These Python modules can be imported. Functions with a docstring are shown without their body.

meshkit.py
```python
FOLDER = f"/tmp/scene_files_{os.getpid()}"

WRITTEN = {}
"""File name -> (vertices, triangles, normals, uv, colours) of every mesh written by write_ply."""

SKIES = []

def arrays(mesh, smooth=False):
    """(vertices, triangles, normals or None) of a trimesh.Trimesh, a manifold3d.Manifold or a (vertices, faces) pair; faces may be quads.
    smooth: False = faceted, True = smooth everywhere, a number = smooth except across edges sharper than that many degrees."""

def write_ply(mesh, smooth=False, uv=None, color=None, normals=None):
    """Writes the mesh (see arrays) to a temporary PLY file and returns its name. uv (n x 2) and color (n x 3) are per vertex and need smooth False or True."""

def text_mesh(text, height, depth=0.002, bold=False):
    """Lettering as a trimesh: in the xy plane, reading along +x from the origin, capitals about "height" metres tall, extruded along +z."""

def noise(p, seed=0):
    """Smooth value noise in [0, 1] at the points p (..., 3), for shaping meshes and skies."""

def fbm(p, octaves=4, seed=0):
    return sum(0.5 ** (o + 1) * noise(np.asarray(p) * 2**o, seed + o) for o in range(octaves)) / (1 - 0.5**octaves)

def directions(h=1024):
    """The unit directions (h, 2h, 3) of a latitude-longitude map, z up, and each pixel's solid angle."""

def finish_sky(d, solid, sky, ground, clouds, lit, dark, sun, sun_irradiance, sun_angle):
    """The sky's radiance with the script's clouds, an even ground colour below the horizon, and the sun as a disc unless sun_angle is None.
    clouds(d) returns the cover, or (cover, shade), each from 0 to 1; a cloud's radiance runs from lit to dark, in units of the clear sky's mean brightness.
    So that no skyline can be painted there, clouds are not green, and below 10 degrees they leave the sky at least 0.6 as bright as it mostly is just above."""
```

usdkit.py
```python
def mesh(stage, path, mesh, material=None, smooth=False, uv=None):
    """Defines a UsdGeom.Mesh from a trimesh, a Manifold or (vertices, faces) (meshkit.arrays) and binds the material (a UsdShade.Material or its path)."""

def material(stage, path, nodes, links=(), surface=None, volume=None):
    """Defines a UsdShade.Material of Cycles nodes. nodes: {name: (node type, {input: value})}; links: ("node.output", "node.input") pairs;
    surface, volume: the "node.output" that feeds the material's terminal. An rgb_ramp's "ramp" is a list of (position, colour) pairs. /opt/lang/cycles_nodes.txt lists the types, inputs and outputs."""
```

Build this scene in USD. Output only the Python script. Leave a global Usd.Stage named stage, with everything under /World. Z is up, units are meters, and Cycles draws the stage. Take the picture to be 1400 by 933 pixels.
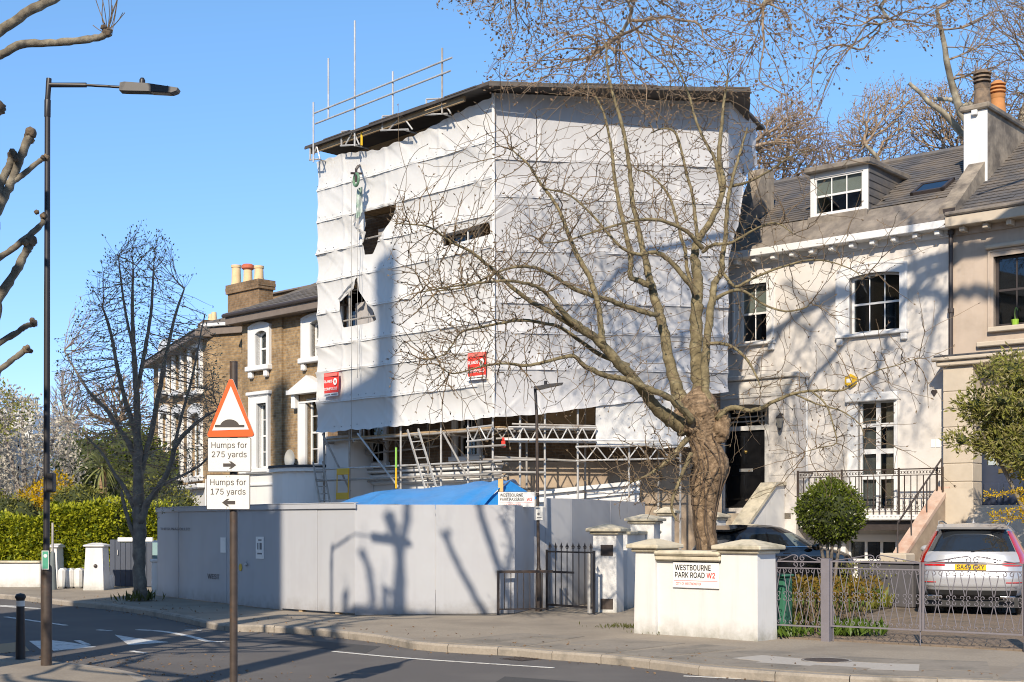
import math, random
import numpy as np, trimesh, usdkit, meshkit
from shapely.geometry import Polygon, Point, LineString, box as sbox, MultiPolygon
from shapely.ops import unary_union
from shapely import affinity
from pxr import Usd, UsdGeom, UsdLux, UsdShade, Gf, Sdf, Vt

# ------------------------------------------------------------------ camera, sky, sun
stage = Usd.Stage.CreateInMemory()
UsdGeom.SetStageUpAxis(stage, UsdGeom.Tokens.z)
UsdGeom.SetStageMetersPerUnit(stage, 1.0)
UsdGeom.Xform.Define(stage, '/World')
UsdGeom.Scope.Define(stage, '/World/Looks')
F, YH, HC = 1850.0, 718.0, 1.75            # focal length in photo pixels, horizon row, eye height
cam = UsdGeom.Camera.Define(stage, '/World/camera')
cam.AddTranslateOp().Set(Gf.Vec3d(0, 0, HC))
cam.AddRotateXOp().Set(90.0)
cam.CreateHorizontalApertureAttr(36.0)
cam.CreateVerticalApertureAttr(36.0 * 682 / 1024)
cam.CreateFocalLengthAttr(F / 1400 * 36.0)
cam.CreateVerticalApertureOffsetAttr((YH - 466.5) / 1400 * 36.0)
cam.CreateClippingRangeAttr(Gf.Vec2f(0.1, 3000))
cam.CreateExposureAttr(0.34)
SUN_AZ = math.atan2(-0.242, -0.970)          # direction towards the sun
SUN_EL = math.radians(32)
S = np.array([math.sin(SUN_AZ) * math.cos(SUN_EL), math.cos(SUN_AZ) * math.cos(SUN_EL), math.sin(SUN_EL)])
sun = UsdLux.DistantLight.Define(stage, '/World/sun')
sun.CreateIntensityAttr(1.25)
sun.CreateAngleAttr(0.6)
sun.CreateNormalizeAttr(True)
sun.CreateColorAttr(Gf.Vec3f(1.0, 0.885, 0.73))
_q = Gf.Rotation(Gf.Vec3d(0, 0, 1), Gf.Vec3d(*map(float, S))).GetQuat()
sun.AddOrientOp(UsdGeom.XformOp.PrecisionDouble).Set(Gf.Quatd(_q.GetReal(), _q.GetImaginary()))
skymat = usdkit.material(stage, '/World/Looks/sky', {
    'sky': ('sky_texture', {'sky_type': 'single_scattering', 'sun_disc': False, 'sun_elevation': SUN_EL, 'sun_rotation': SUN_AZ,
                            'altitude': 100.0, 'air_density': 1.0, 'aerosol_density': 0.25, 'ozone_density': 3.0}),
    'tc': ('texture_coordinate', {}), 'sp': ('separate_xyz', {}), 'rp': ('rgb_ramp', {'ramp': [(0.0, (.76, .85, 1.34)), (.12, (.81, .95, 1.30)), (.35, (.92, 1.16, 1.28)), (.7, (.92, 1.18, 1.26))]}),
    'mu': ('mix_color', {'blend_type': 'multiply', 'fac': 1.0, 'use_clamp': False}),
    'bg': ('background_shader', {'strength': 0.125})},
    [('tc.generated', 'sp.vector'), ('sp.z', 'rp.fac'), ('sky.color', 'mu.a'), ('rp.color', 'mu.b'), ('mu.result', 'bg.color')], surface='bg.background')
dome = UsdLux.DomeLight.Define(stage, '/World/sky')
UsdShade.MaterialBindingAPI.Apply(dome.GetPrim()).Bind(skymat)
dome.GetPrim().SetCustomDataByKey('kind', 'structure')
dome.GetPrim().SetCustomDataByKey('label', 'clear blue spring sky above the street')

# ------------------------------------------------------------------ object helpers
USED = {}
def numbered(parent, name):
    k = (parent, name); n = USED.get(k, 0); USED[k] = n + 1
    return name if n == 0 else '%s_%03d' % (name, n)
def meta(p, label=None, cat=None, group=None, kind=None):
    p = p.GetPrim() if hasattr(p, 'GetPrim') else p
    for k, v in (('label', label), ('category', cat), ('group', group), ('kind', kind)):
        if v: p.SetCustomDataByKey(k, v)
    return p
class Th:
    """a thing, part or sub-part: a path"""
    def __init__(s, path, prim): s.path, s.prim = path, prim
def thing(name, label=None, cat=None, loc=(0, 0, 0), rotz=0, group=None, kind=None):
    path = '/World/' + numbered('/World', name)
    x = UsdGeom.Xform.Define(stage, path)
    if any(loc): x.AddTranslateOp().Set(Gf.Vec3d(*map(float, loc)))
    if rotz: x.AddRotateZOp().Set(float(rotz))
    meta(x, label, cat, group, kind)
    return Th(path, x.GetPrim())
def part(parent, name, mesh, mat, label=None, smooth=False, kind=None, cat=None, group=None):
    base = parent.path if parent is not None else '/World'
    if isinstance(mesh, MB):
        if not mesh.V: print('EMPTY', base, name); return Th(base + '/' + name, stage.GetPrimAtPath('/World'))
        if smooth is False: smooth = mesh.smooth
        mesh = mesh.arr()
    path = base + '/' + numbered(base, name)
    m = usdkit.mesh(stage, path, mesh, mat, smooth=smooth)
    meta(m, label, cat, group, kind)
    return Th(path, m.GetPrim())
def copy(src, loc, rotz=0, label=None, group=None, scale=None):
    nm = src.path.split('/')[-1]
    if nm[-4:-3] == '_' and nm[-3:].isdigit(): nm = nm[:-4]
    was = src.prim.GetCustomData()
    path = '/World/' + numbered('/World', nm)
    x = UsdGeom.Xform.Define(stage, path)
    p = x.GetPrim()
    p.GetReferences().AddInternalReference(src.path)
    x.ClearXformOpOrder()
    x.AddTranslateOp(opSuffix='c').Set(Gf.Vec3d(*map(float, loc)))
    x.AddRotateZOp(opSuffix='c').Set(float(rotz))
    if scale: x.AddScaleOp(opSuffix='c').Set(Gf.Vec3f(*scale))
    p.SetInstanceable(True)
    meta(p, label, was.get('category'), group or was.get('group'))
    return Th(path, p)

# ------------------------------------------------------------------ mesh builder
def unit(v):
    v = np.asarray(v, float); return v / (np.linalg.norm(v, axis=-1, keepdims=True) + 1e-12)
BOXF = np.array([[0, 2, 1], [1, 2, 3], [4, 5, 6], [5, 7, 6], [0, 1, 4], [1, 5, 4], [2, 6, 3], [3, 6, 7], [0, 4, 2], [2, 4, 6], [1, 3, 5], [3, 7, 5]])
class MB:
    def __init__(s, smooth=False): s.V, s.Fa, s.n, s.smooth = [], [], 0, smooth
    def raw(s, v, f):
        v = np.asarray(v, float); f = np.asarray(f, int)
        if f.shape[1] == 4: f = np.vstack([f[:, [0, 1, 2]], f[:, [0, 2, 3]]])
        s.V.append(v); s.Fa.append(f + s.n); s.n += len(v); return s
    def add(s, m, T=None):
        v = np.array(m.vertices)
        if T is not None: v = trimesh.transform_points(v, T)
        return s.raw(v, m.faces)
    def box(s, x0, x1, y0, y1, z0, z1):
        v = np.array([[x, y, z] for z in (z0, z1) for y in (y0, y1) for x in (x0, x1)], float)
        return s.raw(v, BOXF)
    def cbox(s, x0, x1, y0, y1, z0, z1, c=0.01):
        """box with chamfered edges (manifold hull)"""
        x0, x1 = min(x0, x1), max(x0, x1); y0, y1 = min(y0, y1), max(y0, y1); z0, z1 = min(z0, z1), max(z0, z1)
        c = min(c, (x1 - x0) * .45, (y1 - y0) * .45, (z1 - z0) * .45)
        P = []
        for a in (0, 1):
            for b in (0, 1):
                for d in (0, 1):
                    X, Y, Z = (x0, x1)[a], (y0, y1)[b], (z0, z1)[d]
                    sx, sy, sz = (1, -1)[a], (1, -1)[b], (1, -1)[d]
                    P += [[X, Y + sy * c, Z + sz * c], [X + sx * c, Y, Z + sz * c], [X + sx * c, Y + sy * c, Z]]
        h = CHULL(np.array(P))
        return s.raw(*h)
    def beam(s, p, q, w, h, up=(0, 0, 1)):
        p, q = np.asarray(p, float), np.asarray(q, float)
        d = unit(q - p); a = np.cross(d, up)
        if np.linalg.norm(a) < 1e-6: a = np.cross(d, (1, 0, 0))
        a = unit(a); b = np.cross(a, d)
        v = [e + sa * a * w / 2 + sb * b * h / 2 for e in (p, q) for sb in (-1, 1) for sa in (-1, 1)]
        return s.raw(v, BOXF)
    def tube(s, pts, r, n=6, cap=True):
        v, f = tube(pts, r, n, cap); return s.raw(v, f)
    def lathe(s, prof, n=24, o=(0, 0, 0)):
        """prof: (r, z) pairs, axis z"""
        prof = np.asarray(prof, float); a = np.arange(n) * 2 * np.pi / n
        v = np.stack([prof[:, None, 0] * np.cos(a), prof[:, None, 0] * np.sin(a), np.broadcast_to(prof[:, None, 1], (len(prof), n))], -1).reshape(-1, 3) + np.asarray(o)
        i, j = np.meshgrid(np.arange(len(prof) - 1), np.arange(n), indexing='ij')
        q = np.stack([i * n + j, i * n + (j + 1) % n, (i + 1) * n + (j + 1) % n, (i + 1) * n + j], -1).reshape(-1, 4)
        return s.raw(v, q)
    def poly(s, shape, y0, y1):
        """shapely polygon in (x, z), extruded along y"""
        for g in getattr(shape, 'geoms', [shape]):
            if g.is_empty or g.area < 1e-9: continue
            m = trimesh.creation.extrude_polygon(g, abs(y1 - y0), engine='earcut')
            v = np.array(m.vertices); s.raw(np.stack([v[:, 0], min(y0, y1) + v[:, 2], v[:, 1]], 1), m.faces[:, ::-1])
        return s
    def plan(s, shape, z0, z1):
        """shapely polygon in (x, y), extruded along z"""
        for g in getattr(shape, 'geoms', [shape]):
            if g.is_empty or g.area < 1e-9: continue
            m = trimesh.creation.extrude_polygon(g, abs(z1 - z0), engine='earcut')
            v = np.array(m.vertices); v[:, 2] += min(z0, z1); s.raw(v, m.faces)
        return s
    def sheet(s, shape, z):
        for g in getattr(shape, 'geoms', [shape]):
            if g.is_empty or g.area < 1e-9: continue
            v, f = trimesh.creation.triangulate_polygon(g, engine='earcut')
            v = np.c_[v, np.full(len(v), z)]
            n = np.cross(v[f[:, 1]] - v[f[:, 0]], v[f[:, 2]] - v[f[:, 0]])[:, 2]
            f = np.where(n[:, None] < 0, f[:, ::-1], f); s.raw(v, f)
        return s
    def grid(s, P):
        """P (a, b, 3) surface"""
        a, b = P.shape[:2]; i, j = np.meshgrid(np.arange(a - 1), np.arange(b - 1), indexing='ij')
        q = np.stack([i * b + j, (i + 1) * b + j, (i + 1) * b + j + 1, i * b + j + 1], -1).reshape(-1, 4)
        return s.raw(P.reshape(-1, 3), q)
    def ball(s, c, r, sub=1):
        m = trimesh.creation.icosphere(sub, 1.0); return s.raw(np.array(m.vertices) * np.asarray(r) + np.asarray(c), m.faces)
    def text(s, txt, h, o, ax=(1, 0, 0), up=(0, 0, 1), width=None, depth=.002, bold=False, center=False):
        m = meshkit.text_mesh(txt, h, depth, bold); v = np.array(m.vertices)
        v[:, 0] -= v[:, 0].min()
        w = v[:, 0].max()
        if width: v[:, 0] *= width / w; w = width
        if center: v[:, 0] -= w / 2
        ax, up = np.asarray(ax, float), np.asarray(up, float); nn = np.cross(ax, up)
        return s.raw(np.asarray(o) + v[:, :1] * ax + v[:, 1:2] * up + v[:, 2:3] * nn, m.faces)
    def arr(s): return np.vstack(s.V), np.vstack(s.Fa)
    def xf(s, fn):
        s.V = [fn(v) for v in s.V]; return s
def CHULL(P):
    m = trimesh.convex.convex_hull(P); return np.array(m.vertices), np.array(m.faces)
def tube(pts, r, n=6, cap=True):
    p = np.asarray(pts, float); k = len(p)
    r = np.broadcast_to(np.asarray(r, float), (k,))
    t = unit(np.gradient(p, axis=0)) if k > 2 else unit(np.repeat([p[-1] - p[0]], k, 0))
    m = unit(p[-1] - p[0]); ref = np.eye(3)[np.argmin(np.abs(m))]
    a = unit(np.cross(t, ref)); b = np.cross(t, a)
    ang = np.arange(n) * 2 * np.pi / n
    v = (p[:, None] + r[:, None, None] * (np.cos(ang)[None, :, None] * a[:, None] + np.sin(ang)[None, :, None] * b[:, None])).reshape(-1, 3)
    i, j = np.meshgrid(np.arange(k - 1), np.arange(n), indexing='ij')
    q = np.stack([i * n + j, i * n + (j + 1) % n, (i + 1) * n + (j + 1) % n, (i + 1) * n + j], -1).reshape(-1, 4)
    f = np.vstack([q[:, [0, 1, 2]], q[:, [0, 2, 3]]])
    if cap and n > 3:
        e = np.arange(1, n - 1)
        f = np.vstack([f, np.stack([0 * e, e + 1, e], 1), np.stack([0 * e, e, e + 1], 1) + (k - 1) * n])
    return v, f
def crom(P, m=4):
    """Catmull-Rom resample (any columns)"""
    P = np.asarray(P, float)
    if len(P) < 3: return np.array([P[0] + (P[-1] - P[0]) * t for t in np.linspace(0, 1, m + 1)])
    Q = np.vstack([2 * P[0] - P[1], P, 2 * P[-1] - P[-2]]); t = np.linspace(0, 1, m, endpoint=False)[:, None]
    out = []
    for i in range(1, len(Q) - 2):
        a, b, c, d = Q[i - 1:i + 3]
        out.append(.5 * (2 * b + (c - a) * t + (2 * a - 5 * b + 4 * c - d) * t ** 2 + (3 * b - 3 * c + d - a) * t ** 3))
    return np.vstack(out + [P[-1:]])

# ------------------------------------------------------------------ photo measurement: rays, ground points, frames of walls
def atd(px, py, D): return np.array([(px - 700) / F * D, D, HC + (YH - py) / F * D])
def gnd(px, py, z=0.0):
    D = (HC - z) * F / (py - YH); return np.array([(px - 700) / F * D, D, z])
class Fr:
    """a vertical wall: origin on plan, local x along it to the right, local y into the building, z up"""
    def __init__(s, ox, oy, deg):
        s.o = np.array([ox, oy]); s.deg = deg; c, q = math.cos(math.radians(deg)), math.sin(math.radians(deg))
        s.t = np.array([c, q]); s.n = np.array([-q, c])
    def uz(s, px, py, v=0.0):
        rx = (px - 700) / F; D = (s.n @ s.o + v) / (s.n @ np.array([rx, 1.0]))
        return s.t @ (np.array([rx * D, D]) - s.o), HC + (YH - py) / F * D
    def u(s, px, v=0.0): return s.uz(px, YH, v)[0]
    def z(s, px, py, v=0.0): return s.uz(px, py, v)[1]
    def w(s, u, v, z): p = s.o + s.t * u + s.n * v; return np.array([p[0], p[1], z])
    def loc(s, P):
        d = np.asarray(P)[..., :2] - s.o
        return np.stack([d @ s.t, d @ s.n, np.asarray(P)[..., 2]], -1)
    def thing(s, name, label, cat, **k): return thing(name, label, cat, (s.o[0], s.o[1], 0), s.deg, **k)

# ------------------------------------------------------------------ materials
def lk(name): return '/World/Looks/' + name
def lin(r, g, b):
    f = lambda c: (c / 255 / 12.92) if c / 255 <= .04045 else ((c / 255 + .055) / 1.055) ** 2.4
    return np.array([f(r), f(g), f(b)])
def M(name, col, rough=.6, var=.12, scale=4.0, bump=0.0, bscale=40.0, metal=0.0, col2=None, fac2=(.55, .7), scale2=.8, trans=0.0, spec=.5, coat=0.0, island=0.0, dist=.02, grime=None, streak=None, streak_amt=.3, extra=None):
    """generic surface: base colour varied by fine noise, a second colour in large uneven patches, vertical streaks, bump, translucency, per-piece tone"""
    col = np.asarray(col, float)
    N = {'g': ('geometry', {}), 'p': ('principled_bsdf', {'roughness': rough, 'metallic': metal, 'specular_ior_level': spec, 'coat_weight': coat}),
         'n1': ('noise_texture', {'scale': scale, 'detail': 5.0, 'roughness': .6}),
         'r1': ('rgb_ramp', {'ramp': [(.25, col * (1 - var)), (.75, np.minimum(col * (1 + var), .95))]})}
    L = [('g.position', 'n1.vector'), ('n1.fac', 'r1.fac')]
    out = 'r1.color'
    if col2 is not None:
        N['n2'] = ('noise_texture', {'scale': scale2, 'detail': 6.0, 'roughness': .65})
        N['m2'] = ('map_range', {'from_min': fac2[0], 'from_max': fac2[1], 'clamp': True})
        N['x2'] = ('mix_color', {'b': col2})
        L += [('g.position', 'n2.vector'), ('n2.fac', 'm2.value'), ('m2.result', 'x2.fac'), (out, 'x2.a')]; out = 'x2.result'
    if streak is not None:
        N['mp'] = ('mapping', {'scale': (3.0, 3.0, .25)}); N['n3'] = ('noise_texture', {'scale': 1.0, 'detail': 4.0, 'roughness': .7})
        N['m3'] = ('map_range', {'from_min': .5, 'from_max': .75, 'to_max': streak_amt, 'clamp': True}); N['x3'] = ('mix_color', {'b': streak})
        L += [('g.position', 'mp.vector'), ('mp.vector', 'n3.vector'), ('n3.fac', 'm3.value'), ('m3.result', 'x3.fac'), (out, 'x3.a')]; out = 'x3.result'
    if grime is not None:   # splashed dirt rising unevenly from the ground
        N['gz'] = ('separate_xyz', {}); N['gm'] = ('map_range', {'from_min': .75, 'from_max': .05, 'to_max': 1.0, 'clamp': True}); N['gn'] = ('noise_texture', {'scale': 5.0, 'detail': 5.0, 'roughness': .7}); N['gp'] = ('math', {'math_type': 'power', 'value2': 1.8}); N['gx'] = ('math', {'math_type': 'multiply'}); N['gr'] = ('map_range', {'from_min': .15, 'from_max': .55, 'to_max': .75, 'clamp': True}); N['gc'] = ('mix_color', {'b': grime})
        L += [('g.position', 'gz.vector'), ('gz.z', 'gm.value'), ('g.position', 'gn.vector'), ('gm.result', 'gp.value1'), ('gp.value', 'gx.value1'), ('gn.fac', 'gx.value2'), ('gx.value', 'gr.value'), ('gr.result', 'gc.fac'), (out, 'gc.a')]; out = 'gc.result'
    if island:
        N['ri'] = ('map_range', {'to_min': 1 - island, 'to_max': 1 + island}); N['xi'] = ('hsv', {})
        L += [('g.random_per_island', 'ri.value'), ('ri.result', 'xi.value'), (out, 'xi.color')]; out = 'xi.color'
    L.append((out, 'p.base_color'))
    if bump:
        N['nb'] = ('noise_texture', {'scale': bscale, 'detail': 4.0, 'roughness': .6}); N['b'] = ('bump', {'strength': bump, 'distance': dist})
        L += [('g.position', 'nb.vector'), ('nb.fac', 'b.height'), ('b.normal', 'p.normal')]
    surf = 'p.BSDF'
    if trans:
        N['t'] = ('translucent_bsdf', {}); N['mx'] = ('mix_closure', {'fac': trans})
        L += [(out, 't.color'), ('p.BSDF', 'mx.closure1'), ('t.BSDF', 'mx.closure2')]; surf = 'mx.closure'
    return usdkit.material(stage, lk(name), N, L, surface=surf)
def brick_mat(name, c1, c2, mortar, bw=.225, bh=.075, soot=None, side=False):
    """brickwork in the wall's own x/z (walls too far off to model each brick)"""
    N = {'tc': ('texture_coordinate', {}), 's': ('separate_xyz', {}), 'a': ('math', {'math_type': 'add'}), 'c': ('combine_xyz', {}),
         'br': ('brick_texture', {'color1': c1, 'color2': c2, 'mortar': mortar, 'scale': 1.0, 'mortar_size': .006, 'mortar_smooth': .3, 'bias': -.1, 'brick_width': bw, 'row_height': bh}),
         'n': ('noise_texture', {'scale': .7, 'detail': 6.0, 'roughness': .7}), 'm': ('map_range', {'from_min': .35, 'from_max': .72, 'to_min': .62, 'to_max': 1.25}),
         'h': ('hsv', {}), 'n2': ('noise_texture', {'scale': 9.0, 'detail': 3.0}), 'm2': ('map_range', {'from_min': .3, 'from_max': .7, 'to_min': .75, 'to_max': 1.25}), 'mm': ('math', {'math_type': 'multiply'}),
         'p': ('principled_bsdf', {'roughness': .85, 'specular_ior_level': .3}), 'b': ('bump', {'strength': .6, 'distance': .012, 'invert': True})}
    L = [('tc.object', 's.vector'), ('s.x', 'a.value1'), ('s.y', 'a.value2'), ('a.value', 'c.x'), ('s.z', 'c.y'), ('c.vector', 'br.vector'), ('tc.object', 'n.vector'), ('tc.object', 'n2.vector'),
         ('n.fac', 'm.value'), ('n2.fac', 'm2.value'), ('m.result', 'mm.value1'), ('m2.result', 'mm.value2'), ('mm.value', 'h.value'), ('br.color', 'h.color'), ('h.color', 'p.base_color'), ('br.fac', 'b.height'), ('b.normal', 'p.normal')]
    return usdkit.material(stage, lk(name), N, L, surface='p.BSDF')
def pane_mat(name, tint=(.72, .76, .77), refl=1.0):
    """window glass: clear, with a mirror reflection that grows towards grazing angles"""
    return usdkit.material(stage, lk(name), {'t': ('transparent_bsdf', {'color': tint}), 'g': ('glossy_bsdf', {'color': (.9 * refl, .93 * refl, .95 * refl), 'roughness': .015}), 'nz': ('noise_texture', {'scale': .9, 'detail': 0.0}), 'bp': ('bump', {'strength': .03, 'distance': .03}),
        'lw': ('layer_weight', {'blend': .5}), 'pw': ('math', {'math_type': 'power', 'value2': 4.0}), 'ma': ('math', {'math_type': 'multiply_add', 'value2': .8, 'value3': .045}), 'm': ('mix_closure', {})},
        [('lw.facing', 'pw.value1'), ('pw.value', 'ma.value1'), ('ma.value', 'm.fac'), ('t.BSDF', 'm.closure1'), ('g.BSDF', 'm.closure2'), ('nz.fac', 'bp.height'), ('bp.normal', 'g.normal')], surface='m.closure')
# ------------------------------------------------------------------ looks
asphalt = M('asphalt', (.115, .105, .098), .9, .22, 60, .35, 160, col2=(.145, .132, .12), fac2=(.45, .7), scale2=.5, dist=.006, spec=.3)
asph_pave = M('asphalt_paving', (.30, .255, .20), .92, .2, 40, .3, 140, col2=(.23, .195, .155), fac2=(.45, .68), scale2=.7, dist=.005, spec=.25)
slab_m = M('paving_slab_stone', (.34, .295, .24), .9, .12, 18, .2, 90, col2=(.2, .18, .15), fac2=(.48, .7), scale2=1.1, island=.24, dist=.004, spec=.25)
slab_pale = M('paving_slab_pale', (.42, .385, .34), .9, .08, 18, .15, 90, island=.05, dist=.004, spec=.25)
kerb_m = M('kerb_granite', (.36, .31, .25), .85, .15, 30, .3, 120, island=.14, dist=.004, col2=(.16, .145, .12), fac2=(.5, .7), scale2=1.5)
earth_m = M('earth', (.10, .08, .055), .95, .3, 6, .5, 30)
grass_ground = M('rough_ground', (.09, .095, .045), .95, .3, 5, .5, 40)
line_w = M('road_paint', (.62, .61, .58), .7, .15, 25, .2, 100, col2=(.28, .27, .25), fac2=(.52, .66), scale2=6)
paint_w = M('white_paint', (.68, .67, .65), .45, .03, 3)
stucco_w = M('white_render', (.63, .62, .60), .75, .04, 2.5, .15, 30, col2=(.66, .64, .60), fac2=(.5, .75), scale2=.9, streak=(.45, .43, .40), streak_amt=.5, dist=.006, grime=(.20, .19, .14))
stucco_fac = M('cream_render', (.60, .565, .525), .8, .05, 2.0, .2, 14, col2=(.50, .465, .42), fac2=(.46, .7), scale2=1.3, streak=(.38, .34, .30), streak_amt=.45, dist=.01)
stucco_b = M('beige_render', (.45, .365, .29), .8, .07, 2.0, .2, 14, col2=(.36, .29, .225), fac2=(.48, .7), scale2=.9, streak=(.33, .27, .21), streak_amt=.4, dist=.01)
stone_b = M('beige_stone', (.48, .41, .32), .8, .08, 3.0, .2, 40, col2=(.42, .36, .28), fac2=(.5, .72), scale2=1.4, dist=.006)
cap_m = M('weathered_coping_stone', (.54, .48, .36), .85, .12, 10, .25, 60, col2=(.30, .27, .19), fac2=(.5, .68), scale2=3.0, dist=.006)
iron = M('black_iron', (.022, .020, .022), .45, .2, 20)
iron_br = M('dark_brown_iron', (.055, .040, .032), .5, .3, 12, col2=(.10, .055, .03), fac2=(.58, .7), scale2=4)
gate_m = M('lilac_grey_paint', (.17, .155, .17), .5, .08, 10)
grey_paint = M('grey_hoarding_paint', (.42, .425, .44), .5, .03, 1.5, .05, 60, col2=(.39, .385, .40), fac2=(.5, .75), scale2=.8, island=.035, streak=(.33, .32, .32), streak_amt=.25, grime=(.20, .18, .16))
steel = M('galvanised_steel', (.50, .49, .47), .5, .15, 8, metal=.35, col2=(.36, .33, .30), fac2=(.5, .7), scale2=3)
steel_d = M('dull_scaffold_steel', (.36, .34, .31), .6, .18, 8, metal=.3, col2=(.24, .19, .15), fac2=(.5, .7), scale2=3)
wood = M('scaffold_timber', (.42, .30, .17), .8, .2, 14, col2=(.28, .19, .11), fac2=(.45, .7), scale2=2)
wood_o = M('new_timber', (.62, .38, .15), .7, .15, 14)
red_m = M('red_sign', (.72, .045, .025), .4, .04, 5)
white_sign = M('white_sign_face', (.80, .79, .76), .4, .03, 6, col2=(.66, .64, .60), fac2=(.55, .75), scale2=5)
black_ink = M('black_lettering', (.03, .03, .03), .5, .05)
grey_ink = M('grey_lettering', (.12, .12, .13), .5, .05)
red_ink = M('red_lettering', (.60, .04, .03), .5, .05)
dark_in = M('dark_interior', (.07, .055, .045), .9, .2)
glass = pane_mat('window_glass')
glass_d = pane_mat('dark_window_glass', (.22, .24, .25))
yellow_m = M('yellow_paint', (.68, .42, .02), .45, .06, 6)
rust = M('bay_roof_felt', (.05, .05, .055), .8, .2, 8)

# ------------------------------------------------------------------ ground, road, pavements
part(None, 'ground', MB().sheet(sbox(-1500, -1500, 1500, 1500), -.03), grass_ground, kind='structure', label='open ground beyond the street')
part(None, 'road', MB().plan(sbox(-90, -70, 90, 70), -.028, 0), asphalt, kind='structure', label='dark asphalt road and junction')
KFpx = [(-60, 809.5), (0, 812.5), (45, 816.5), (87, 821), (165, 828.5), (236, 840), (278, 849), (312, 854.5), (350, 855), (405, 857.5), (455, 862), (525, 870), (570, 878), (640, 883), (700, 886), (750, 890.5), (837, 897), (910, 905), (962, 911.5), (1050, 918), (1160, 925), (1280, 929), (1400, 933)]
KF = [gnd(a, b, .11)[:2] for a, b in KFpx]
KF = np.array([[-70, 44]] + [p for p in KF] + [[KF[-1][0] + 40, KF[-1][1] - 28]])
KFs = np.vstack([KF[:1], crom(KF[1:-1], 4), KF[-1:]])
landF = Polygon(np.vstack([KFs, [[130, 30], [130, 200], [-130, 200], [-130, 44]]])).buffer(0)
kl = LineString(KFs)
part(None, 'pavement', MB().plan(landF.difference(kl.buffer(.15)), -.028, .11), asph_pave, kind='structure', label='pavement in front of the houses')
kerb = thing('kerb', 'granite kerbstones edging the pavement in front of the houses', kind='structure')
def kerbstones(line, side, top, s0, s1, ln):
    s = s0; rng = random.Random(4)
    while s < s1:
        L = ln * rng.uniform(.85, 1.1)
        ss = np.linspace(s + .006, min(s + L, s1) - .006, 4)
        A = np.array([line.interpolate(q).coords[0] for q in ss]); B = np.array([line.interpolate(q + .02).coords[0] for q in ss])
        n = unit(B - A); n = np.stack([-n[:, 1], n[:, 0]], 1) * side
        zt = top + rng.uniform(-.004, .006); m = MB()
        sec = [(.004, -.027), (.0, zt - .03), (.022, zt), (.149, zt), (.149, -.027)]
        P = np.array([[np.r_[A[i] + n[i] * o, z] for o, z in sec] for i in range(4)])
        m.grid(P if side > 0 else P[:, ::-1])
        k = len(sec)
        for row, fl in ((P[0], False), (P[-1], True)):
            f = np.array([[0, a, a + 1] for a in range(1, k - 1)]); m.raw(row, f if (fl == (side > 0)) else f[:, ::-1])
        part(kerb, 'kerbstone', m, kerb_m)
        s += L
kerbstones(kl, 1, .112, kl.project(Point(*KF[1])), kl.project(Point(*KF[-2])) + 3.0, .9)
KNpx = [(0, 896), (35, 899.5), (71, 904), (110, 908), (146, 913), (193, 922), (212, 931)]
KN = np.array([[-60, 19.5]] + [list(gnd(a, b, .08)[:2]) for a, b in KNpx] + [[-2.9, 13.55], [-1.0, 12.2], [27.4, -8.0]])
KNs = np.vstack([KN[:1], crom(KN[1:-1], 4), KN[-1:]])
landN = Polygon(np.vstack([KNs, [[27.4, -70], [-60, -70]]])).buffer(0)
knl = LineString(KNs)
part(None, 'near_pavement', MB().plan(landN.difference(knl.buffer(.15)), -.028, .08), asph_pave, kind='structure', label='pavement corner nearest the viewer, dappled with tree shadow')
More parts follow.
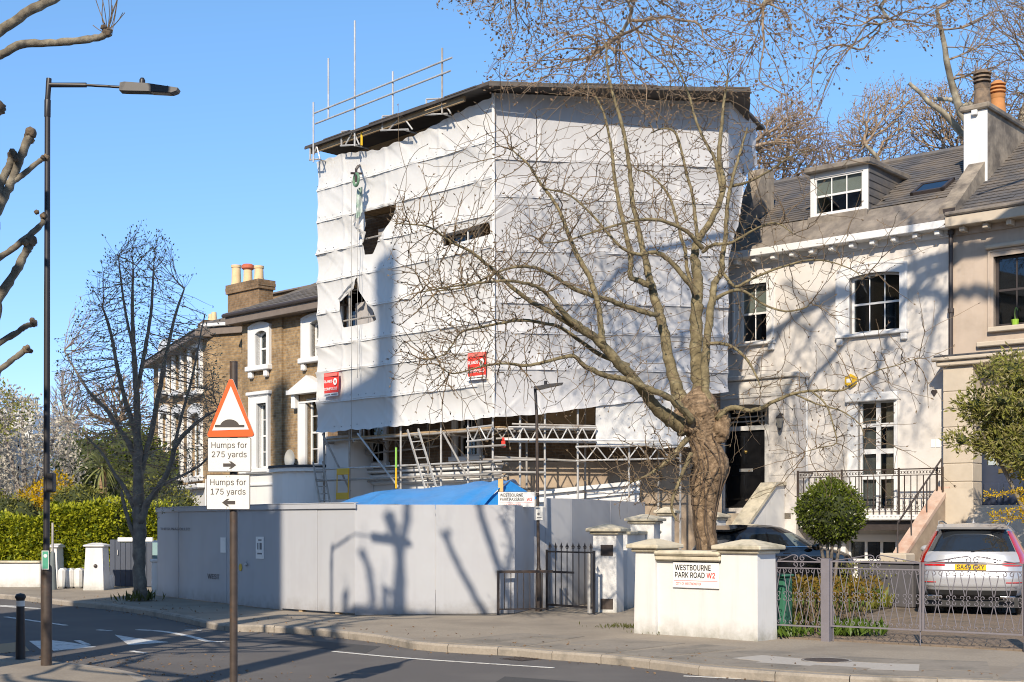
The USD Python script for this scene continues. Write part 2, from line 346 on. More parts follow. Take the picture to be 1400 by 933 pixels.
kerbstones(knl, -1, .083, knl.project(Point(*KN[1])), knl.project(Point(*KN[-2])), .9)
# slabs along the kerb to the right
slabs = thing('slab_paving', 'stone slabs laid along the pavement by the nameplate wall', kind='structure')
rng = random.Random(3)
s_a, s_b = kl.project(Point(*gnd(585, 880, .11)[:2])), kl.project(Point(*KF[-2])) + 1.0
region = kl.buffer(2.15, single_sided=True).difference(kl.buffer(.165))
sx = s_a; row = 0
while sx < s_b:
    w = rng.uniform(.62, .78)
    A = np.array(kl.interpolate(sx + .004).coords[0]); B = np.array(kl.interpolate(sx + w - .004).coords[0])
    d = unit(B - A); n = np.array([-d[1], d[0]]); off = .17 + 0; j = 0
    lens = [.60, .75, .60] if row % 2 else [.75, .60, .60]
    for L in lens:
        q = Polygon([A + n * (off + .005), B + n * (off + .005), B + n * (off + L - .005), A + n * (off + L - .005)])
        off += L
        pale = gnd(1200, 893, .11)[:2]
        m = slab_pale if (j == 1 and abs(q.centroid.x - 4.0) < 1.0) else slab_m
        z = .1145 + rng.uniform(0, .004)
        part(slabs, 'paving_slab', MB().plan(q, .09, z), m); j += 1
    sx += w; row += 1
# road markings
def mark(name, pts, label, z=.004, mat=None):
    part(None, name, MB().plan(Polygon([gnd(a, b, z)[:2] for a, b in pts]).buffer(0), .0005, z), mat or line_w, label=label, cat='road marking')
def stripe(name, pts, w, label, z=.004):
    part(None, name, MB().plan(LineString(crom(np.array([gnd(a, b, z)[:2] for a, b in pts]), 5)).buffer(w / 2, cap_style=2), .0005, z), line_w, label=label, cat='road marking')
mark('hump_triangle', [(157, 868), (185, 872.5), (230, 878), (176, 881.8)], 'white painted triangle on the road hump, right of the lamp post')
mark('hump_triangle', [(40, 876.5), (72, 875.5), (100, 879), (131, 884.5), (60, 891)], 'white painted triangle behind the black lamp post base')
stripe('edge_line', [(188, 861), (214, 862.5), (240, 866), (266, 871.5), (284, 876.5), (306, 877.5)], .11, 'curved white line across the mouth of the junction')
stripe('edge_line', [(100, 824), (165, 832.5), (236, 845.5), (280, 854)], .07, 'thin pale line in the gutter by the street tree')
stripe('lane_dash', [(8, 843.5), (90, 855)], .09, 'white lane dash on the shaded road behind the bollard')
stripe('lane_dash', [(105, 875.5), (120, 881.5)], .09, 'short white dash between the two triangles')
stripe('lane_dash', [(134, 861.2), (151, 862.4)], .09, 'short white dash at the edge of the shaded road')
stripe('lane_dash', [(253, 861.3), (276, 861.6)], .07, 'short white dash below the rounded kerb corner')
stripe('lane_dash', [(0, 829), (55, 832)], .12, 'pale line far down the shaded side road, nearest the hedge')
stripe('lane_dash', [(-30, 826), (22, 829)], .12, 'pale line far down the shaded side road, at the frame edge')
stripe('centre_line', [(455, 890.5), (560, 900), (757, 913)], .05, 'long thin white line along the middle of the road')
stripe('centre_line', [(935, 924), (1080, 931), (1200, 936)], .05, 'long thin white line at the lower right of the road')
stripe('lane_dash', [(180, 890), (199, 893)], .07, 'short white dash in the dappled road, left of the signpost')
mark('tactile_patch', [(-30, 884), (0, 880.5), (30, 877.5), (40, 890), (0, 893), (-30, 894)], 'sunlit road by the bollard, painted as a tan patch', mat=M('tan_sunlit_road', (.36, .24, .13), .9, .15, 20))  # tan colour stands in for sunlight on the road surface

# ------------------------------------------------------------------ white wall with the nameplate
def cap(parent, u0, u1, v0, v1, z0, ov=.11, h1=.055, h2=.06, h3=.085, label=None, mat=None):
    m = MB()
    m.cbox(u0 - ov * .5, u1 + ov * .5, v0 - ov * .5, v1 + ov * .5, z0, z0 + h1, .018)
    m.cbox(u0 - ov, u1 + ov, v0 - ov, v1 + ov, z0 + h1 - .002, z0 + h1 + h2, .014)
    a, b, z = ov - .01, .5, z0 + h1 + h2 - .002
    cu, cv = (u0 + u1) / 2, (v0 + v1) / 2; ru, rv = (u1 - u0) * .12, (v1 - v0) * .12
    P = [[u0 - a, v0 - a, z], [u1 + a, v0 - a, z], [u0 - a, v1 + a, z], [u1 + a, v1 + a, z]] + [[cu + i * ru, cv + j * rv, z + h3] for i in (-1, 1) for j in (-1, 1)]
    m.raw(*CHULL(np.array(P)))
    return part(parent, 'cap', m, mat or cap_m, label=label)
W2 = Fr(3.46, 19.08, -41.8)
w2 = W2.thing('boundary_wall', 'white rendered wall with two capped piers carrying the street nameplate', 'wall')
uL, uLi, uRi = W2.u(869), W2.u(896), W2.u(986)
zc = W2.z(1010, 757, 0)
rr = random.Random(1)
def flare(u0, u1, v0, v1, z0, z1, fl=.02):
    return CHULL(np.array([[a, b, z0 - .02] for a in (u0 - fl, u1 + fl) for b in (v0 - fl, v1 + fl)] + [[a, b, z1] for a in (u0, u1) for b in (v0, v1)]))
part(w2, 'pier', MB().raw(*flare(uL, uLi, 0, .485, .1, zc)), stucco_w)
part(w2, 'pier', MB().raw(*flare(uRi, 0, 0, .485, .1, zc)), stucco_w)
part(w2, 'wall_panel', MB().box(uLi - .01, uRi + .01, .045, .40, .08, W2.z(940, 768, .04)), stucco_w)
z1 = W2.z(940, 767, .04)
m = MB(); m.cbox(uLi + .002, uRi - .002, -.035, .46, z1, z1 + .075, .02); m.cbox(uLi + .003, uRi - .003, -.075, .50, z1 + .073, z1 + .15, .03)
part(w2, 'coping', m, cap_m)
cap(w2, uL, uLi, 0, .485, zc); cap(w2, uRi, 0, 0, .485, zc)
def nameplate(name, lab, fr, u0, u1, z0, z1, v, lines, district, sub, dark=black_ink, ww=(.78, .65, .74, .18)):
    t = fr.thing(name, lab, 'street sign')
    part(t, 'plate', MB().cbox(u0, u1, v - .02, v, z0, z1, .006), white_sign)
    W, H = u1 - u0, z1 - z0; y = v - .0215
    fm = MB(); e = .006
    for a in ((u0, u1, z0, z0 + e), (u0, u1, z1 - e, z1)): fm.box(a[0], a[1], v - .024, v - .0195, a[2], a[3])
    part(t, 'rim', fm, grey_ink)
    l = MB(); l.text(lines[0], H * .20, (u0 + W * .05, y, z0 + H * .68), width=W * ww[0], bold=True)
    l.text(lines[1], H * .20, (u0 + W * .05, y, z0 + H * .40), width=W * ww[1], bold=True)
    part(t, 'lettering', l, dark)
    part(t, 'district_letters', MB().text(district, H * .20, (u0 + W * ww[2], y, z0 + H * .40), width=W * ww[3], bold=True), red_ink)
    part(t, 'rule', MB().box(u0 + W * .03, u1 - W * .03, v - .0225, v - .0195, z0 + H * .275, z0 + H * .29), red_ink)
    part(t, 'small_lettering', MB().text(sub, H * .095, (u0 + W * .07, y, z0 + H * .12), width=W * .55), red_ink)
    return t
np1 = nameplate('street_nameplate', 'white street nameplate fixed to the white wall, black and red letters', W2, W2.u(921, .045), W2.u(984, .045), W2.z(950, 804.5, .045), W2.z(950, 768.5, .045), .043,
          ('WESTBOURNE', 'PARK ROAD'), 'W2', 'CITY OF WESTMINSTER')

# ------------------------------------------------------------------ gate pier, passage wall, piers by the steps
GP = Fr(*gnd(842.5, 838, .11)[:2], -22)
gp = GP.thing('gate_pier', 'tall white pier with a stone cap, hinges of the passage gate on it', 'pier')
gw = -GP.u(811)
zg = GP.z(830, 731)
part(gp, 'shaft', MB().raw(*flare(-gw, 0, 0, gw * .95, .1, zg, .012)), stucco_w)
cap(gp, -gw, 0, 0, gw * .95, zg, .12)
for y in (752.5, 826):
    zz = GP.z(825, y); part(gp, 'hinge_plate', MB().cbox(-.30, -.06, -.02, .0, zz - .10, zz + .10, .004), iron_br)
PW = Fr(2.12, 26.05, 72.5)
pw = PW.thing('garden_wall', 'white garden wall running back from the gate pier towards the steps', 'wall')
zt = HC - .19
part(pw, 'wall_panel', MB().box(.45, 3.6, 0, .26, .08, zt), stucco_w)
m = MB(); m.cbox(.45, 3.6, -.06, .32, zt, zt + .07, .02); part(pw, 'coping', m, cap_m)
for (cx, cy, pxl, pxr, D, lab) in ((865, 703, 863, 894, 28.0, 'white capped pier standing behind the nameplate wall, left of the tree'), (893, 693, 902, 918, 30.0, 'smaller white capped pier further back beside the entrance steps')):
    x0, x1 = (pxl - 700) / F * D, (pxr - 700) / F * D
    fr = Fr(x1, D, -22); q = fr.thing('garden_pier', lab, 'pier')
    w = x1 - x0; ztop = HC + (YH - cy) / F * D
    part(q, 'shaft', MB().box(-w / math.cos(.38), 0, 0, w, .08, ztop - .18), stucco_w)
    cap(q, -w / math.cos(.38), 0, 0, w, ztop - .2)

# ------------------------------------------------------------------ passage gate and guard rail
def dfr(px0, py0, px1, py1, z=.11):
    a, b = gnd(px0, py0, z), gnd(px1, py1, z); d = b - a
    return Fr(a[0], a[1], math.degrees(math.atan2(d[1], d[0]))), float(np.hypot(d[0], d[1]))
GT, gl = dfr(748, 836, 812, 841)
gt = GT.thing('passage_gate', 'black iron gate with spear finials across the passage', 'gate')
zt, zb, zm = GT.z(780, 754), .22, GT.z(780, 783)
part(gt, 'top_rail', MB().box(0, gl, -.012, .012, zt - .03, zt), iron)
part(gt, 'bottom_rail', MB().box(0, gl, -.012, .012, zb, zb + .04), iron)
part(gt, 'middle_rail', MB().box(0, gl * .58, -.012, .012, zm - .02, zm + .02), iron)
for q in (0, gl): part(gt, 'stile', MB().box(q - .02, q + .02, -.02, .02, .13, zt + .02), iron)
nb = 8
for i in range(nb):
    x = gl * (i + .5) / nb + .0
    b = MB(); b.tube([[x, 0, zb + .02], [x, 0, zt + .06]], .011, 6)
    b.raw(*CHULL(np.array([[x - .035, 0, zt + .09], [x + .035, 0, zt + .09], [x, .012, zt + .09], [x, -.012, zt + .09], [x, 0, zt + .17], [x, 0, zt + .04]])))
    for q in (-1, 1): b.tube(crom([[x, 0, zt + .05], [x + q * .035, 0, zt + .06], [x + q * .045, 0, zt + .10]], 3), .007, 4)
    part(gt, 'bar', b, iron)
part(gt, 'lock_post', MB().cbox(gl - .16, gl - .09, -.02, .03, .13, zt - .03, .008), steel)
GR, rl = dfr(681, 841, 747, 840)
gr = GR.thing('guard_rail', 'brown iron guard rail in front of the grey hoarding', 'railing')
zt = GR.z(710, 780)
part(gr, 'top_rail', MB().box(-.02, rl + .12, -.02, .02, zt - .05, zt), iron_br)
part(gr, 'bottom_rail', MB().box(0, rl, -.012, .012, .2, .225), iron_br)
part(gr, 'end_post', MB().box(-.02, .025, -.02, .02, .1, zt - .05), iron_br)
for i in range(7): part(gr, 'bar', MB().tube([[rl * (i + 1) / 7.6, 0, .22], [rl * (i + 1) / 7.6, 0, zt - .05]], .008, 6), iron_br)

# ------------------------------------------------------------------ hoarding
HP = [gnd(215, 815, .11), gnd(385, 835, .11), gnd(485, 842, .11), gnd(704, 839.5, .11), gnd(731, 833, .11), gnd(746, 832, .11), gnd(781, 829.5, .11), None]
HP[7] = np.array([(882 - 700) / F * 31.5, 31.5, .11])
zts = [2.13, 2.13, 2.12, 2.12, 2.10, 2.28, 2.28]
hd = thing('site_hoarding', 'grey painted timber hoarding round the building site', 'hoarding')
rng = random.Random(8)
for i in range(7):
    a, b = HP[i][:2], HP[i + 1][:2]; L = float(np.hypot(*(b - a))); fr = Fr(a[0], a[1], math.degrees(math.atan2(*(b - a)[::-1])))
    n = max(1, round(L / 1.22)); gap = .03 if i == 1 else .0
    for k in range(n):
        m = MB().cbox(L * k / n + .004, L * (k + 1) / n - .004, rng.uniform(0, .007), .03, .12 + gap, zts[i], .003)
        m.xf(lambda v: np.c_[fr.o + v[:, :1] * fr.t + v[:, 1:2] * fr.n, v[:, 2]])
        part(hd, 'panel', m, grey_paint)
    if i < 2:
        m = MB().cbox(-.02, L + (.0 if i == 0 else .05), -.035, -.002, zts[i] - .085, zts[i] + .015, .006); m.cbox(-.02, L + .02, -.045, .07, zts[i] + .013, zts[i] + .03, .004)
        m.xf(lambda v: np.c_[fr.o + v[:, :1] * fr.t + v[:, 1:2] * fr.n, v[:, 2]]); part(hd, 'top_trim', m, grey_paint)
    posts = MB()
    for k in range(n):
        k = k + .5
        posts.box(L * k / n - .05, L * k / n + .05, .031, .12, .1, zts[i] - .1)
    posts.xf(lambda v: np.c_[fr.o + v[:, :1] * fr.t + v[:, 1:2] * fr.n, v[:, 2]]); part(hd, 'post', posts, wood)
H0 = Fr(HP[0][0], HP[0][1], math.degrees(math.atan2(*(HP[1] - HP[0])[:2][::-1])))
def notice(px0, py0, px1, py1, lab, lines=()):
    u0, z1 = H0.uz(px0, py0, 0); u1, z0 = H0.uz(px1, py1, 0)
    t = H0.thing('site_notice', lab, 'notice')
    part(t, 'sheet', MB().box(u0, u1, -.012, -.002, z0, z1), white_sign)
    for (fx0, fx1, fz0, fz1) in lines: part(t, 'printed_block', MB().box(u0 + (u1 - u0) * fx0, u0 + (u1 - u0) * fx1, -.0145, -.011, z0 + (z1 - z0) * fz0, z0 + (z1 - z0) * fz1), grey_ink)
notice(302, 735, 309, 756, 'blank white notice on the shaded hoarding left of the signpost')
notice(350.5, 734, 361, 764.5, 'white site notice with dark print right of the signpost', [(.32, .75, .82, .88), (.5, .78, .42, .72), (.2, .34, .42, .72), (.2, .8, .2, .27)])
for txt, px, py, h, w, lab in (('THE BUILDERS LLC', 220, 724, .05, .95, None),):
    pass
hl = H0.thing('hoarding_lettering', 'faint dark lettering on the shaded end of the hoarding', 'lettering')
u, z = H0.uz(219.5, 725); part(hl, 'word', MB().text('THEGUNAGOLLIC', .055, (u, -.006, z), width=H0.u(260) - u, depth=.003), grey_ink)
u, z = H0.uz(284, 791); part(hl, 'word', MB().text('WEST', .10, (u, -.006, z), width=H0.u(300) - u, depth=.003, bold=True), grey_ink)
lk_ = H0.thing('door_lock', 'steel lock knob on the shaded hoarding door', 'lock'); u, z = H0.uz(338.5, 772)
m = MB().ball((u, -.03, z), .035, 1); m.tube([[u - .05, -.01, z + .06], [u, -.02, z]], .01, 5); part(lk_, 'knob', m, steel)
st = H0.thing('safety_sticker', 'small round yellow sticker on the hoarding beside the signpost', 'sticker'); u, z = H0.uz(329, 776)
part(st, 'disc', MB().poly(Point(u, z).buffer(.075), -.008, -.002), yellow_m)

# repairs and a drain in the road
patch_m = M('asphalt_repair', (.075, .072, .07), .92, .2, 60, .3, 160, dist=.005, spec=.25)
def rpatch(pts, lab): part(None, 'road_repair', MB().plan(Polygon([gnd(a, b, .003)[:2] for a, b in pts]), .0004, .0028), patch_m, label=lab, kind='structure')
rpatch([(690, 925), (905, 940), (900, 965), (650, 950)], 'darker tar repair strip across the road, lower middle')
rpatch([(395, 873), (520, 884), (500, 893), (372, 880)], 'darker tar repair near the kerb in front of the hoarding')
dg = thing('drain_grate', 'iron drain grate in the gutter in front of the passage', 'drain'); p0 = kl.interpolate(kl.project(Point(*gnd(760, 894, 0)[:2]))); p1 = kl.interpolate(kl.project(Point(*gnd(760, 894, 0)[:2])) + .42); q0, q1 = np.array(p0.coords[0]), np.array(p1.coords[0]); dn = unit(q1 - q0); dr = np.array([dn[1], -dn[0]])
part(dg, 'frame', MB().plan(Polygon([q0 + dr * .03, q1 + dr * .03, q1 + dr * .40, q0 + dr * .40]), .0005, .004), iron)
for i in range(7): a = q0 + dn * (.03 + i * .055); part(dg, 'bar', MB().plan(Polygon([a + dr * .06, a + dn * .03 + dr * .06, a + dn * .03 + dr * .37, a + dr * .37]), .0005, .010), iron_br)
# ------------------------------------------------------------------ buildings
brick_y = brick_mat('yellow_stock_brick', (.35, .235, .12), (.24, .155, .08), (.31, .27, .21))
brick_d = brick_mat('brown_brick', (.21, .135, .075), (.15, .095, .055), (.22, .19, .15))
slate_m = M('roof_slate', (.135, .128, .128), .7, .18, 14, .2, 60, col2=(.25, .205, .16), fac2=(.42, .62), scale2=1.3, island=.32, dist=.005)
slate_tan = M('roof_slate_brown', (.20, .175, .15), .75, .18, 14, .2, 60, col2=(.13, .12, .115), fac2=(.5, .7), scale2=1.3, island=.2, dist=.005)
lead_m = M('stained_lead', (.17, .145, .12), .7, .3, 5, .3, 20, col2=(.27, .23, .185), fac2=(.45, .66), scale2=2.2, streak=(.12, .10, .09), streak_amt=.6, dist=.01)
gutter_m = M('brown_cast_iron', (.045, .035, .032), .5, .2, 10)
tan_render = M('weathered_render', (.36, .28, .20), .9, .15, 4, .3, 20, col2=(.24, .18, .13), fac2=(.45, .68), scale2=1.2, dist=.01)
soot_render = M('sooty_render', (.30, .25, .19), .9, .2, 5, .25, 20, col2=(.12, .10, .08), fac2=(.42, .62), scale2=1.4, streak=(.10, .08, .07), streak_amt=.75, dist=.008)
pot_buff = M('buff_chimney_pot', (.62, .45, .25), .8, .12, 6)
pot_red = M('red_chimney_pot', (.48, .12, .06), .8, .12, 6)
pot_orange = M('orange_chimney_pot', (.44, .19, .06), .8, .12, 6)
pot_dark = M('sooty_chimney_pot', (.20, .14, .09), .85, .3, 6, col2=(.07, .055, .045), fac2=(.45, .65), scale2=4)
curtain_m = M('net_curtain', (.72, .68, .58), .9, .1, 3, trans=.4)
soffit_m = M('brown_eaves_board', (.17, .135, .11), .7, .15, 5)
blue_door = M('dark_blue_paint', (.035, .045, .075), .35, .1, 5)
black_gloss = M('black_gloss_paint', (.012, .012, .013), .18, .1, 5)
brass = M('brass', (.55, .38, .12), .35, .1, 5, metal=.9)
pink_st = M('pinkish_worn_stone', (.46, .34, .265), .85, .15, 6, col2=(.40, .24, .17), fac2=(.45, .62), scale2=2.5)

def wall_part(parent, name, u0, u1, z0, z1, v0, v1, mat, holes=(), label=None):
    p = sbox(min(u0, u1), z0, max(u0, u1), z1)
    for h in holes: p = p.difference(h)
    return part(parent, name, MB().poly(p, v0, v1), mat, label=label)
def arch(u0, u1, z0, z1, rise=0.0, n=9):
    if rise <= 0: return sbox(u0, z0, u1, z1)
    x = np.linspace(u0, u1, n); c = (u0 + u1) / 2; h = (u1 - u0) / 2
    top = [(a, z1 - rise + rise * (1 - ((a - c) / h) ** 2)) for a in x]
    return Polygon([(u0, z0)] + top + [(u1, z0)])
def window(parent, u0, u1, z0, z1, v, cols=3, splits=(.5,), fw=.055, bw=.024, mat=None, pane=None, rise=0.0, label=None, curtain=None, rail=.05, name='window', bars_rows=None):
    """timber window filling an opening; v is the plane of its outer face; panes are sub-parts"""
    mat = mat or paint_w; pane = pane or glass
    m = MB(); d = .06
    m.poly(arch(u0, u1, z0, z1, rise).difference(arch(u0 + fw, u1 - fw, z0 + fw, z1 - fw * .8, rise)), v, v + d)
    zs = [z0 + fw] + [z0 + (z1 - z0) * q for q in splits] + [z1 - fw * .8]
    for q in splits: m.box(u0 + fw, u1 - fw, v + .006, v + d - .006, z0 + (z1 - z0) * q - rail / 2, z0 + (z1 - z0) * q + rail / 2)
    us = np.linspace(u0 + fw, u1 - fw, cols + 1)
    for a in us[1:-1]: m.box(a - bw / 2, a + bw / 2, v + .012, v + d - .012, z0 + fw * .9, z1 - fw * .7)
    if bars_rows:
        for q in bars_rows: m.box(u0 + fw, u1 - fw, v + .014, v + d - .014, z0 + (z1 - z0) * q - bw / 2, z0 + (z1 - z0) * q + bw / 2)
    w = part(parent, name, m, mat, label=label)
    for j in range(len(zs) - 1):
        for i in range(cols):
            q = sbox(us[i], zs[j], us[i + 1], zs[j + 1]).intersection(arch(u0 + .02, u1 - .02, z0 + .02, z1 - .02, rise))
            part(w, 'pane', MB().poly(q, v + .028, v + .032), pane)
    if curtain:
        a, b = curtain; part(w, 'blind', MB().box(u0 + fw * .5, u1 - fw * .5, v + .09, v + .095, z0 + (z1 - z0) * a, z0 + (z1 - z0) * b), curtain_m)
    return w
def casing(parent, u0, u1, z0, z1, iu0, iu1, iz0, iz1, v, pr=.05, rise=0, irise=0, mat=None, name='architrave'):
    p = arch(u0, u1, z0, z1, rise).difference(arch(iu0, iu1, iz0, iz1, irise))
    m = MB().poly(p, v - pr, v - .0005 + .02)
    p2 = arch(u0, u1, z0, z1, rise).difference(arch(u0 + .05, u1 - .05, z0 - 1, z1 - .05, rise)); m.poly(p2, v - pr - .018, v - pr + .002)
    return part(parent, name, m, mat or paint_w)
def reveal(parent, u0, u1, z0, z1, v, dep, rise=0, mat=None):
    p = arch(u0 - .012, u1 + .012, z0 - .012, z1 + .012, rise).difference(arch(u0, u1, z0, z1, rise))
    return part(parent, 'reveal', MB().poly(p, v, v + dep), mat or paint_w)
def slates(parent, o, ex, es, en, L, H, mat, w=.30, gauge=.21, clip=None, seed=1, name='slates'):
    """overlapping slates on a roof plane: origin, along, up the slope, normal"""
    rng = np.random.default_rng(seed); m = MB(); o, ex, es, en = [np.asarray(q, float) for q in (o, ex, es, en)]
    for r in range(int(H / gauge) + 1):
        x = -(r % 2) * w / 2
        while x < L:
            ww = w * rng.uniform(.96, 1.02); x0, x1 = max(x, 0) + .004, min(x + ww, L) - .004; x += ww
            if x1 - x0 < .03: continue
            s0, s1 = r * gauge + rng.uniform(-.012, .008), min((r + 1) * gauge + .10, H + .05)
            cxs = ((x0 + x1) / 2, s0 + gauge / 2)
            if clip and not clip(*cxs): continue
            t = .022 + rng.uniform(0, .008)
            lift = rng.uniform(.0, .006)
            P = [o + ex * a + es * s + en * h for s, h0 in ((s0, t + lift), (s1, .004)) for h in (h0 - .010, h0) for a in (x0, x1)]
            m.raw(P, BOXF)
    return part(parent, name, m, mat, kind='stuff')

# ================= white rendered house on the right
FA = Fr(8.92, 33.0, -40.66)
hA = FA.thing('rendered_house', 'white rendered villa with sash windows, balcony and a slate roof with one dormer', 'house')
uB = FA.u(1302); uA = FA.u(940)
zfas = FA.z(1200, 314.5, -.42)                        # top of the eaves fascia
zsof = zfas - .17
w1 = (FA.u(1162), FA.u(1230.5), FA.z(1196, 454), FA.z(1196, 373))
w2_ = (FA.u(1011), FA.u(1049), FA.z(1030, 468), FA.z(1030, 389))
fw_ = (FA.u(1173.5), FA.u(1223), FA.z(1200, 699), FA.z(1200, 548))
bw_ = (FA.u(1163, .25), FA.u(1231, .25), FA.z(1200, 767, .25), FA.z(1200, 739, .25))
holes = [arch(*w1, .07), arch(*w2_), arch(*fw_), arch(FA.u(985), FA.u(1052), 2.2, FA.z(1020, 545)), sbox(bw_[0], bw_[2], bw_[1], bw_[3])]
wall_part(hA, 'front_wall', uA, uB, 0.0, zsof + .05, 0, .3, stucco_fac, holes)
m = MB(); m.box(uA, uB, 8.7, 9.0, 0, zsof); m.box(uA, uA + .3, .3, 8.7, 0, zsof); m.box(uB - .3, uB, .3, 8.7, 0, zsof)
part(hA, 'side_wall', MB().box(uA, uA + .3, .3, 8.7, 0, zsof), stucco_fac); part(hA, 'party_wall', MB().box(uB - .3, uB - .002, .3, 8.7, 0, zsof), dark_in)
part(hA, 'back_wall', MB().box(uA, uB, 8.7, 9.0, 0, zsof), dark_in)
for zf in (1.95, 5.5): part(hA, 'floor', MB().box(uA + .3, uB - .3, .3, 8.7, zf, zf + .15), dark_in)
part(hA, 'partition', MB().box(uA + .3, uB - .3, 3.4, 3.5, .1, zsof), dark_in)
# eaves: soffit, fascia, modillions
part(hA, 'soffit', MB().box(uA, uB - .002, -.36, .0, zsof + .0, zsof + .03), paint_w)
part(hA, 'frieze', MB().box(uA, uB - .002, -.05, -.001, zsof - .16, zsof), paint_w)
part(hA, 'fascia', MB().cbox(uA, uB - .002, -.42, -.35, zsof - .01, zfas, .012), paint_w)
du = .545; k = 0
u = uB - .25
while u > uA + .2:
    part(hA, 'modillion', MB().cbox(u - .06, u + .06, -.32, -.052, zsof - .13, zsof - .002, .012), paint_w); u -= du; k += 1
# lead gutter parapet and roof
zpar = FA.z(1210, 277, -.15)
m = MB(); m.raw(*CHULL(np.array([[a, y, z] for a in (uA, uB - .003) for y, z in ((-.40, zfas - .005), (.0, zfas - .1), (-.22, zfas + .12), (.30, zpar), (.30, zfas))])))
part(hA, 'lead_gutter', m, lead_m)
pit = math.atan2(11.75 - zpar, 4.3 - .30); es = np.array([0, math.cos(pit), math.sin(pit)]); en = np.array([0, -math.sin(pit), math.cos(pit)])
HR = (4.3 - .3) / math.cos(pit)
ud0, ud1 = FA.u(1108, .25), FA.u(1187, .25); vd_top = 3.0
us0, us1 = FA.u(1250, 1.0), FA.u(1290, 1.0)
def clipA(x, s):
    U = uA + x; v = .3 + s * math.cos(pit)
    return not (ud0 - .05 < U < ud1 + .05 and v < 1.9)
part(hA, 'roof', MB().raw(np.array([[uA, .3, zpar - .02], [uB, .3, zpar - .02], [uB, 4.3, 11.73], [uA, 4.3, 11.73], [uA, 8.9, zpar - .1], [uB, 8.9, zpar - .1]]), np.array([[0, 1, 2, 3], [3, 2, 5, 4]])), slate_m)
slates(hA, (uA, .3, zpar), (1, 0, 0), es, en, uB - uA - .01, HR, slate_m, clip=clipA, seed=2)
part(hA, 'ridge_tiles', MB().tube([[uA, 4.3, 11.76], [uB, 4.3, 11.76]], .10, 8), slate_m)
# dormer
zd0, zd1 = FA.z(1147, 291, .25), FA.z(1140, 240, .25)
dm = part(hA, 'dormer', MB().poly(sbox(ud0, zd0 - .05, ud1, zd1 + .12).difference(sbox(FA.u(1113, .25), zd0 + .02, FA.u(1180, .25), zd1)), .25, .34).box(ud0, ud0 + .06, .34, 2.6, zd0 - .1, zd1 + .1), paint_w)
dw0, dw1 = FA.u(1113, .25), FA.u(1180, .25)
ch = MB()
nrow = 6
for i in range(nrow):
    z0 = zd0 - .05 + (zd1 + .12 - zd0 + .05) * i / nrow; z1 = zd0 - .05 + (zd1 + .12 - zd0 + .05) * (i + 1) / nrow + .03
    vmax = .3 + (z1 - zpar) / math.tan(pit) + .25
    ch.raw(*CHULL(np.array([[ud1 + d, y, z] for z, d in ((z0, .035), (z1, .012)) for y in (.26, max(vmax, .5)) for d in (d, -.02)])))
part(dm, 'slate_cheek', ch, slate_m, kind='stuff')
part(dm, 'flat_roof', MB().cbox(ud0 - .10, ud1 + .12, .06, 3.1, zd1 + .12, zd1 + .27, .03), lead_m)
part(dm, 'apron', MB().cbox(ud0 - .02, ud1 + .02, .12, .34, zd0 - .28, zd0 - .03, .02), lead_m)
window(hA, dw0, dw1, zd0 + .02, zd1, .28, cols=3, splits=(.5,), fw=.05, curtain=(.5, 1.0), label='dormer sash window with a pale blind in the upper half')
# rooflight
sk = [FA.loc(np.array([0, 0, 0]))]
def roofpt(u, s, h=0): return np.array([u, .3, zpar]) + es * s + en * h
m = MB(); sA, sB = .55, 1.35; a, b = us0, us0 + .85
for (x0, x1, q0, q1) in ((a, b, sA, sA + .09), (a, b, sB - .09, sB), (a, a + .08, sA, sB), (b - .08, b, sA, sB)):
    m.raw([roofpt(x, q, h) for q in (q0, q1) for h in (.0, .10) for x in (x0, x1)], BOXF)
rl_ = part(hA, 'rooflight', m, gutter_m)
part(rl_, 'pane', MB().raw([roofpt(x, q, h) for q in (sA + .05, sB - .05) for h in (.075, .085) for x in (a + .05, b - .05)], BOXF), pane_mat('rooflight_glass', (.25, .3, .38), 1.0))
# gable coping at the left end
gu = FA.u(1006, .2); gv = [v for v in np.linspace(.2, 4, 400) if abs((lambda P: 700 + F * P[0] / P[1])(FA.w(gu, v, 0)) - 1036) < .6][0]
ga, gb = FA.z(1006, 318, .2), FA.z(1036, 236, gv)
m = MB(); m.raw(*CHULL(np.array([[u, y, z] for u in (gu - .16, gu + .22) for y, z in ((.1, ga), (.1, ga - .7), (gv, gb + .08), (gv + .5, gb + .08), (gv + .5, gb - 1.2))])))
part(hA, 'gable_coping', m, soot_render)
# first-floor windows
casing(hA, FA.u(1144), FA.u(1241), w1[2] - .02, FA.z(1196, 358), *w1[:2], w1[2] - .1, w1[3], 0, .05, .11, .07)
reveal(hA, *w1, -.02, .2, .07)
window(hA, *w1, .12, cols=3, splits=(.5,), rise=.07, label='large sash window above the balcony')
def sill(u0, u1, z, v=0, pr=.13, h=.07, br=True, mat=None):
    q = part(hA, 'sill', MB().cbox(u0, u1, v - pr, v + .12, z - h, z, .012), mat or paint_w)
    if br:
        for a in (u0 + .03, u1 - .19): part(hA, 'sill_bracket', MB().cbox(a, a + .16, v - pr * .8, v + .002, z - h - .17, z - h - .001, .02), paint_w)
sill(FA.u(1144), FA.u(1243), w1[2] - .02)
casing(hA, FA.u(1003), FA.u(1058), w2_[2] - .02, FA.z(1030, 379), *w2_[:2], w2_[2] - .1, w2_[3], 0, .05)
reveal(hA, *w2_, -.02, .2)
window(hA, *w2_, .10, cols=2, splits=(.5,), curtain=(.5, 1.0), label='small sash window above the porch, half curtained')
sill(FA.u(1001), FA.u(1061), w2_[2] - .02)
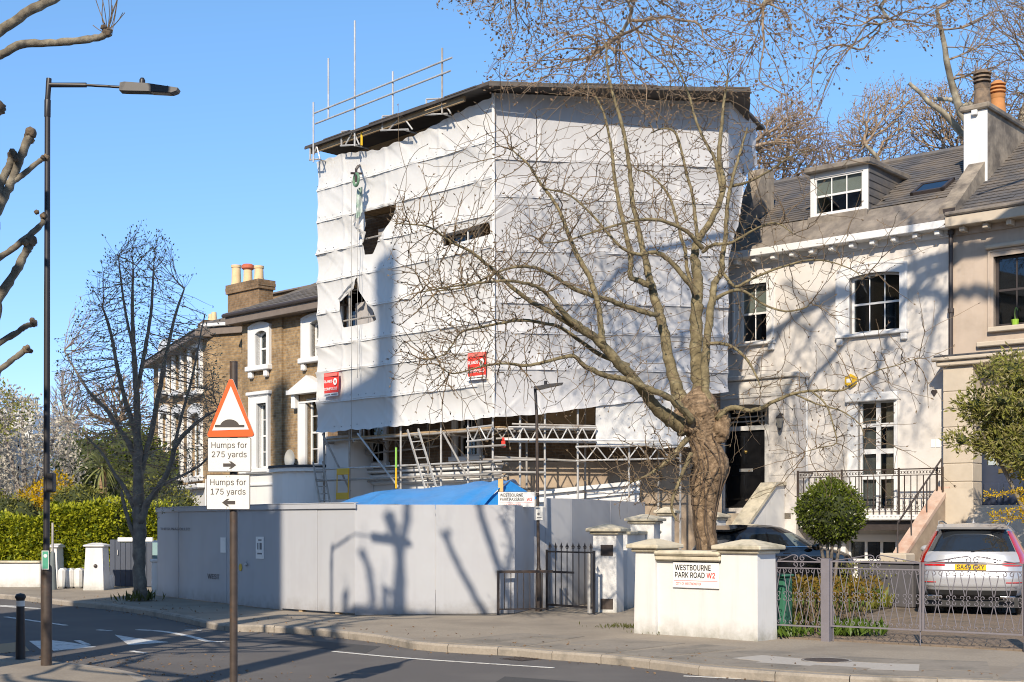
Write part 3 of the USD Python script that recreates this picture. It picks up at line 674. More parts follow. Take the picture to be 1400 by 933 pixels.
# french window
casing(hA, FA.u(1160), FA.u(1228), fw_[2], FA.z(1195, 546), *fw_[:2], fw_[2] - .1, fw_[3], 0, .04)
part(hA, 'window_hood', MB().cbox(FA.u(1158), FA.u(1229), -.14, .02, FA.z(1195, 549), FA.z(1195, 537.5), .02), paint_w)
reveal(hA, *fw_, -.02, .22)
zz = lambda y: (FA.z(1200, y) - fw_[2]) / (fw_[3] - fw_[2])
window(hA, *fw_, .10, cols=2, splits=(zz(581),), fw=.06, bw=.12, rail=.09, bars_rows=(zz(617), zz(652)), label='tall french window opening on the balcony')
part(hA, 'curtain', MB().box(fw_[0] + .62, fw_[0] + .82, .24, .26, fw_[2], fw_[3]), M('brown_curtain', (.30, .22, .15), .9, .15, 3)); part(hA, 'curtain', MB().box(fw_[0] + .04, fw_[0] + .50, .24, .26, fw_[2], fw_[3] - .4), M('grey_curtain', (.22, .20, .18), .9, .2, 3))
# basement window
wall_part(hA, 'basement_surround', FA.u(1150, -.02), FA.u(1243, -.02), .1, FA.z(1200, 731), -.03, -.001, paint_w, [sbox(bw_[0], bw_[2], bw_[1], bw_[3])])
window(hA, *bw_, .16, cols=3, splits=(), fw=.045, bw=.07, label='three-light basement window')
part(hA, 'basement_sill', MB().cbox(bw_[0] - .15, bw_[1] + .15, -.14, .15, bw_[2] - .08, bw_[2], .012), paint_w)
# porch
vp = -.55; pu0, pu1 = FA.u(950, vp), FA.u(1088.5, vp)
po0, po1 = FA.u(988, vp), FA.u(1051, vp)
zpt, zpb = FA.z(1080, 509, vp), FA.z(1080, 541, vp)
pr = part(hA, 'porch', MB().poly(sbox(pu0, .1, pu1, zpb + .05).difference(arch(po0, po1, 2.1, FA.z(1020, 553, vp), .12)), vp, vp + .12).box(pu1 - .14, pu1, vp + .12, -.002, .1, zpb + .05).box(pu0, pu0 + .14, vp + .12, -.002, .1, zpb + .05), stucco_fac, label='projecting porch round the front door')
for (dz0, dz1, o) in ((zpb, zpb + .10, .03), (zpb + .10, zpt - .12, .015), (zpt - .12, zpt, .10)):
    part(pr, 'entablature_band', MB().cbox(pu0 - o, pu1 + o, vp - o, .0 - .003, dz0, dz1 - .002, .02), M('porch_stone', (.62, .585, .53), .8, .1, 4, col2=(.40, .37, .33), fac2=(.5, .7), scale2=2) if dz0 == zpb else '/World/Looks/porch_stone')
for y in (560, 590, 620, 650):
    zj = FA.z(1075, y, vp)
    part(pr, 'rustication_band', MB().poly(sbox(po1 + .08, zj + .012, pu1 + .012, FA.z(1075, y - 30, vp) - .012), vp - .014, vp + .05).box(pu1 - .05, pu1 + .013, vp + .04, -.003, zj + .012, FA.z(1075, y - 30, vp) - .012), stucco_fac)
dv = .05; dz_ = FA.z(1020, 693, dv)
d0, d1 = FA.u(993, dv), FA.u(1046, dv); zft, zfb = FA.z(1020, 564, dv), FA.z(1020, 589, dv)
m = MB()
m.poly(sbox(po0 + .05, dz_ - .1, po1 + .2, zft + .35).difference(sbox(d0, dz_ - .2, d1, zft)), dv - .02, dv + .08)
m.box(d0, d1, dv - .03, dv + .06, zfb, zfb + .12)
part(hA, 'door_frame', m, paint_w)
m = MB()
for q in (.33, .66): m.box(d0, d1, dv, dv + .03, zfb + .12 + (zft - zfb - .12) * q - .016, zfb + .12 + (zft - zfb - .12) * q + .016)
for q in (.08, .92): m.box(d0 + (d1 - d0) * q - .014, d0 + (d1 - d0) * q + .014, dv, dv + .03, zfb + .1, zft)
fl = part(hA, 'fanlight', m, paint_w); part(fl, 'pane', MB().box(d0, d1, dv + .035, dv + .04, zfb + .1, zft), glass)
door = part(hA, 'door', MB().cbox(d0 + .01, d1 - .01, dv + .03, dv + .08, dz_, zfb - .003, .008), black_gloss)
W = d1 - d0; Hd = zfb - dz_
for (a, b, c, e) in ((.12, .46, .10, .42), (.54, .88, .10, .42), (.12, .46, .56, .93), (.54, .88, .56, .93)):
    part(door, 'door_panel', MB().cbox(d0 + W * a, d0 + W * b, dv + .015, dv + .04, dz_ + Hd * c, dz_ + Hd * e, .02), black_gloss)
part(door, 'letter_plate', MB().cbox(d0 + W * .32, d0 + W * .68, dv + .018, dv + .032, dz_ + Hd * .46, dz_ + Hd * .50, .004), steel)
part(door, 'knocker', MB().ball((d0 + W * .5, dv + .02, dz_ + Hd * .72), .05, 1), brass)
# steps and sloped flank walls
fl0 = 2.05; nst = 9
for i in range(nst):
    z = fl0 - (fl0 - .15) * i / nst; v1 = vp - .1 - .28 * i
    part(hA, 'step', MB().cbox(po0 - .15, po1 + .2, v1 - .28, (vp + .2) if i == 0 else v1 + .02, max(.1, z - .25), z, .012), stone_b)
part(hA, 'porch_floor', MB().box(pu0 + .15, pu1 - .15, vp, .3, 1.9, fl0 + .002), stone_b)
for (ua, lab) in ((po1 + .12, 'sloping flank wall right of the entrance steps'), (po0 - .75, 'sloping flank wall left of the entrance steps')):
    Pz = [(vp - .02, 2.75), (vp - .5, 2.72), (vp - 2.2, 1.45), (vp - 2.2, .1), (vp - .02, .1)]
    m = MB(); g = Polygon(Pz); mm = trimesh.creation.extrude_polygon(g, .34, engine='earcut'); v = np.array(mm.vertices); m.raw(np.c_[ua + v[:, 2], v[:, 0], v[:, 1]], mm.faces)
    q = part(hA, 'flank_wall', m, stucco_w, label=lab)
    m = MB()
    for (a, b) in ((Pz[0], Pz[1]), (Pz[1], Pz[2])): m.beam((ua + .17, a[0], a[1] + .045), (ua + .17, b[0], b[1] + .045), .46, .09, up=(1, 0, 0)) if False else m.raw(*CHULL(np.array([[ua + o, p[0], p[1] + h] for p in (a, b) for o in (-.06, .40) for h in (.0, .09)])))
    part(q, 'coping', m, cap_m)
fr = Fr(*FA.w(po1 - .05, vp - 2.6, 0)[:2], FA.deg)
q = part(hA, 'newel_pier', MB().box(po1 - .1, po1 + .34, vp - 3.0, vp - 2.6, .1, HC + .12), stucco_w, label='small capped pier at the foot of the right flank wall')
cap(hA, po1 - .1, po1 + .34, vp - 3.0, vp - 2.6, HC + .12, .10)
# balcony
bu0, bu1, vb = FA.u(1091, -.75), FA.u(1289, -.75), -.75
zbf, zbt = FA.z(1215, 704, vb), FA.z(1215, 641.5, vb)
bl = part(hA, 'balcony_slab', MB().cbox(bu0, bu1, vb - .04, -.032, zbf - .13, zbf, .02), paint_w)
m = MB()
for i in range(int((bu1 - bu0) / .11)): m.ball((bu0 + .06 + i * .11, vb - .045, zbf - .03), (.028, .02, .028), 0)
part(bl, 'edge_moulding', m, paint_w, kind='stuff')
part(bl, 'support_beam', MB().box(bu0 + .1, bu1 - .1, vb + .12, vb + .3, zbf - .36, zbf - .132), gutter_m)
rail = part(hA, 'balcony_railing', MB().box(bu0, bu1, vb - .02, vb + .015, zbt - .03, zbt).box(bu0, bu1, vb - .012, vb + .008, zbt - .17, zbt - .15).box(bu0, bu1, vb - .012, vb + .008, zbf + .06, zbf + .08).box(bu0 - .02, bu0 + .02, vb, -.01, zbt - .03, zbt), iron_br)
nb = int((bu1 - bu0) / .155)
def ring(c, r, w=.011, n=9, a0=0, a1=2 * math.pi, y=0):
    t = np.linspace(a0, a1, n); return np.stack([c[0] + r * np.cos(t), np.full(n, y), c[1] + r * np.sin(t)], 1)
for i in range(nb + 1):
    x = bu0 + (bu1 - bu0) * i / nb; b = MB()
    b.box(x - .009, x + .009, vb - .012, vb + .006, zbf + .0, zbt - .16)
    if i < nb:
        c = x + (bu1 - bu0) / nb / 2
        b.tube(ring((c - .035, zbt - .09), .036, y=vb - .004), .0085, 4); b.tube(ring((c + .038, zbt - .09), .036, y=vb - .004), .0085, 4)
        b.tube(ring((c, zbf + .16), .055, y=vb - .004), .009, 4)
    b.ball((x, vb - .003, zbf + .42), (.03, .012, .035), 0); b.ball((x, vb - .003, zbf + .28), (.03, .012, .06), 0)
    part(rail, 'baluster', b, iron_br)
for x in (bu0, FA.u(1151, vb), FA.u(1229, vb), FA.u(1281, vb), bu1): part(rail, 'standard', MB().box(x - .018, x + .018, vb - .022, vb + .016, zbf - .02, zbt + .02), iron_br)
# small fittings
def fixed(name, lab, cat): return FA.thing(name, lab, cat)
al = fixed('alarm_box', 'yellow hexagonal burglar alarm box on the white house front', 'alarm box'); au, az = FA.uz(1164.5, 521)
hexa = Polygon([(au + .165 * math.cos(a), az + .165 * math.sin(a)) for a in np.arange(6) * math.pi / 3 + .5])
part(al, 'body', MB().poly(hexa, -.09, -.001).poly(hexa.buffer(-.03), -.105, -.088), yellow_m)
part(al, 'badge', MB().cbox(au - .09, au + .05, -.112, -.103, az - .05, az + .045, .004), white_sign)
ln = fixed('wall_lantern', 'dark iron lantern on the porch pier', 'lantern'); lu, lz = FA.uz(1070.5, 578, vp)
m = MB().lathe([(.02, .22), (.03, .19), (.10, .13), (.115, .10), (.10, .09)], 6, (lu, vp - .17, lz)); m.lathe([(.0, -.22), (.03, -.20), (.05, -.15), (.055, -.14)], 6, (lu, vp - .17, lz))
m.box(lu - .012, lu + .012, vp - .17, vp - .01, lz + .2, lz + .225); part(ln, 'frame', m, iron)
part(ln, 'lamp_glass', MB().lathe([(.055, -.14), (.10, .09)], 6, (lu, vp - .17, lz)), M('lantern_glass', (.20, .19, .17), .2, .1))
pi = fixed('downpipe', 'dark cast iron downpipe with a hopper between the two houses', 'downpipe'); pu = FA.u(1300, -.1)
part(pi, 'pipe', MB().tube([[pu, -.1, zsof - .05], [pu, -.1, FA.z(1300, 494, -.1)]], .05, 10), gutter_m)
part(pi, 'hopper', MB().raw(*CHULL(np.array([[pu + a * w, -.1 + b * w * .8, z] for z, w in ((zfas + .10, .12), (zfas + .3, .15)) for a in (-1, 1) for b in (-1, 1)]))), gutter_m)
for y in (318, 425): part(pi, 'collar', MB().lathe([(.05, -.05), (.075, -.05), (.075, .05), (.05, .05)], 10, (pu, -.1, FA.z(1300, y, -.1))), gutter_m)
wp = fixed('waste_pipe', 'thin white pipe on the porch corner', 'pipe'); x = FA.u(1103, -.05); part(wp, 'pipe', MB().tube([[x, -.05, FA.z(1103, 508, 0)], [x, -.05, 2.6]], .03, 8), paint_w)
hr = fixed('heart_ornament', 'small dark heart ornament on the wall by the beige porch', 'ornament'); hu, hz = FA.uz(1277.5, 537)
part(hr, 'heart', MB().poly(unary_union([Point(hu - .03, hz + .02).buffer(.045), Point(hu + .03, hz + .02).buffer(.045), Polygon([(hu - .07, hz + .0), (hu + .07, hz + .0), (hu, hz - .10)])]), -.02, -.001), gutter_m)
for a, b, lab in ((1273, 1279, 'left one of two small white plaques beside the beige porch'), (1280, 1286, 'right one of two small white plaques beside the beige porch')):
    q = fixed('wall_plaque', lab, 'plaque'); part(q, 'plate', MB().cbox(FA.u(a), FA.u(b), -.015, -.001, FA.z(1279, 612), FA.z(1279, 601), .003), white_sign)

# ================= beige house at the right edge
hB = FA.thing('beige_house', 'beige rendered house at the right edge of the terrace, with a dark window', 'house')
uE = FA.u(1530)
bwn = (FA.u(1359), FA.u(1416), FA.z(1380, 445), FA.z(1380, 349))
wall_part(hB, 'front_wall', uB, uE, 0, zsof + .05, -.004, .3, stucco_b, [sbox(bwn[0], bwn[2], bwn[1], bwn[3]), sbox(FA.u(1333), 1.8, FA.u(1405), FA.z(1360, 560))])
part(hB, 'soffit', MB().box(uB, uE, -.36, -.005, zsof, zsof + .03), stone_b)
part(hB, 'fascia', MB().cbox(uB, uE, -.44, -.35, zsof - .01, zfas + .06, .012), stone_b)
part(hB, 'gutter', MB().cbox(uB, uE, -.50, -.36, zfas + .062, zfas + .16, .03), lead_m)
part(hB, 'frieze', MB().box(uB + .1, uE, -.06, -.006, zsof - .16, zsof - .002), stucco_b)
u = uB + .35
while u < uE: part(hB, 'modillion', MB().cbox(u - .06, u + .06, -.32, -.062, zsof - .13, zsof - .003, .012), stone_b); u += du
part(hB, 'side_wall', MB().box(uE - .3, uE, .3, 8.7, 0, zsof), stucco_b)
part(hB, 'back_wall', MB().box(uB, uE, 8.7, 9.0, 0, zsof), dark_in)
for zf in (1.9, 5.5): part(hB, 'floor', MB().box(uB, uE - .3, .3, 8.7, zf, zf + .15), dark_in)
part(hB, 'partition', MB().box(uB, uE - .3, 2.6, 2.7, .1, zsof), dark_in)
part(hB, 'roof', MB().raw(np.array([[uB, -.30, zfas + .05], [uE, -.30, zfas + .05], [uE, 4.3, 11.73], [uB, 4.3, 11.73], [uB, 8.9, zpar - .1], [uE, 8.9, zpar - .1]]), np.array([[0, 1, 2, 3], [3, 2, 5, 4]])), slate_m)
pitB = math.atan2(11.73 - zfas - .05, 4.6)
slates(hB, (uB + .02, -.30, zfas + .08), (1, 0, 0), (0, math.cos(pitB), math.sin(pitB)), (0, -math.sin(pitB), math.cos(pitB)), uE - uB, 4.6 / math.cos(pitB), slate_m, seed=5)
window(hB, *bwn, .12, cols=2, splits=(.52,), mat=gutter_m, fw=.06, bw=.03, label='dark framed sash window reflecting bare trees', pane=glass)
reveal(hB, *bwn, -.02, .2, mat=stucco_b)
casing(hB, FA.u(1352), FA.u(1425), bwn[2] - .02, bwn[3] + .16, *bwn[:2], bwn[2] - .1, bwn[3], 0, .05, mat=stucco_b)
part(hB, 'window_hood', MB().cbox(FA.u(1349), FA.u(1430), -.16, 0, bwn[3] + .17, bwn[3] + .28, .03), stone_b)
sl = part(hB, 'sill', MB().cbox(FA.u(1353), FA.u(1430), -.14, .1, bwn[2] - .13, bwn[2] - .02, .015), stone_b)
part(hB, 'string_course', MB().cbox(FA.u(1337), uE, -.12, -.005, FA.z(1370, 473), FA.z(1370, 466), .02), stone_b)
pt = FA.thing('potted_plant', 'small green potted plant on the dark window sill', 'plant'); x, zz_ = FA.uz(1388, 443, .05)
part(pt, 'pot', MB().lathe([(.0, 0), (.07, 0), (.085, .13), (.0, .13)], 10, (x, .05, bwn[2] + .0)), M('lime_pot', (.25, .42, .04), .4, .1))
part(pt, 'stem', MB().tube(crom([[x, .05, bwn[2] + .12], [x - .01, .05, bwn[2] + .3], [x + .02, .05, bwn[2] + .4], [x + .06, .05, bwn[2] + .33]], 4), .012, 5), M('stem_green', (.15, .25, .05), .6))
# beige porch
vq = -.55; q0, q1 = FA.u(1289, vq), FA.u(1330, vq); zq = FA.z(1310, 500, vq)
ps = part(hB, 'porch_pier', MB().box(q0 + .02, q1 - .02, vq + .02, -.006, .1, zq), stone_b)
ys = [502, 535, 559, 584, 609, 634, 659, 684, 709]
for a, b in zip(ys[:-1], ys[1:]):
    part(ps, 'stone_block', MB().cbox(q0, q1, vq, -.008, FA.z(1310, b, vq) + .008, FA.z(1310, a, vq) - .008, .012), stone_b)
part(hB, 'porch_entablature', MB().cbox(q0 - .12, q0 + 2.6, vq - .12, -.006, zq + .0, zq + .12, .02).cbox(q0 - .2, q0 + 2.7, vq - .2, -.007, zq + .118, zq + .2, .02), stone_b)
part(hB, 'porch_roof', MB().cbox(q0 - .16, q0 + 2.6, vq - .16, -.008, zq + .199, zq + .25, .01), rust)
dzb = FA.z(1360, 706, .1)
db = part(hB, 'door', MB().box(FA.u(1333), FA.u(1405), .1, .15, dzb, FA.z(1360, 562)), blue_door, label='dark blue panelled front door')
dW = FA.u(1405) - FA.u(1336); dx = FA.u(1336)
for (a, b, c, e) in ((.1, .42, .12, .4), (.5, .9, .12, .4)):
    part(db, 'door_panel', MB().cbox(dx + dW * a, dx + dW * b, .07, .11, dzb + 1.9 * c, dzb + 1.9 * e, .03), blue_door)
part(db, 'letter_plate', MB().cbox(FA.u(1363), FA.u(1383), .085, .102, FA.z(1372, 647, .1), FA.z(1372, 641, .1), .004), brass)
part(db, 'glazed_light', MB().box(FA.u(1349), FA.u(1368), .09, .102, FA.z(1360, 636, .1), FA.z(1360, 618, .1)), M('pale_door_glass', (.35, .40, .42), .15, .1))
# stair flank wall of the beige house, with handrail
sA_, sB_ = np.array([FA.u(1290, -.6), -.6, FA.z(1290, 672, -.6)]), np.array([FA.u(1230, -2.6), -2.6, FA.z(1230, 762, -2.6)])
m = MB(); P = []
for p in (sA_, sB_):
    for o in (-.12, .12): P += [[p[0] + o, p[1] + o * .3, p[2]], [p[0] + o, p[1] + o * .3, .1]]
part(hB, 'stair_flank_wall', MB().raw(*CHULL(np.array(P))), tan_render)
P = [[p[0] + o, p[1] + o * .3, p[2] + h] for p in (sA_, sB_) for o in (-.135, .135) for h in (.001, .11)]
part(hB, 'stair_coping', MB().raw(*CHULL(np.array(P))), pink_st)
m = MB().tube([sA_ + [0, -.1, .75], sB_ + [0, -.1, .75]], .022, 6); part(hB, 'handrail', m, gutter_m)
for q in (0, .35, .7, 1.0): p = sA_ + (sB_ - sA_) * q; part(hB, 'handrail_post', MB().tube([p + [0, -.1, .0], p + [0, -.1, .75]], .016, 6), gutter_m)
m = MB().cbox(sB_[0] - .3, sB_[0] + .32, sB_[1] - .4, sB_[1] + .1, .1, HC - .62, .03); part(hB, 'stair_pier', m, stone_b)
part(hB, 'stair_side_wall', MB().raw(*CHULL(np.array([[FA.u(1292, -.7), -.75, z] for z in (.1, FA.z(1292, 668, -.7))] + [[FA.u(1331, -.7), -.72, z] for z in (.1, FA.z(1331, 668, -.7))] + [[FA.u(1331, -.7), -.5, .1], [FA.u(1292, -.7), -.5, .1]]))), stone_b)
part(hB, 'steps', MB().raw(*CHULL(np.array([[q1, -.5, .1], [q1 + 1.8, -.5, .1], [q1, -.5, 2.2], [q1 + 1.8, -.5, 2.2], [q1, -2.9, .1], [q1 + 1.8, -2.9, .1]]))), stone_b)
# party-wall chimney stack
cs = FA.thing('chimney_stack', 'rendered chimney stack with two pots on the wall between the right-hand houses', 'chimney')
vc = 1.6; c0, c1 = FA.u(1318.5, vc), FA.u(1350, vc); zc0, zc1 = zpar - .2, FA.z(1333, 152, vc)
part(cs, 'stack', MB().box(c0, c1, vc, 4.6, zc0, zc1), soot_render)
part(cs, 'front_face', MB().cbox(c0 - .01, c1 + .005, vc - .03, vc + .01, zc0, zc1, .01), stucco_w, label='whitewashed end face of the stack')
part(cs, 'cap_band', MB().cbox(c0 - .09, c1 + .09, vc - .12, 4.7, zc1, zc1 + .14, .03), soot_render)
part(cs, 'keystone', MB().cbox((c0 + c1) / 2 - .07, (c0 + c1) / 2 + .07, vc - .13, vc - .02, zc1 - .12, zc1 - .002, .01), stucco_w)
def louvre_pot(cx, cy, r, h, mat, lab):
    pr_ = [(r * 1.15, 0), (r * 1.05, .1), (r * .85, h * .5), (r * .92, h * .52), (r * 1.0, h * .62)]
    for i in range(3): z = h * .64 + i * h * .1; pr_ += [(r * .7, z), (r * .7, z + h * .035), (r * 1.02, z + h * .04), (r * .98, z + h * .085)]
    pr_ += [(r * .7, h * .95), (r * .5, h), (0, h)]
    part(cs, 'chimney_pot', MB().lathe(pr_, 14, (cx, cy, zc1 + .138)), mat, label=lab, smooth=40)
louvre_pot((c0 + c1) / 2 - .02, vc + .45, .21, .98, pot_dark, 'sooty louvred pot'); louvre_pot((c0 + c1) / 2 + .02, vc + 1.35, .20, .92, pot_orange, 'orange louvred pot')
# party wall parapet down the roof
m = MB(); m.raw(*CHULL(np.array([[u, y, z] for u in (c0 + .12, c1 - .05) for y, z in ((-.2, zfas + .05), (-.2, zfas + .33), (vc + .1, zpar + (vc) * math.tan(pit) + .25), (vc + .1, zpar))])))
part(cs, 'party_wall_coping', m, soot_render)
# ------------------------------------------------------------------ sheeted scaffold on the corner house
def sheet_mat(name, base, tr):
    N = {'g': ('geometry', {}), 'n': ('noise_texture', {'scale': 1.2, 'detail': 5.0, 'roughness': .6}), 'r': ('rgb_ramp', {'ramp': [(.3, np.array(base) * .92), (.7, np.array(base))]}),
         'p': ('principled_bsdf', {'roughness': .42, 'specular_ior_level': .35}), 't': ('translucent_bsdf', {'color': tuple(np.array(base) * .9)}), 'm': ('mix_closure', {'fac': tr}),
         'mp': ('mapping', {'scale': (1.0, 1.0, .35)}), 'w': ('noise_texture', {'scale': 7.0, 'detail': 4.0, 'roughness': .62, 'distortion': .8}), 'b': ('bump', {'strength': .22, 'distance': .05})}
    return usdkit.material(stage, lk(name), N, [('g.position', 'n.vector'), ('n.fac', 'r.fac'), ('r.color', 'p.base_color'), ('g.position', 'mp.vector'), ('mp.vector', 'w.vector'), ('w.fac', 'b.height'), ('b.normal', 'p.normal'), ('p.BSDF', 'm.closure1'), ('t.BSDF', 'm.closure2')], surface='m.closure')
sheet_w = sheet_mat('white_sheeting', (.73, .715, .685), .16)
sheet_dim = sheet_mat('dim_lit_sheeting', (.50, .495, .50), .12)  # sheeting colour darkened so the right-hand faces look dimmer lit than the left
tie_m = M('sheet_tie', (.16, .16, .17), .6, .1)
tarp_m = M('blue_tarpaulin', (.025, .23, .58), .38, .10, 3, .35, 9, col2=(.03, .26, .64), fac2=(.45, .65), scale2=2, trans=.12, dist=.03)
roof_sheet_m = M('temporary_roof_sheet', (.06, .052, .046), .7, .2, 6, col2=(.10, .08, .065), fac2=(.5, .7), scale2=1.2)
CX, CY = -.42, 31.0
SL = Fr(CX, CY, -45); SR = Fr(CX, CY, 8)
UL = SL.u(433); UR = SR.u(996)
def nz(a, b=0, c=0, seed=0): return meshkit.noise(np.stack(np.broadcast_arrays(a, b, c), -1), seed) - .5
def sheeting(parent, fr, u0, u1, zs, mat, top, bot, holes=(), seed=0, res=.034, poles=(), mdl='sheeting_panel'):
    for j in range(len(zs) - 1):
        z0, z1 = zs[j], zs[j + 1]
        nu, nzv = int((u1 - u0) / res), max(6, int((z1 - z0) / res))
        U = np.linspace(u0, u1, nu + 1)[:, None]; T = np.linspace(0, 1, nzv + 1)[None]
        lo = z0 + .016 * nz(U * 1.3, j, 0, seed) - .010 * np.abs(np.sin(U * 1.6 + j)); hi = z1 + .016 * nz(U * 1.3, j + 1, 0, seed) - .010 * np.abs(np.sin(U * 1.6 + j + 1))
        if j == 0: lo = bot(U)
        if j == len(zs) - 2: hi = top(U)
        lo = lo - .045 * (j > 0)
        Z = lo + (hi - lo) * T; Ub = U + 0 * Z
        d_lo, d_hi = (Z - lo), (hi - Z)
        bulge = .05 * np.sin(np.pi * T) * (1.0 + 1.2 * nz(Ub * .7, Z * .7, j, seed + 3))
        pk = nz(Ub * 10, j * 7.1, 0, seed + 5) * np.exp(-d_lo / .10) * .03 + nz(Ub * 10, (j + 1) * 7.1, 0, seed + 5) * np.exp(-d_hi / .10) * .03
        a = .9 + .5 * nz(j, 0, 0, seed + 9)
        p1 = Ub * np.cos(a) + Z * np.sin(a); q1 = -Ub * np.sin(a) + Z * np.cos(a)
        fold = np.maximum(0, nz(p1 * 5.5, q1 * .7, j, seed + 7) - .10) * .07 * np.clip(1 - np.minimum(d_lo, d_hi) * 2.2 + .35, .1, 1)
        a = -.8
        p1 = Ub * np.cos(a) + Z * np.sin(a); q1 = -Ub * np.sin(a) + Z * np.cos(a)
        fold2 = np.maximum(0, nz(p1 * 6.5, q1 * .6, j, seed + 17) - .15) * .10 * np.exp(-(np.minimum(Ub - u0, u1 - Ub)) / .7)
        big = .07 * nz(Ub * .55, Z * .55, 0, seed + 11)
        out = -bulge + pk + fold + fold2 + big + .016 * np.exp(-(d_lo / .05) ** 2) + .016 * np.exp(-(d_hi / .05) ** 2)
        for pu in poles: out = out + .02 * np.exp(-((Ub - pu) / .06) ** 2)
        P = np.stack([Ub, -out - .004 * (d_lo < .05), Z], -1)
        i, jj = np.meshgrid(np.arange(nu), np.arange(nzv), indexing='ij'); b = nzv + 1
        q = np.stack([i * b + jj, (i + 1) * b + jj, (i + 1) * b + jj + 1, i * b + jj + 1], -1).reshape(-1, 4)
        V = P.reshape(-1, 3)
        for h in holes:
            if h.bounds[1] > V[:, 2].max() or h.bounds[3] < V[:, 2].min(): continue
            import shapely
            pts = shapely.points(V[:, 0], V[:, 2]); ins = shapely.contains(h, pts)
            keep = ~ins[q].all(1); q = q[keep]
            edge = np.unique(q[ins[q].any(1)]); edge = edge[ins[edge]]
            for e in edge:
                c = h.exterior.interpolate(h.exterior.project(Point(V[e, 0], V[e, 2])))
                V[e, 0], V[e, 2] = c.x, c.y
        if len(q) == 0: continue
        ws = V.copy(); ws[:, :2] = fr.o + V[:, :1] * fr.t + V[:, 1:2] * fr.n
        used = np.unique(q); rm = np.full(len(ws), -1); rm[used] = np.arange(len(used))
        part(parent, mdl, (ws[used], rm[q]), mat, smooth=True)
def tw(fr, m): return m.xf(lambda v: np.c_[fr.o + v[:, :1] * fr.t + v[:, 1:2] * fr.n, v[:, 2]])
sh = thing('scaffold_sheeting', 'white plastic sheeting wrapped round the scaffold of the corner house', 'sheeting')
zl = lambda y: HC + (YH - y) * CY / F
zsL = [zl(y) for y in (569, 524, 477, 436, 385, 335, 290, 240, 190, 138)]
zb0, zb1 = SL.z(436, 591.5), SL.z(674, 570)
tops = np.array([SL.uz(*q) for q in ((434, 222), (470, 210), (520, 205), (570, 184), (620, 158), (672, 134))])
topL = lambda U: np.interp(U, tops[:, 0], tops[:, 1]) + .015 * np.sin(U * 14)
botL = lambda U: zb0 + (zb1 - zb0) * (U - UL) / (0 - UL) - .03 * np.abs(np.sin(U * 2.4)) + .012 * np.sin(U * 13)
def hpoly(fr, pts, v=0): return Polygon([fr.uz(a, b, v) for a, b in pts])
hA_ = hpoly(SL, [(497, 290), (541, 279), (537, 293), (523, 316), (507, 347), (496, 348), (494, 319), (497, 308)])
hB_ = hpoly(SL, [(462, 408), (475, 393), (487, 379), (489, 398), (500, 413), (509, 423), (512, 438), (500, 442), (469, 448)])
hC_ = hpoly(SL, [(604, 321), (667, 303), (667, 320), (604, 337)])
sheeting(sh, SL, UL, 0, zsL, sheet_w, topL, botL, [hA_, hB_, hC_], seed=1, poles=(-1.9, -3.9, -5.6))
yR = (565, 505, 456, 415, 345, 273, 222, 134); zsR = [SR.z(850, y) for y in yR]
zsR[0] = zb1
bR = np.array([SR.uz(*q) for q in ((675, 570), (740, 566), (810, 556), (900, 545), (1000, 535))])
botR = lambda U: np.interp(U, bR[:, 0], bR[:, 1]) - .02 * np.abs(np.sin(U * 5))
zr = HC + (YH - 112) / F * (CY - .62)
topR = lambda U: 0 * U + zr - .05
sheeting(sh, SR, 0, UR, zsR, sheet_dim, topR, botR, [], seed=31, poles=(1.1, 2.9, 4.4))
# corner wrap, lower hanging sheet, return
c = MB(); zz_ = np.linspace(zb1 - .02, zr - .08, 120)
ang = np.linspace(-.2, 1.15, 7)
P = []
for z in zz_:
    r = .055 + .02 * float(nz(z * 3, 0, 0, 4))
    P.append([[CX + r * math.cos(math.radians(225 + 75 * q)), CY + r * math.sin(math.radians(225 + 75 * q)), z] for q in np.linspace(0, 1, 7)])
part(sh, 'corner_wrap', MB(True).grid(np.array(P).transpose(1, 0, 2)), sheet_w)
lo = lambda U: SR.z(880, 612) + .02 * np.sin(U * 6); hi = lambda U: 0 * U + SR.z(880, 540)
sheeting(sh, SR, SR.u(815), SR.u(945), [SR.z(880, 612), SR.z(880, 540)], sheet_w, hi, lo, [], seed=51, mdl='hanging_sheet')
RC = SR.w(UR, 0, 0); RT = Fr(RC[0], RC[1], 64.4); rL = RT.u(1034)
sheeting(sh, RT, 0, rL, [9.0, RT.z(1010, 149)], sheet_dim, lambda U: 0 * U + RT.z(1010, 149), lambda U: np.interp(U, [0, RT.u(1008), RT.u(1018), rL], [RT.z(997, 350), RT.z(1008, 310), RT.z(1018, 238), RT.z(1034, 226)]), [], seed=61, res=.04)
# ties along the seams
ties = MB(); rng = np.random.default_rng(5)
for fr, ua, ub, zs in ((SL, UL, 0, zsL), (SR, 0, UR, zsR)):
    for z in zs[:-1]:
        for u in np.arange(ua + .15, ub - .1, .33):
            if rng.random() < .75: ties.ball(fr.w(u + rng.normal(0, .03), -.055, z + .05 + rng.normal(0, .012)), (.014, .014, .014), 0)
part(sh, 'sheet_ties', ties, tie_m, kind='stuff')
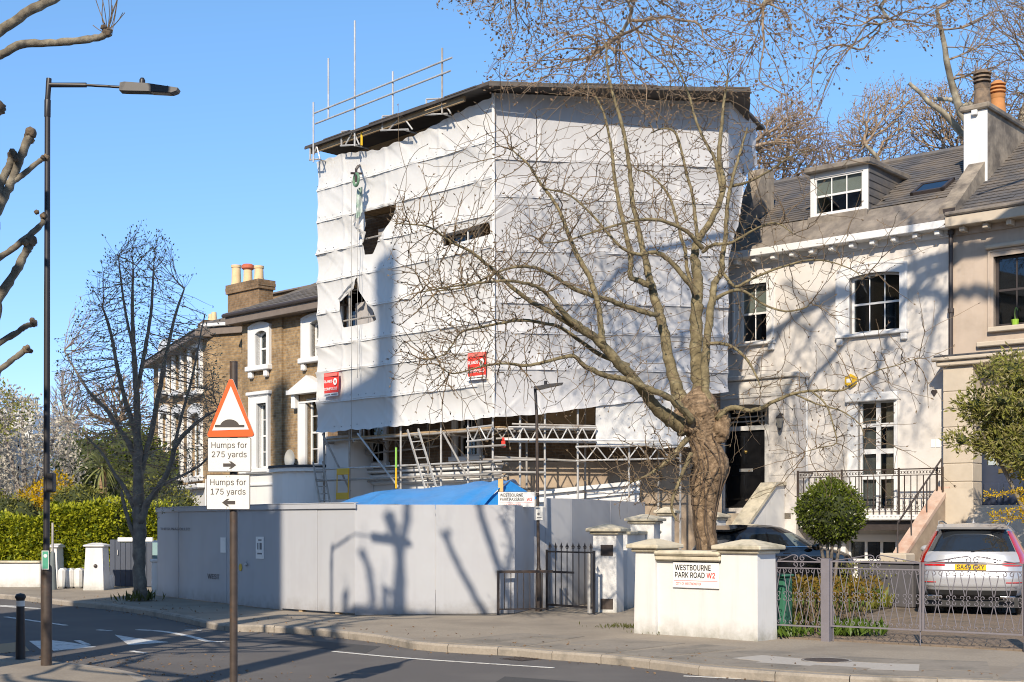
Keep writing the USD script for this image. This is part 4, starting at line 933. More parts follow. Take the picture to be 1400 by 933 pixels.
# folded flap and gathered cloth at the upper opening
def cloth(pts, nu=16, nv=16, amp=.03, seed=0, fr=SL):
    """bilinear patch over four (px,py,v) corners with folds"""
    C = np.array([fr.w(*(lambda uz: (uz[0], v, uz[1]))(fr.uz(a, b, v))) for a, b, v in pts]); s, t = np.meshgrid(np.linspace(0, 1, nu), np.linspace(0, 1, nv), indexing='ij')
    P = ((1 - s) * (1 - t))[..., None] * C[0] + (s * (1 - t))[..., None] * C[1] + (s * t)[..., None] * C[2] + ((1 - s) * t)[..., None] * C[3]
    n = unit(np.cross(C[1] - C[0], C[3] - C[0])); P = P + n * (amp * 2 * (nz(s * 4, t * 2.2, 0, seed) + .5 * nz(s * 9, t * 5, 0, seed + 1)))[..., None]
    return MB(True).grid(P)
part(sh, 'loose_flap', cloth([(484, 296, -.25), (497, 286, -.02), (497, 318, -.03), (482, 309, -.35)], amp=.05, seed=3), sheet_w)
part(sh, 'loose_flap', cloth([(481, 306, -.35), (500, 318, -.02), (496, 333, -.01), (494, 320, -.05)], amp=.03, seed=5), sheet_w)
part(sh, 'loose_flap', cloth([(462, 409, -.02), (486, 378, -.10), (484, 394, -.02), (466, 412, .05)], amp=.03, seed=8), sheet_w)
part(sh, 'gathered_sling', cloth([(488, 258, -.30), (496, 256, -.22), (497, 290, -.10), (486, 300, -.32)], amp=.07, seed=9, nu=24, nv=24), M('green_white_cloth', (.60, .62, .60), .7, .05, 3, col2=(.30, .42, .34), fac2=(.45, .6), scale2=3))
# red signs
def red_sign(px0, py0, px1, py1, fr, lab):
    u0, z1 = fr.uz(px0, py0, -.09); u1, z0 = fr.uz(px1, py1, -.09); t = fr.thing('red_banner', lab, 'banner'); H, W = z1 - z0, u1 - u0; v = -.09
    g = MB(True).grid(np.array([[[u0 + W * a, v - .015 * math.sin(3 * a + 2 * b), z0 + H * b] for b in np.linspace(.14, 1, 6)] for a in np.linspace(0, 1, 6)])); part(t, 'cloth', g, red_m)
    part(t, 'footer', MB().box(u0, u1, v - .02, v - .005, z0, z0 + H * .14), white_sign)
    part(t, 'top_band', MB().box(u0 + W * .03, u1 - W * .03, v - .024, v - .018, z0 + H * .84, z0 + H * .97), M('pale_red', (.72, .17, .13), .5, .1) if fr is SL and 'left' in lab else '/World/Looks/pale_red')
    part(t, 'lettering', MB().text('RLANDS', H * .11, (u0 + W * .04, v - .022, z0 + H * .58), width=W * .58, bold=True), white_sign)
    part(t, 'lettering', MB().text('COMPOLLO', H * .11, (u0 + W * .04, v - .022, z0 + H * .26), width=W * .92, bold=True), white_sign)
    o = Point(u0 + W * .82, z0 + H * .6); ring_ = affinity.scale(o.buffer(1), W * .13, H * .15).difference(affinity.scale(o.buffer(1), W * .06, H * .07))
    part(t, 'emblem', MB().poly(ring_, v - .026, v - .02), white_sign)
    part(t, 'footer_print', MB().box(u0 + W * .08, u0 + W * .45, v - .024, v - .0195, z0 + H * .05, z0 + H * .09).box(u0 + W * .55, u0 + W * .92, v - .024, v - .0195, z0 + H * .05, z0 + H * .09), grey_ink)
red_sign(443.5, 511, 462.5, 541, SL, 'red and white contractor banner at the left end of the sheeting')
red_sign(640, 483.5, 664, 518, SL, 'red and white contractor banner near the sheeting corner')
# ---------------- scaffold tubes
sc = thing('scaffold', 'steel tube scaffold standing below and behind the white sheeting', 'scaffold')
R = .026
def tub(name, P, mat=None, r=R, lab=None): return part(sc, name, MB().tube(P, r, 8), mat or steel_d, label=lab)
def pt(fr, px, py, v): u, z = fr.uz(px, py, v); return fr.w(u, v, z)
for px, v, yb in ((443, .15, 690), (478, .15, 690), (548, .15, 690), (603, .15, 690), (640, .15, 690), (495, 1.0, 690), (541, 1.0, 680), (585, 1.0, 680), (657, 1.0, 680)):
    u = SL.u(px, v); tub('standard', [SL.w(u, v, .12), SL.w(u, v, zr - .7)], steel if px in (548, 603, 640) else None)
tub('standard', [(CX - .02, CY + .16, .12), (CX - .02, CY + .16, zr - .2)], steel)
for px in (711, 745, 790, 860, 930): u = SR.u(px, .15); tub('standard', [SR.w(u, .15, .12), SR.w(u, .15, zr - .2)], steel)
for px in (720, 800, 900): u = SR.u(px, 1.0); tub('standard', [SR.w(u, 1.0, .12), SR.w(u, 1.0, zr - .3)])
for y in (634, 651):
    z = SL.z(610, y); tub('ledger', [SL.w(UL, .0, z), SL.w(.25, .0, z)], steel if y == 634 else None)
    tub('ledger', [SL.w(UL, 1.05, z), SL.w(-.6, 1.05, z)])
    z2 = SR.z(720, y - 5); tub('ledger', [SR.w(-.25, .0, z2), SR.w(SR.u(745), .0, z2)])
z = SL.z(655, 611); tub('ledger', [SL.w(SL.u(638), -.02, z), SL.w(.4, -.02, z)])
for k, z in enumerate((4.02, 6.1, 8.1, 9.9)):
    for v in (.17, .98): tub('ledger', [SL.w(UL + .1, v, z - .06), SL.w(-.1, v, z - .06)])
    for v in (.17, .98): tub('ledger', [SR.w(.1, v, z - .06), SR.w(UR - .1, v, z - .06)])
    for i in range(4):
        part(sc, 'board', MB().cbox(UL, -.02, .2 + .23 * i, .2 + .23 * i + .215, z - .03, z + .01, .004).xf(lambda v: np.c_[SL.o + v[:, :1] * SL.t + v[:, 1:2] * SL.n, v[:, 2]]), wood)
        part(sc, 'board', MB().cbox(.4, UR, .2 + .23 * i, .2 + .23 * i + .215, z - .03, z + .01, .004).xf(lambda v: np.c_[SR.o + v[:, :1] * SR.t + v[:, 1:2] * SR.n, v[:, 2]]), wood)
    for u in np.arange(UL + .2, -.2, 1.2): tub('transom', [SL.w(u, .12, z - .11), SL.w(u, 1.15, z - .11)])
    for u in np.arange(.5, UR, 1.2): tub('transom', [SR.w(u, .12, z - .11), SR.w(u, 1.15, z - .11)])
    if k: tub('guard_rail', [SL.w(UL + .1, .16, z + .95), SL.w(-.1, .16, z + .95)]); part(sc, 'toe_board', MB().box(UL + .1, -.1, .18, .2, z + .01, z + .2).xf(lambda v: np.c_[SL.o + v[:, :1] * SL.t + v[:, 1:2] * SL.n, v[:, 2]]), wood)
tub('brace', [pt(SL, 441, 593, -.04), pt(SL, 479, 672, .3)]); tub('brace', [pt(SL, 489, 593, -.05), pt(SL, 546, 668, -.05)], steel); tub('brace', [pt(SL, 605, 590, .0), pt(SL, 641, 656, .6)], steel)
tub('coupling_tube', [pt(SL, 541.5, 612, -.25), pt(SL, 541.5, 640, -.25)], M('green_tube', (.25, .50, .08), .5, .1)); tub('coupling_tube', [pt(SL, 541.5, 640, -.25), pt(SL, 541.5, 668, -.25)], yellow_m)
def lattice(fr, pa, ya, pb, yb, yta, v, n, mat, r=.022, post=False):
    a, b = pt(fr, pa, ya, v), pt(fr, pb, yb, v); h = fr.z(pa, yta, v) - fr.z(pa, ya, v); up = np.array([0, 0, h])
    t = part(sc, 'lattice_beam', MB().tube([a, b], r, 8).tube([a + up, b + up], r, 8), mat)
    for i in range(n):
        f0, f1 = i / n, (i + .5) / n
        part(t, 'strut', MB().tube([a + (b - a) * f0 + up, a + (b - a) * f1], r * .75, 6), mat); part(t, 'strut', MB().tube([a + (b - a) * f1, a + (b - a) * (i + 1) / n + up], r * .75, 6), mat)
    return t
lattice(SR, 695, 604, 816, 605, 584, -.05, 6, steel); lattice(SR, 787, 630, 930, 627, 611, -.05, 5, steel)
lattice(SL, 443, 622, 500, 616, 604, .95, 3, steel_d); lattice(SL, 500, 621, 600, 610, 600, .95, 5, steel_d); lattice(SL, 638, 604, 674, 600, 586, .0, 2, steel); lattice(SR, 678, 600, 712, 598, 586, .3, 2, steel_d)
tw_ = tub('white_tube', [pt(SR, 688, 601, -.14), pt(SR, 905, 602.5, -.14)], paint_w, r=.024)
part(sc, 'red_end_cap', MB().tube([pt(SR, 688, 603, -.16), pt(SR, 688.5, 612, -.16)], .05, 8).tube([pt(SR, 686.5, 600.5, -.14), pt(SR, 689.5, 600.5, -.14)], .035, 8), red_m)
tub('ledger', [pt(SR, 700, 580, .0), pt(SR, 815, 583, .0)]); tub('ledger', [pt(SR, 676, 625, .0), pt(SR, 800, 631, .5)])
# brackets of the temporary roof
for (a, b, y0, y1) in ((424, 433, 201, 219), (467, 483, 180, 199.5), (523, 550, 159, 178.5), (583, 605, 136, 157)):
    p0, p1 = pt(SL, a, y1, -.28), pt(SL, b, y1 - 1, -.28); q0, q1 = pt(SL, a, y0, -.28), pt(SL, b, y0 - 1, -.28)
    t = part(sc, 'roof_bracket', MB().tube([p0 - (p1 - p0) * .1, p1 + (p1 - p0) * .3], .022, 6).tube([q0, q1], .022, 6), steel)
    part(t, 'strut', MB().tube([p0, q0], .024, 6), steel); part(t, 'strut', MB().tube([p0 + (p1 - p0) * .3, q1], .02, 6), steel); part(t, 'strut', MB().tube([q1, p1 + (p1 - p0) * .5], .02, 6), steel)
    part(t, 'strut', MB().tube([p1 + (p1 - p0) * .05, p1 + SL.n[0] * .0 + np.array([SL.n[0], SL.n[1], 0]) * .5], .02, 6), steel)
# ---------------- temporary roof with guard rails
tr = thing('temporary_roof', 'dark temporary roof over the scaffold with tube guard rails', 'roof')
A = SL.w(UL - .12, -.3, 0)[:2]; Bc = np.array([CX - .10, CY - .62]); Cc = SR.w(UR + .22, -.98, 0)[:2]; Dc = Cc + np.array([.15, .988]) * 6.0; Ec = A + SL.n * 7.0
rp = Polygon([A, Bc, Cc, Dc, Ec])
tdir = unit(Bc - A); ndir = SL.n
nsh = 13; Ltot = 12.5
for i in range(nsh):
    s0, s1 = Ltot * i / nsh - .1, Ltot * (i + 1) / nsh + .05
    q = Polygon([A + tdir * s0 - ndir * 3, A + tdir * s1 - ndir * 3, A + tdir * s1 + ndir * 10, A + tdir * s0 + ndir * 10]).intersection(rp.buffer(.0))
    jit = .03 * math.sin(i * 2.3)
    q = affinity.translate(q, -ndir[0] * jit, -ndir[1] * jit)
    part(tr, 'roof_sheet', MB().plan(q, zr - .02 + .010 * (i % 2), zr + .012 + .010 * (i % 2)), roof_sheet_m)
for k in range(7):
    v = .15 + k * 1.0; part(tr, 'purlin', MB().beam(np.r_[A + tdir * .1 + ndir * v, zr - .12], np.r_[A + tdir * (6.2 + k * .2) + ndir * v, zr - .12], .06, .12), wood)
part(tr, 'edge_board', MB().beam(np.r_[A, zr - .045], np.r_[Bc, zr - .045], .03, .05), roof_sheet_m); part(tr, 'edge_board', MB().beam(np.r_[Bc, zr - .055], np.r_[Cc, zr - .055], .03, .07), roof_sheet_m)
rp2 = Polygon([RT.w(-.1, -.10, 0)[:2], RT.w(rL + .45, -.10, 0)[:2], RT.w(rL + .45, .12, 0)[:2], RT.w(-.1, .12, 0)[:2]])
part(tr, 'lower_roof_sheet', MB().plan(rp2, RT.z(1010, 148), RT.z(1010, 148) + .06), roof_sheet_m)
for px, y0, y1, m_ in ((428.5, 140, 222, steel), (449, 80, 163, steel), (485, 28.5, 200, steel), (537, 98, 160, steel), (604.5, 66, 156, steel_d)):
    u, z0 = SL.uz(px, y1, -.33); z1 = SL.z(px, y0, -.33); part(tr, 'guard_post', MB().tube([SL.w(u, -.33, z0), SL.w(u, -.33, z1)], .024, 8), m_)
for (a, ya, b, yb) in ((430, 155, 618, 79), (431, 169.5, 616, 97)): part(tr, 'guard_rail', MB().tube([pt(SL, a, ya, -.36), pt(SL, b, yb, -.36)], .024, 8), steel)
part(tr, 'yellow_post', MB().tube([pt(SL, 494.5, 181, -.25), pt(SL, 494.5, 199, -.25)], .03, 6), yellow_m)
# ---------------- hoist, rope
ho = thing('hoist_wheel', 'green gin wheel hanging in front of the sheeting with two ropes', 'hoist')
c0 = pt(SL, 487, 246, -.45)
m = MB()
for k in range(12): pass
tor = trimesh.creation.torus(.15, .035, 20, 8); T = np.eye(4); T[:3, :3] = trimesh.transformations.rotation_matrix(math.pi / 2, (1, 0, 0))[:3, :3] @ np.eye(3); 
Rz = trimesh.transformations.rotation_matrix(math.radians(-60), (0, 0, 1)); T = Rz @ trimesh.transformations.rotation_matrix(math.pi / 2, (1, 0, 0)); T[:3, 3] = c0
part(ho, 'wheel', MB().add(tor, T), M('green_metal', (.10, .20, .12), .5, .2))
part(ho, 'hub_frame', MB().tube([c0 + [0, 0, .28], c0 - [0, 0, .05]], .035, 6).tube([c0 + [-.14, .02, .17], c0 + [.16, -.02, .15]], .03, 6).tube([c0 + [0, 0, .26], pt(SL, 490, 227, -.40)], .035, 6).tube([pt(SL, 490, 227, -.40), pt(SL, 492, 226, .1)], .026, 6), gutter_m)
rope_m = M('rope', (.30, .29, .27), .9, .1)
part(ho, 'rope', MB().tube([pt(SL, 480.5, 248, -.48), pt(SL, 480.5, 600, -.48)], .008, 5), rope_m); part(ho, 'rope', MB().tube([pt(SL, 488.5, 300, -.30), pt(SL, 488.5, 517, -.20)], .006, 5), rope_m)
# ---------------- ladders, loading gate
def ladder(lab, fr, p0, p1, v, w, n, mat):
    t = thing('ladder', lab, 'ladder'); a, b = pt(fr, *p0, v[0]), pt(fr, *p1, v[1]); s = np.array([fr.t[0], fr.t[1], 0]) * w
    for q in (0, 1): part(t, 'stile', MB().beam(a + s * q, b + s * q, .03, .06), mat)
    for i in range(n): p = a + (b - a) * (i + .5) / n; part(t, 'rung', MB().tube([p, p + s], .014, 6), mat)
ladder('pale aluminium ladder leaning under the middle of the sheeting', SL, (557, 588), (588, 690), (.05, -.5), .40, 9, steel)
ladder('grey ladder standing left of the scaffold, by the brick house', SL, (428, 632), (438, 690), (-.1, -.3), .42, 6, steel_d)
yg = thing('loading_gate', 'yellow steel loading gate on the lower scaffold', 'gate')
for (a, y0, b, y1, nm) in ((461, 641, 477, 649, 'top_panel'), (460, 674, 476, 683, 'bottom_panel')):
    u0, z1 = SL.uz(a, y0, -.1); u1, z0 = SL.uz(b, y1, -.1); part(yg, nm, tw(SL, MB().cbox(u0, u1, -.12, -.08, z0, z1, .008)), yellow_m)
for px in (461, 476.5): part(yg, 'side_bar', MB().tube([pt(SL, px, 641, -.1), pt(SL, px - .5, 683, -.1)], .014, 6), yellow_m)
# ---------------- tarpaulin
tp = [[(455, 694, 26.3), (500, 694, 25.9), (560, 694, 25.6), (610, 694, 25.5), (658, 694, 25.5)], [(455, 688, 27.2), (535, 670, 27.2), (600, 666, 27.2), (660, 661, 27.0), (698, 658, 26.6)], [(480, 689, 28.4), (560, 672, 28.6), (620, 668, 28.6), (680, 664, 28.4), (712, 665, 27.8)]]
G = np.array([[atd(*p) for p in r] for r in tp]); G = np.stack([crom(G[:, k], 8) for k in range(5)], 1); G = np.stack([crom(G[k], 10) for k in range(len(G))], 0)
s, t = np.meshgrid(np.arange(G.shape[0]), np.arange(G.shape[1]), indexing='ij'); G[..., 2] += .10 * nz(s * .22, t * .3, 0, 5) + .05 * nz(s * .1 + t * .35, t * .12 - s * .3, 0, 9)
tb = thing('blue_tarpaulin', 'blue tarpaulin draped over stored material behind the hoarding', 'tarpaulin'); part(tb, 'sheet', MB(True).grid(G), tarp_m)
Q = np.array([[atd(698, 658, 26.6), atd(735, 681, 26.8)], [atd(652, 694, 25.6), atd(716, 694, 26.0)]]); Q = np.stack([np.linspace(Q[0, 0], Q[0, 1], 12), np.linspace((Q[0, 0] + Q[1, 0]) / 2, (Q[0, 1] + Q[1, 1]) / 2, 12) + [0, -.05, 0], np.linspace(Q[1, 0], Q[1, 1], 12)], 0)
part(tb, 'end_flap', MB(True).grid(Q), tarp_m)
tpost = thing('timber_post', 'raw timber post standing above the blue tarpaulin', 'post'); p = atd(684.5, 700, 26.2); part(tpost, 'post', MB().cbox(p[0] - .05, p[0] + .05, p[1] - .05, p[1] + .05, .1, HC + (YH - 655) / F * 26.2, .006), wood_o)

# ------------------------------------------------------------------ the corner house behind the scaffold
B1 = Fr(*(np.array([CX, CY]) + SL.n * 1.3), -45)
ch_ = B1.thing('corner_house', 'brick house with a white ground floor, half hidden behind the scaffold', 'house')
uc0 = B1.u(437)
SRh = Fr(*(np.array([CX, CY]) + SR.n * 1.6), 8)
_t = np.linalg.solve(np.array([B1.t, -SRh.t]).T, SRh.o - B1.o); uc1 = float(_t[0])
zw0 = B1.z(600, 640)
o1 = (B1.u(499), B1.u(526), B1.z(512, 633), B1.z(512, 575)); o2 = (B1.u(626), B1.u(654), B1.z(640, 624), B1.z(640, 570))
up1 = (B1.u(470), B1.u(510), B1.z(490, 470), B1.z(490, 390)); up2 = (B1.u(610), B1.u(655), B1.z(630, 420), B1.z(630, 320))
wall_part(ch_, 'front_wall', uc0, uc1, .1, 10.4, 0, .3, brick_d, [sbox(o[0], o[2], o[1], o[3]) for o in (o1, o2, up1, up2)])
for o in (o1, o2, up1, up2):
    window(ch_, *o, .1, cols=2, splits=(.5,)); casing(ch_, o[0] - .16, o[1] + .16, o[2], o[3] + .2, *o[:2], o[2] - .05, o[3], 0, .05)
    part(ch_, 'sill', MB().cbox(o[0] - .22, o[1] + .22, -.14, .1, o[2] - .12, o[2], .015), paint_w)
part(ch_, 'white_base', MB().box(uc0, uc1 + .02, -.05, -.001, .1, zw0), paint_w)
for q, (h, pr_) in enumerate(((.0, .20), (-.12, .13), (-.30, .09))): part(ch_, 'base_cornice', MB().cbox(uc0, uc1 + .05, -.05 - pr_, -.01, zw0 + h - .08, zw0 + h, .02), paint_w)
part(ch_, 'white_pier', MB().box(B1.u(446, -.9), B1.u(476, -.9), -.9, -.06, .1, B1.z(460, 596, -.9)), stucco_w)
a = SRh.loc(B1.w(uc1, 0, 0))[0]; uq_ = SRh.u(985)
m = tw(SRh, MB().box(a, uq_, 0, .3, SRh.z(780, 632), 10.4)); m.xf(lambda v: B1.loc(v)); part(ch_, 'side_wall', m, brick_d)
m = tw(SRh, MB().box(a, uq_, -.12, .3, .1, SRh.z(780, 632) - .002)); m.xf(lambda v: B1.loc(v)); part(ch_, 'side_plinth', m, tan_render)
m = tw(SRh, MB().box(SRh.u(735), SRh.u(812), -.10, -.002, SRh.z(780, 580), SRh.z(780, 555))); m.xf(lambda v: B1.loc(v)); part(ch_, 'boarded_panel', m, wood)
uq = SRh.u(985)
hpl = [B1.loc(np.r_[p, 0])[:2] for p in (SRh.w(uq, .3, 0)[:2], SRh.w(uq, .3, 0)[:2] + np.array([.15, .99]) * 3.5)]
hplan = Polygon([(uc0 + .1, .31), (uc1 - .2, .31)] + [tuple(p) for p in hpl] + [(uc0 + .1, 6.5)])
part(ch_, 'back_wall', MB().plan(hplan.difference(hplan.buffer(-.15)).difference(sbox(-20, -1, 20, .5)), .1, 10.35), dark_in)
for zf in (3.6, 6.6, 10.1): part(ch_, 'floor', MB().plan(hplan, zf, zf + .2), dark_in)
net_m = M('grey_inner_sheet', (.36, .34, .33), .7, .12, 4)  # plain grey, darker than the outer sheeting
part(ch_, 'inner_sheet', MB().box(SL.u(493), SL.u(521), -.72, -.70, SL.z(505, 345), SL.z(505, 306)), net_m)
part(ch_, 'inner_sheet', MB().box(SL.u(462), SL.u(486), -.72, -.70, SL.z(480, 462), SL.z(480, 408)), net_m)
w0, w1_ = SRh.u(733, -.5), SRh.u(874, -.5); z0w, z1w = SRh.z(735, 671, -.5), SRh.z(870, 657, -.5)
for nm, h0, h1, pr2, m_ in (('white_side_wall', -9, -.30, .0, paint_w), ('side_moulding', -.30, -.24, .07, paint_w), ('white_side_wall', -.24, -.10, .02, paint_w), ('side_moulding', -.10, 0, .12, paint_w)):
    m = MB().raw(*CHULL(np.array([[u, v, max(.1, z + h)] for u, z in ((w0, z0w), (w1_, z1w)) for v in (-.5 - pr2, -.15) for h in (h0, h1 - .002)])))
    tw(SRh, m); m.xf(lambda v: B1.loc(v)); part(ch_, nm, m, m_)
# ------------------------------------------------------------------ brick terrace on the left
bh = B1.thing('brick_house', 'yellow brick house with arched white windows, left of the scaffold', 'house')
e0, e1 = B1.u(333), uc0 - .01
zev = B1.z(390, 430, -.3)
W1 = (B1.u(353), B1.u(368.5), B1.z(360, 500), B1.z(360, 453)); Wb = (B1.u(425.5), B1.u(444), B1.z(432, 488), B1.z(432, 438))
W3 = (B1.u(355), B1.u(368.5), B1.z(360, 640), B1.z(360, 552)); W4 = (B1.u(419.5), B1.u(438), B1.z(428, 636), B1.z(428, 546))
zba = B1.z(350, 642)
e1 = B1.u(446)
wall_part(bh, 'front_wall', e0, B1.u(387), zba, zev, -.05, .3, brick_y, [arch(*W1, .08), sbox(W3[0], W3[2], W3[1], W3[3])])
wall_part(bh, 'front_wall', B1.u(387), e1, zba, zev, .02, .3, brick_y, [arch(*Wb, .08), sbox(W4[0], W4[2], W4[1], W4[3])])
wall_part(bh, 'white_base', e0, e1, .1, zba, -.08, .3, stucco_w)
part(bh, 'base_cornice', MB().cbox(e0, e1, -.2, -.05, zba - .14, zba - .002, .03), paint_w); part(bh, 'base_cornice', MB().cbox(e0, e1, -.13, -.06, zba - .5, zba - .42, .02), paint_w)
for (w, ou0, ou1, oz1, rs) in ((W1, 344, 373, 443, .10), (Wb, 413.5, 452, 430, .10)):
    vv = -.05 if w is W1 else .02
    window(bh, *w, vv + .12, cols=2, splits=(.5,), rise=.08); reveal(bh, *w, vv - .02, .2, .08)
    casing(bh, B1.u(ou0), B1.u(ou1), w[2] - .02, B1.z((ou0 + ou1) / 2, oz1 - 2), *w[:2], w[2] - .1, w[3], vv, .07, rs, .08)
    part(bh, 'sill', MB().cbox(B1.u(ou0 - 1), B1.u(ou1 + 1), vv - .18, vv + .1, w[2] - .16, w[2] - .01, .02), paint_w)
    for q in (ou0 + 1, ou1 - 7): part(bh, 'sill_bracket', MB().cbox(B1.u(q), B1.u(q + 5), vv - .13, vv, w[2] - .36, w[2] - .161, .03), paint_w)
for (w, ou0, ou1, oz1) in ((W3, 345, 372, 540), (W4, 410, 448, 548)):
    vv = -.05 if w is W3 else .02
    window(bh, *w, vv + .12, cols=2, splits=(.5,), bars_rows=(.25, .75)); reveal(bh, *w, vv - .02, .2)
    casing(bh, B1.u(ou0), B1.u(ou1), w[2] - .02, B1.z((ou0 + ou1) / 2, oz1), *w[:2], w[2] - .1, w[3], vv, .08)
    part(bh, 'sill', MB().cbox(B1.u(ou0 - 1), B1.u(ou1 + 1), vv - .18, vv + .1, w[2] - .14, w[2] - .01, .02), paint_w)
part(bh, 'window_hood', MB().cbox(B1.u(343), B1.u(374), -.2, -.04, B1.z(358, 541), B1.z(358, 536), .02), paint_w)
pd = Polygon([(B1.u(402), B1.z(405, 535)), (B1.u(452), B1.z(405, 535)), (B1.u(427), B1.z(427, 514))])
part(bh, 'pediment', MB().poly(pd, -.22, .01).poly(sbox(B1.u(401), B1.z(405, 538) - .06, B1.u(453), B1.z(405, 535)), -.26, .01), paint_w)
for q in (404, 444): part(bh, 'pediment_bracket', MB().cbox(B1.u(q), B1.u(q + 5), -.18, .01, B1.z(405, 560), B1.z(405, 540), .03), paint_w)
part(bh, 'eaves_board', MB().cbox(e0 - .35, e1 + 1, -.42, -.36, zev - .02, zev + .24, .01), soffit_m); part(bh, 'soffit', MB().box(e0 - .35, e1 + 1, -.40, .3, zev, zev + .03), soffit_m)
part(bh, 'gutter', MB().tube([[e0 - .4, -.46, zev + .25], [e1 + 1, -.46, zev + .25]], .06, 8), gutter_m)
zrd = zev + .28
HP_ = np.array([[e0 - .4, -.45, zrd], [e1 + 1.2, -.45, zrd], [e0 + 3.2, 4.2, zrd + 2.0], [e1 + 1.2, 4.2, zrd + 2.0], [e0 - .4, 8.6, zrd], [e1 + 1.2, 8.6, zrd]])
part(bh, 'roof', MB().raw(HP_, [[0, 1, 3], [0, 3, 2], [0, 2, 4], [2, 3, 5], [2, 5, 4]]), slate_tan)
es2 = unit(np.array([0, 4.65, 2.0])); en2 = np.array([0, -es2[2], es2[1]])
slates(bh, (e0 - .4, -.45, zrd + .01), (1, 0, 0), es2, en2, e1 + 1.6 - e0, 5.0, slate_tan, seed=9, clip=lambda x, s: x > s * .72 + .05, w=.35, gauge=.26)
part(bh, 'end_wall', MB().box(e0, e0 + .3, .3, 8.3, .1, zev), brick_y); part(bh, 'back_wall', MB().box(e0, e1, 8.3, 8.6, .1, zev), dark_in)
for zf in (3.2, 6.1): part(bh, 'floor', MB().box(e0 + .3, e1, .3, 8.3, zf, zf + .2), dark_in)
part(bh, 'partition', MB().box(e0 + .3, e1, 2.5, 2.6, .2, zev), dark_in)
# bay, dish
bay = MB(); bu = B1.u(418)
ang = np.linspace(math.pi, 2 * math.pi, 13); poly_ = Polygon([(bu + 1.1 * math.cos(a), -.06 + .75 * math.sin(a)) for a in ang])
bq = part(bh, 'bow_window', bay.plan(poly_, .1, zba - .16), paint_w); part(bq, 'cornice', MB().plan(poly_.buffer(.09), zba - .16, zba - .05), paint_w); part(bq, 'flat_roof', MB().plan(poly_.buffer(.12), zba - .05, zba + .02), rust)
ds = B1.thing('satellite_dish', 'small grey satellite dish on the brick wall', 'dish'); du_, dz2 = B1.uz(400, 628, -.2)
part(ds, 'dish', MB(True).lathe([(.0, .0), (.12, .02), (.24, .08), (.25, .085), (.12, .03), (0, .012)], 16).xf(lambda v: np.c_[v[:, 0] + du_, -.22 - v[:, 2], v[:, 1] * 1.1 + dz2]), M('grey_dish', (.45, .44, .40), .5, .1))
part(ds, 'arm', MB().tube([[du_, -.2, dz2 - .1], [du_, .02, dz2 - .2]], .02, 6), gutter_m)
# chimney
bc = B1.thing('brick_chimney', 'brown brick chimney with three buff pots above the brick house', 'chimney')
vch = 2.2; k0, k1, kz0, kz1 = B1.u(311.5, vch), B1.u(354, vch), zrd - 1.0, B1.z(340, 397, vch)
brick_ch = brick_mat('chimney_brick', (.27, .17, .09), (.20, .125, .065), (.25, .21, .16))
part(bc, 'stack', MB().box(k0, k1, vch, vch + .55, kz0, kz1), brick_ch)
for i in range(3): part(bc, 'corbel_course', MB().box(k0 - .03 - .02 * (2 - abs(i - 1)), k1 + .03 + .02 * (2 - abs(i - 1)), vch - .06, vch + .61, kz1 + i * .1 - .0, kz1 + (i + 1) * .1 - .004), brick_ch)
for px, yt, r, m_ in ((323, 363, .17, pot_buff), (339, 362, .16, pot_buff), (354, 364, .165, pot_buff)):
    u = B1.u(px, vch + .28); zt = B1.z(px, yt, vch + .28); part(bc, 'chimney_pot', MB(smooth=40).lathe([(r * 1.15, kz1 + .3), (r * .95, kz1 + .42), (r * .88, zt - .1), (r * 1.0, zt - .08), (r * 1.0, zt), (r * .7, zt), (r * .7, zt - .4), (0, zt - .4)], 14, (u, vch + .28, 0)), m_)
u = B1.u(339, vch + .28); part(bc, 'red_pot_rim', MB(smooth=40).lathe([(.15, zt - .05), (.21, zt), (.21, zt + .1), (.15, zt + .14), (0, zt + .14)], 14, (u, vch + .28, 0)), pot_red)
rd = B1.thing('roof_extension', 'low brick roof extension behind the brown chimney', 'roof extension'); part(rd, 'wall', MB().box(B1.u(367, 4.0), B1.u(415, 4.0) + 1.5, 4.0, 7.0, zrd, B1.z(390, 400, 4.0)), brick_ch); part(rd, 'flat_roof', MB().cbox(B1.u(364, 4.0), B1.u(415, 4.0) + 1.6, 3.9, 7.1, B1.z(390, 400, 4.0), B1.z(390, 397.5, 4.0), .01), soffit_m)
# recessed link
DK = 42.0; LKx0 = (283 - 700) / F * DK
fl_ = Fr(LKx0, DK, -24); ll = fl_.u(336) - .6
lkh = fl_.thing('linking_wing', 'recessed brick wing with a white gutter between two houses', 'house')
zlk = fl_.z(316, 447)
part(lkh, 'wall', MB().box(0, ll + .6, 0, 6, .1, zlk), brick_y); part(lkh, 'gutter', MB().cbox(-.1, ll + .6, -.22, -.02, zlk + .02, zlk + .12, .02), paint_w); part(lkh, 'eaves_board', MB().cbox(-.1, ll + .6, -.12, -.001, zlk - .22, zlk + .0, .01), soffit_m)
part(lkh, 'roof', MB().raw(*CHULL(np.array([[a, y, z] for a in (-.2, ll + .6) for y, z in ((-.2, zlk + .12), (3.5, zlk + 1.2), (3.5, zlk + .1))]))), slate_tan); part(lkh, 'white_base', MB().box(-.02, ll + .6, -.06, -.001, .1, fl_.z(300, 655)), paint_w)
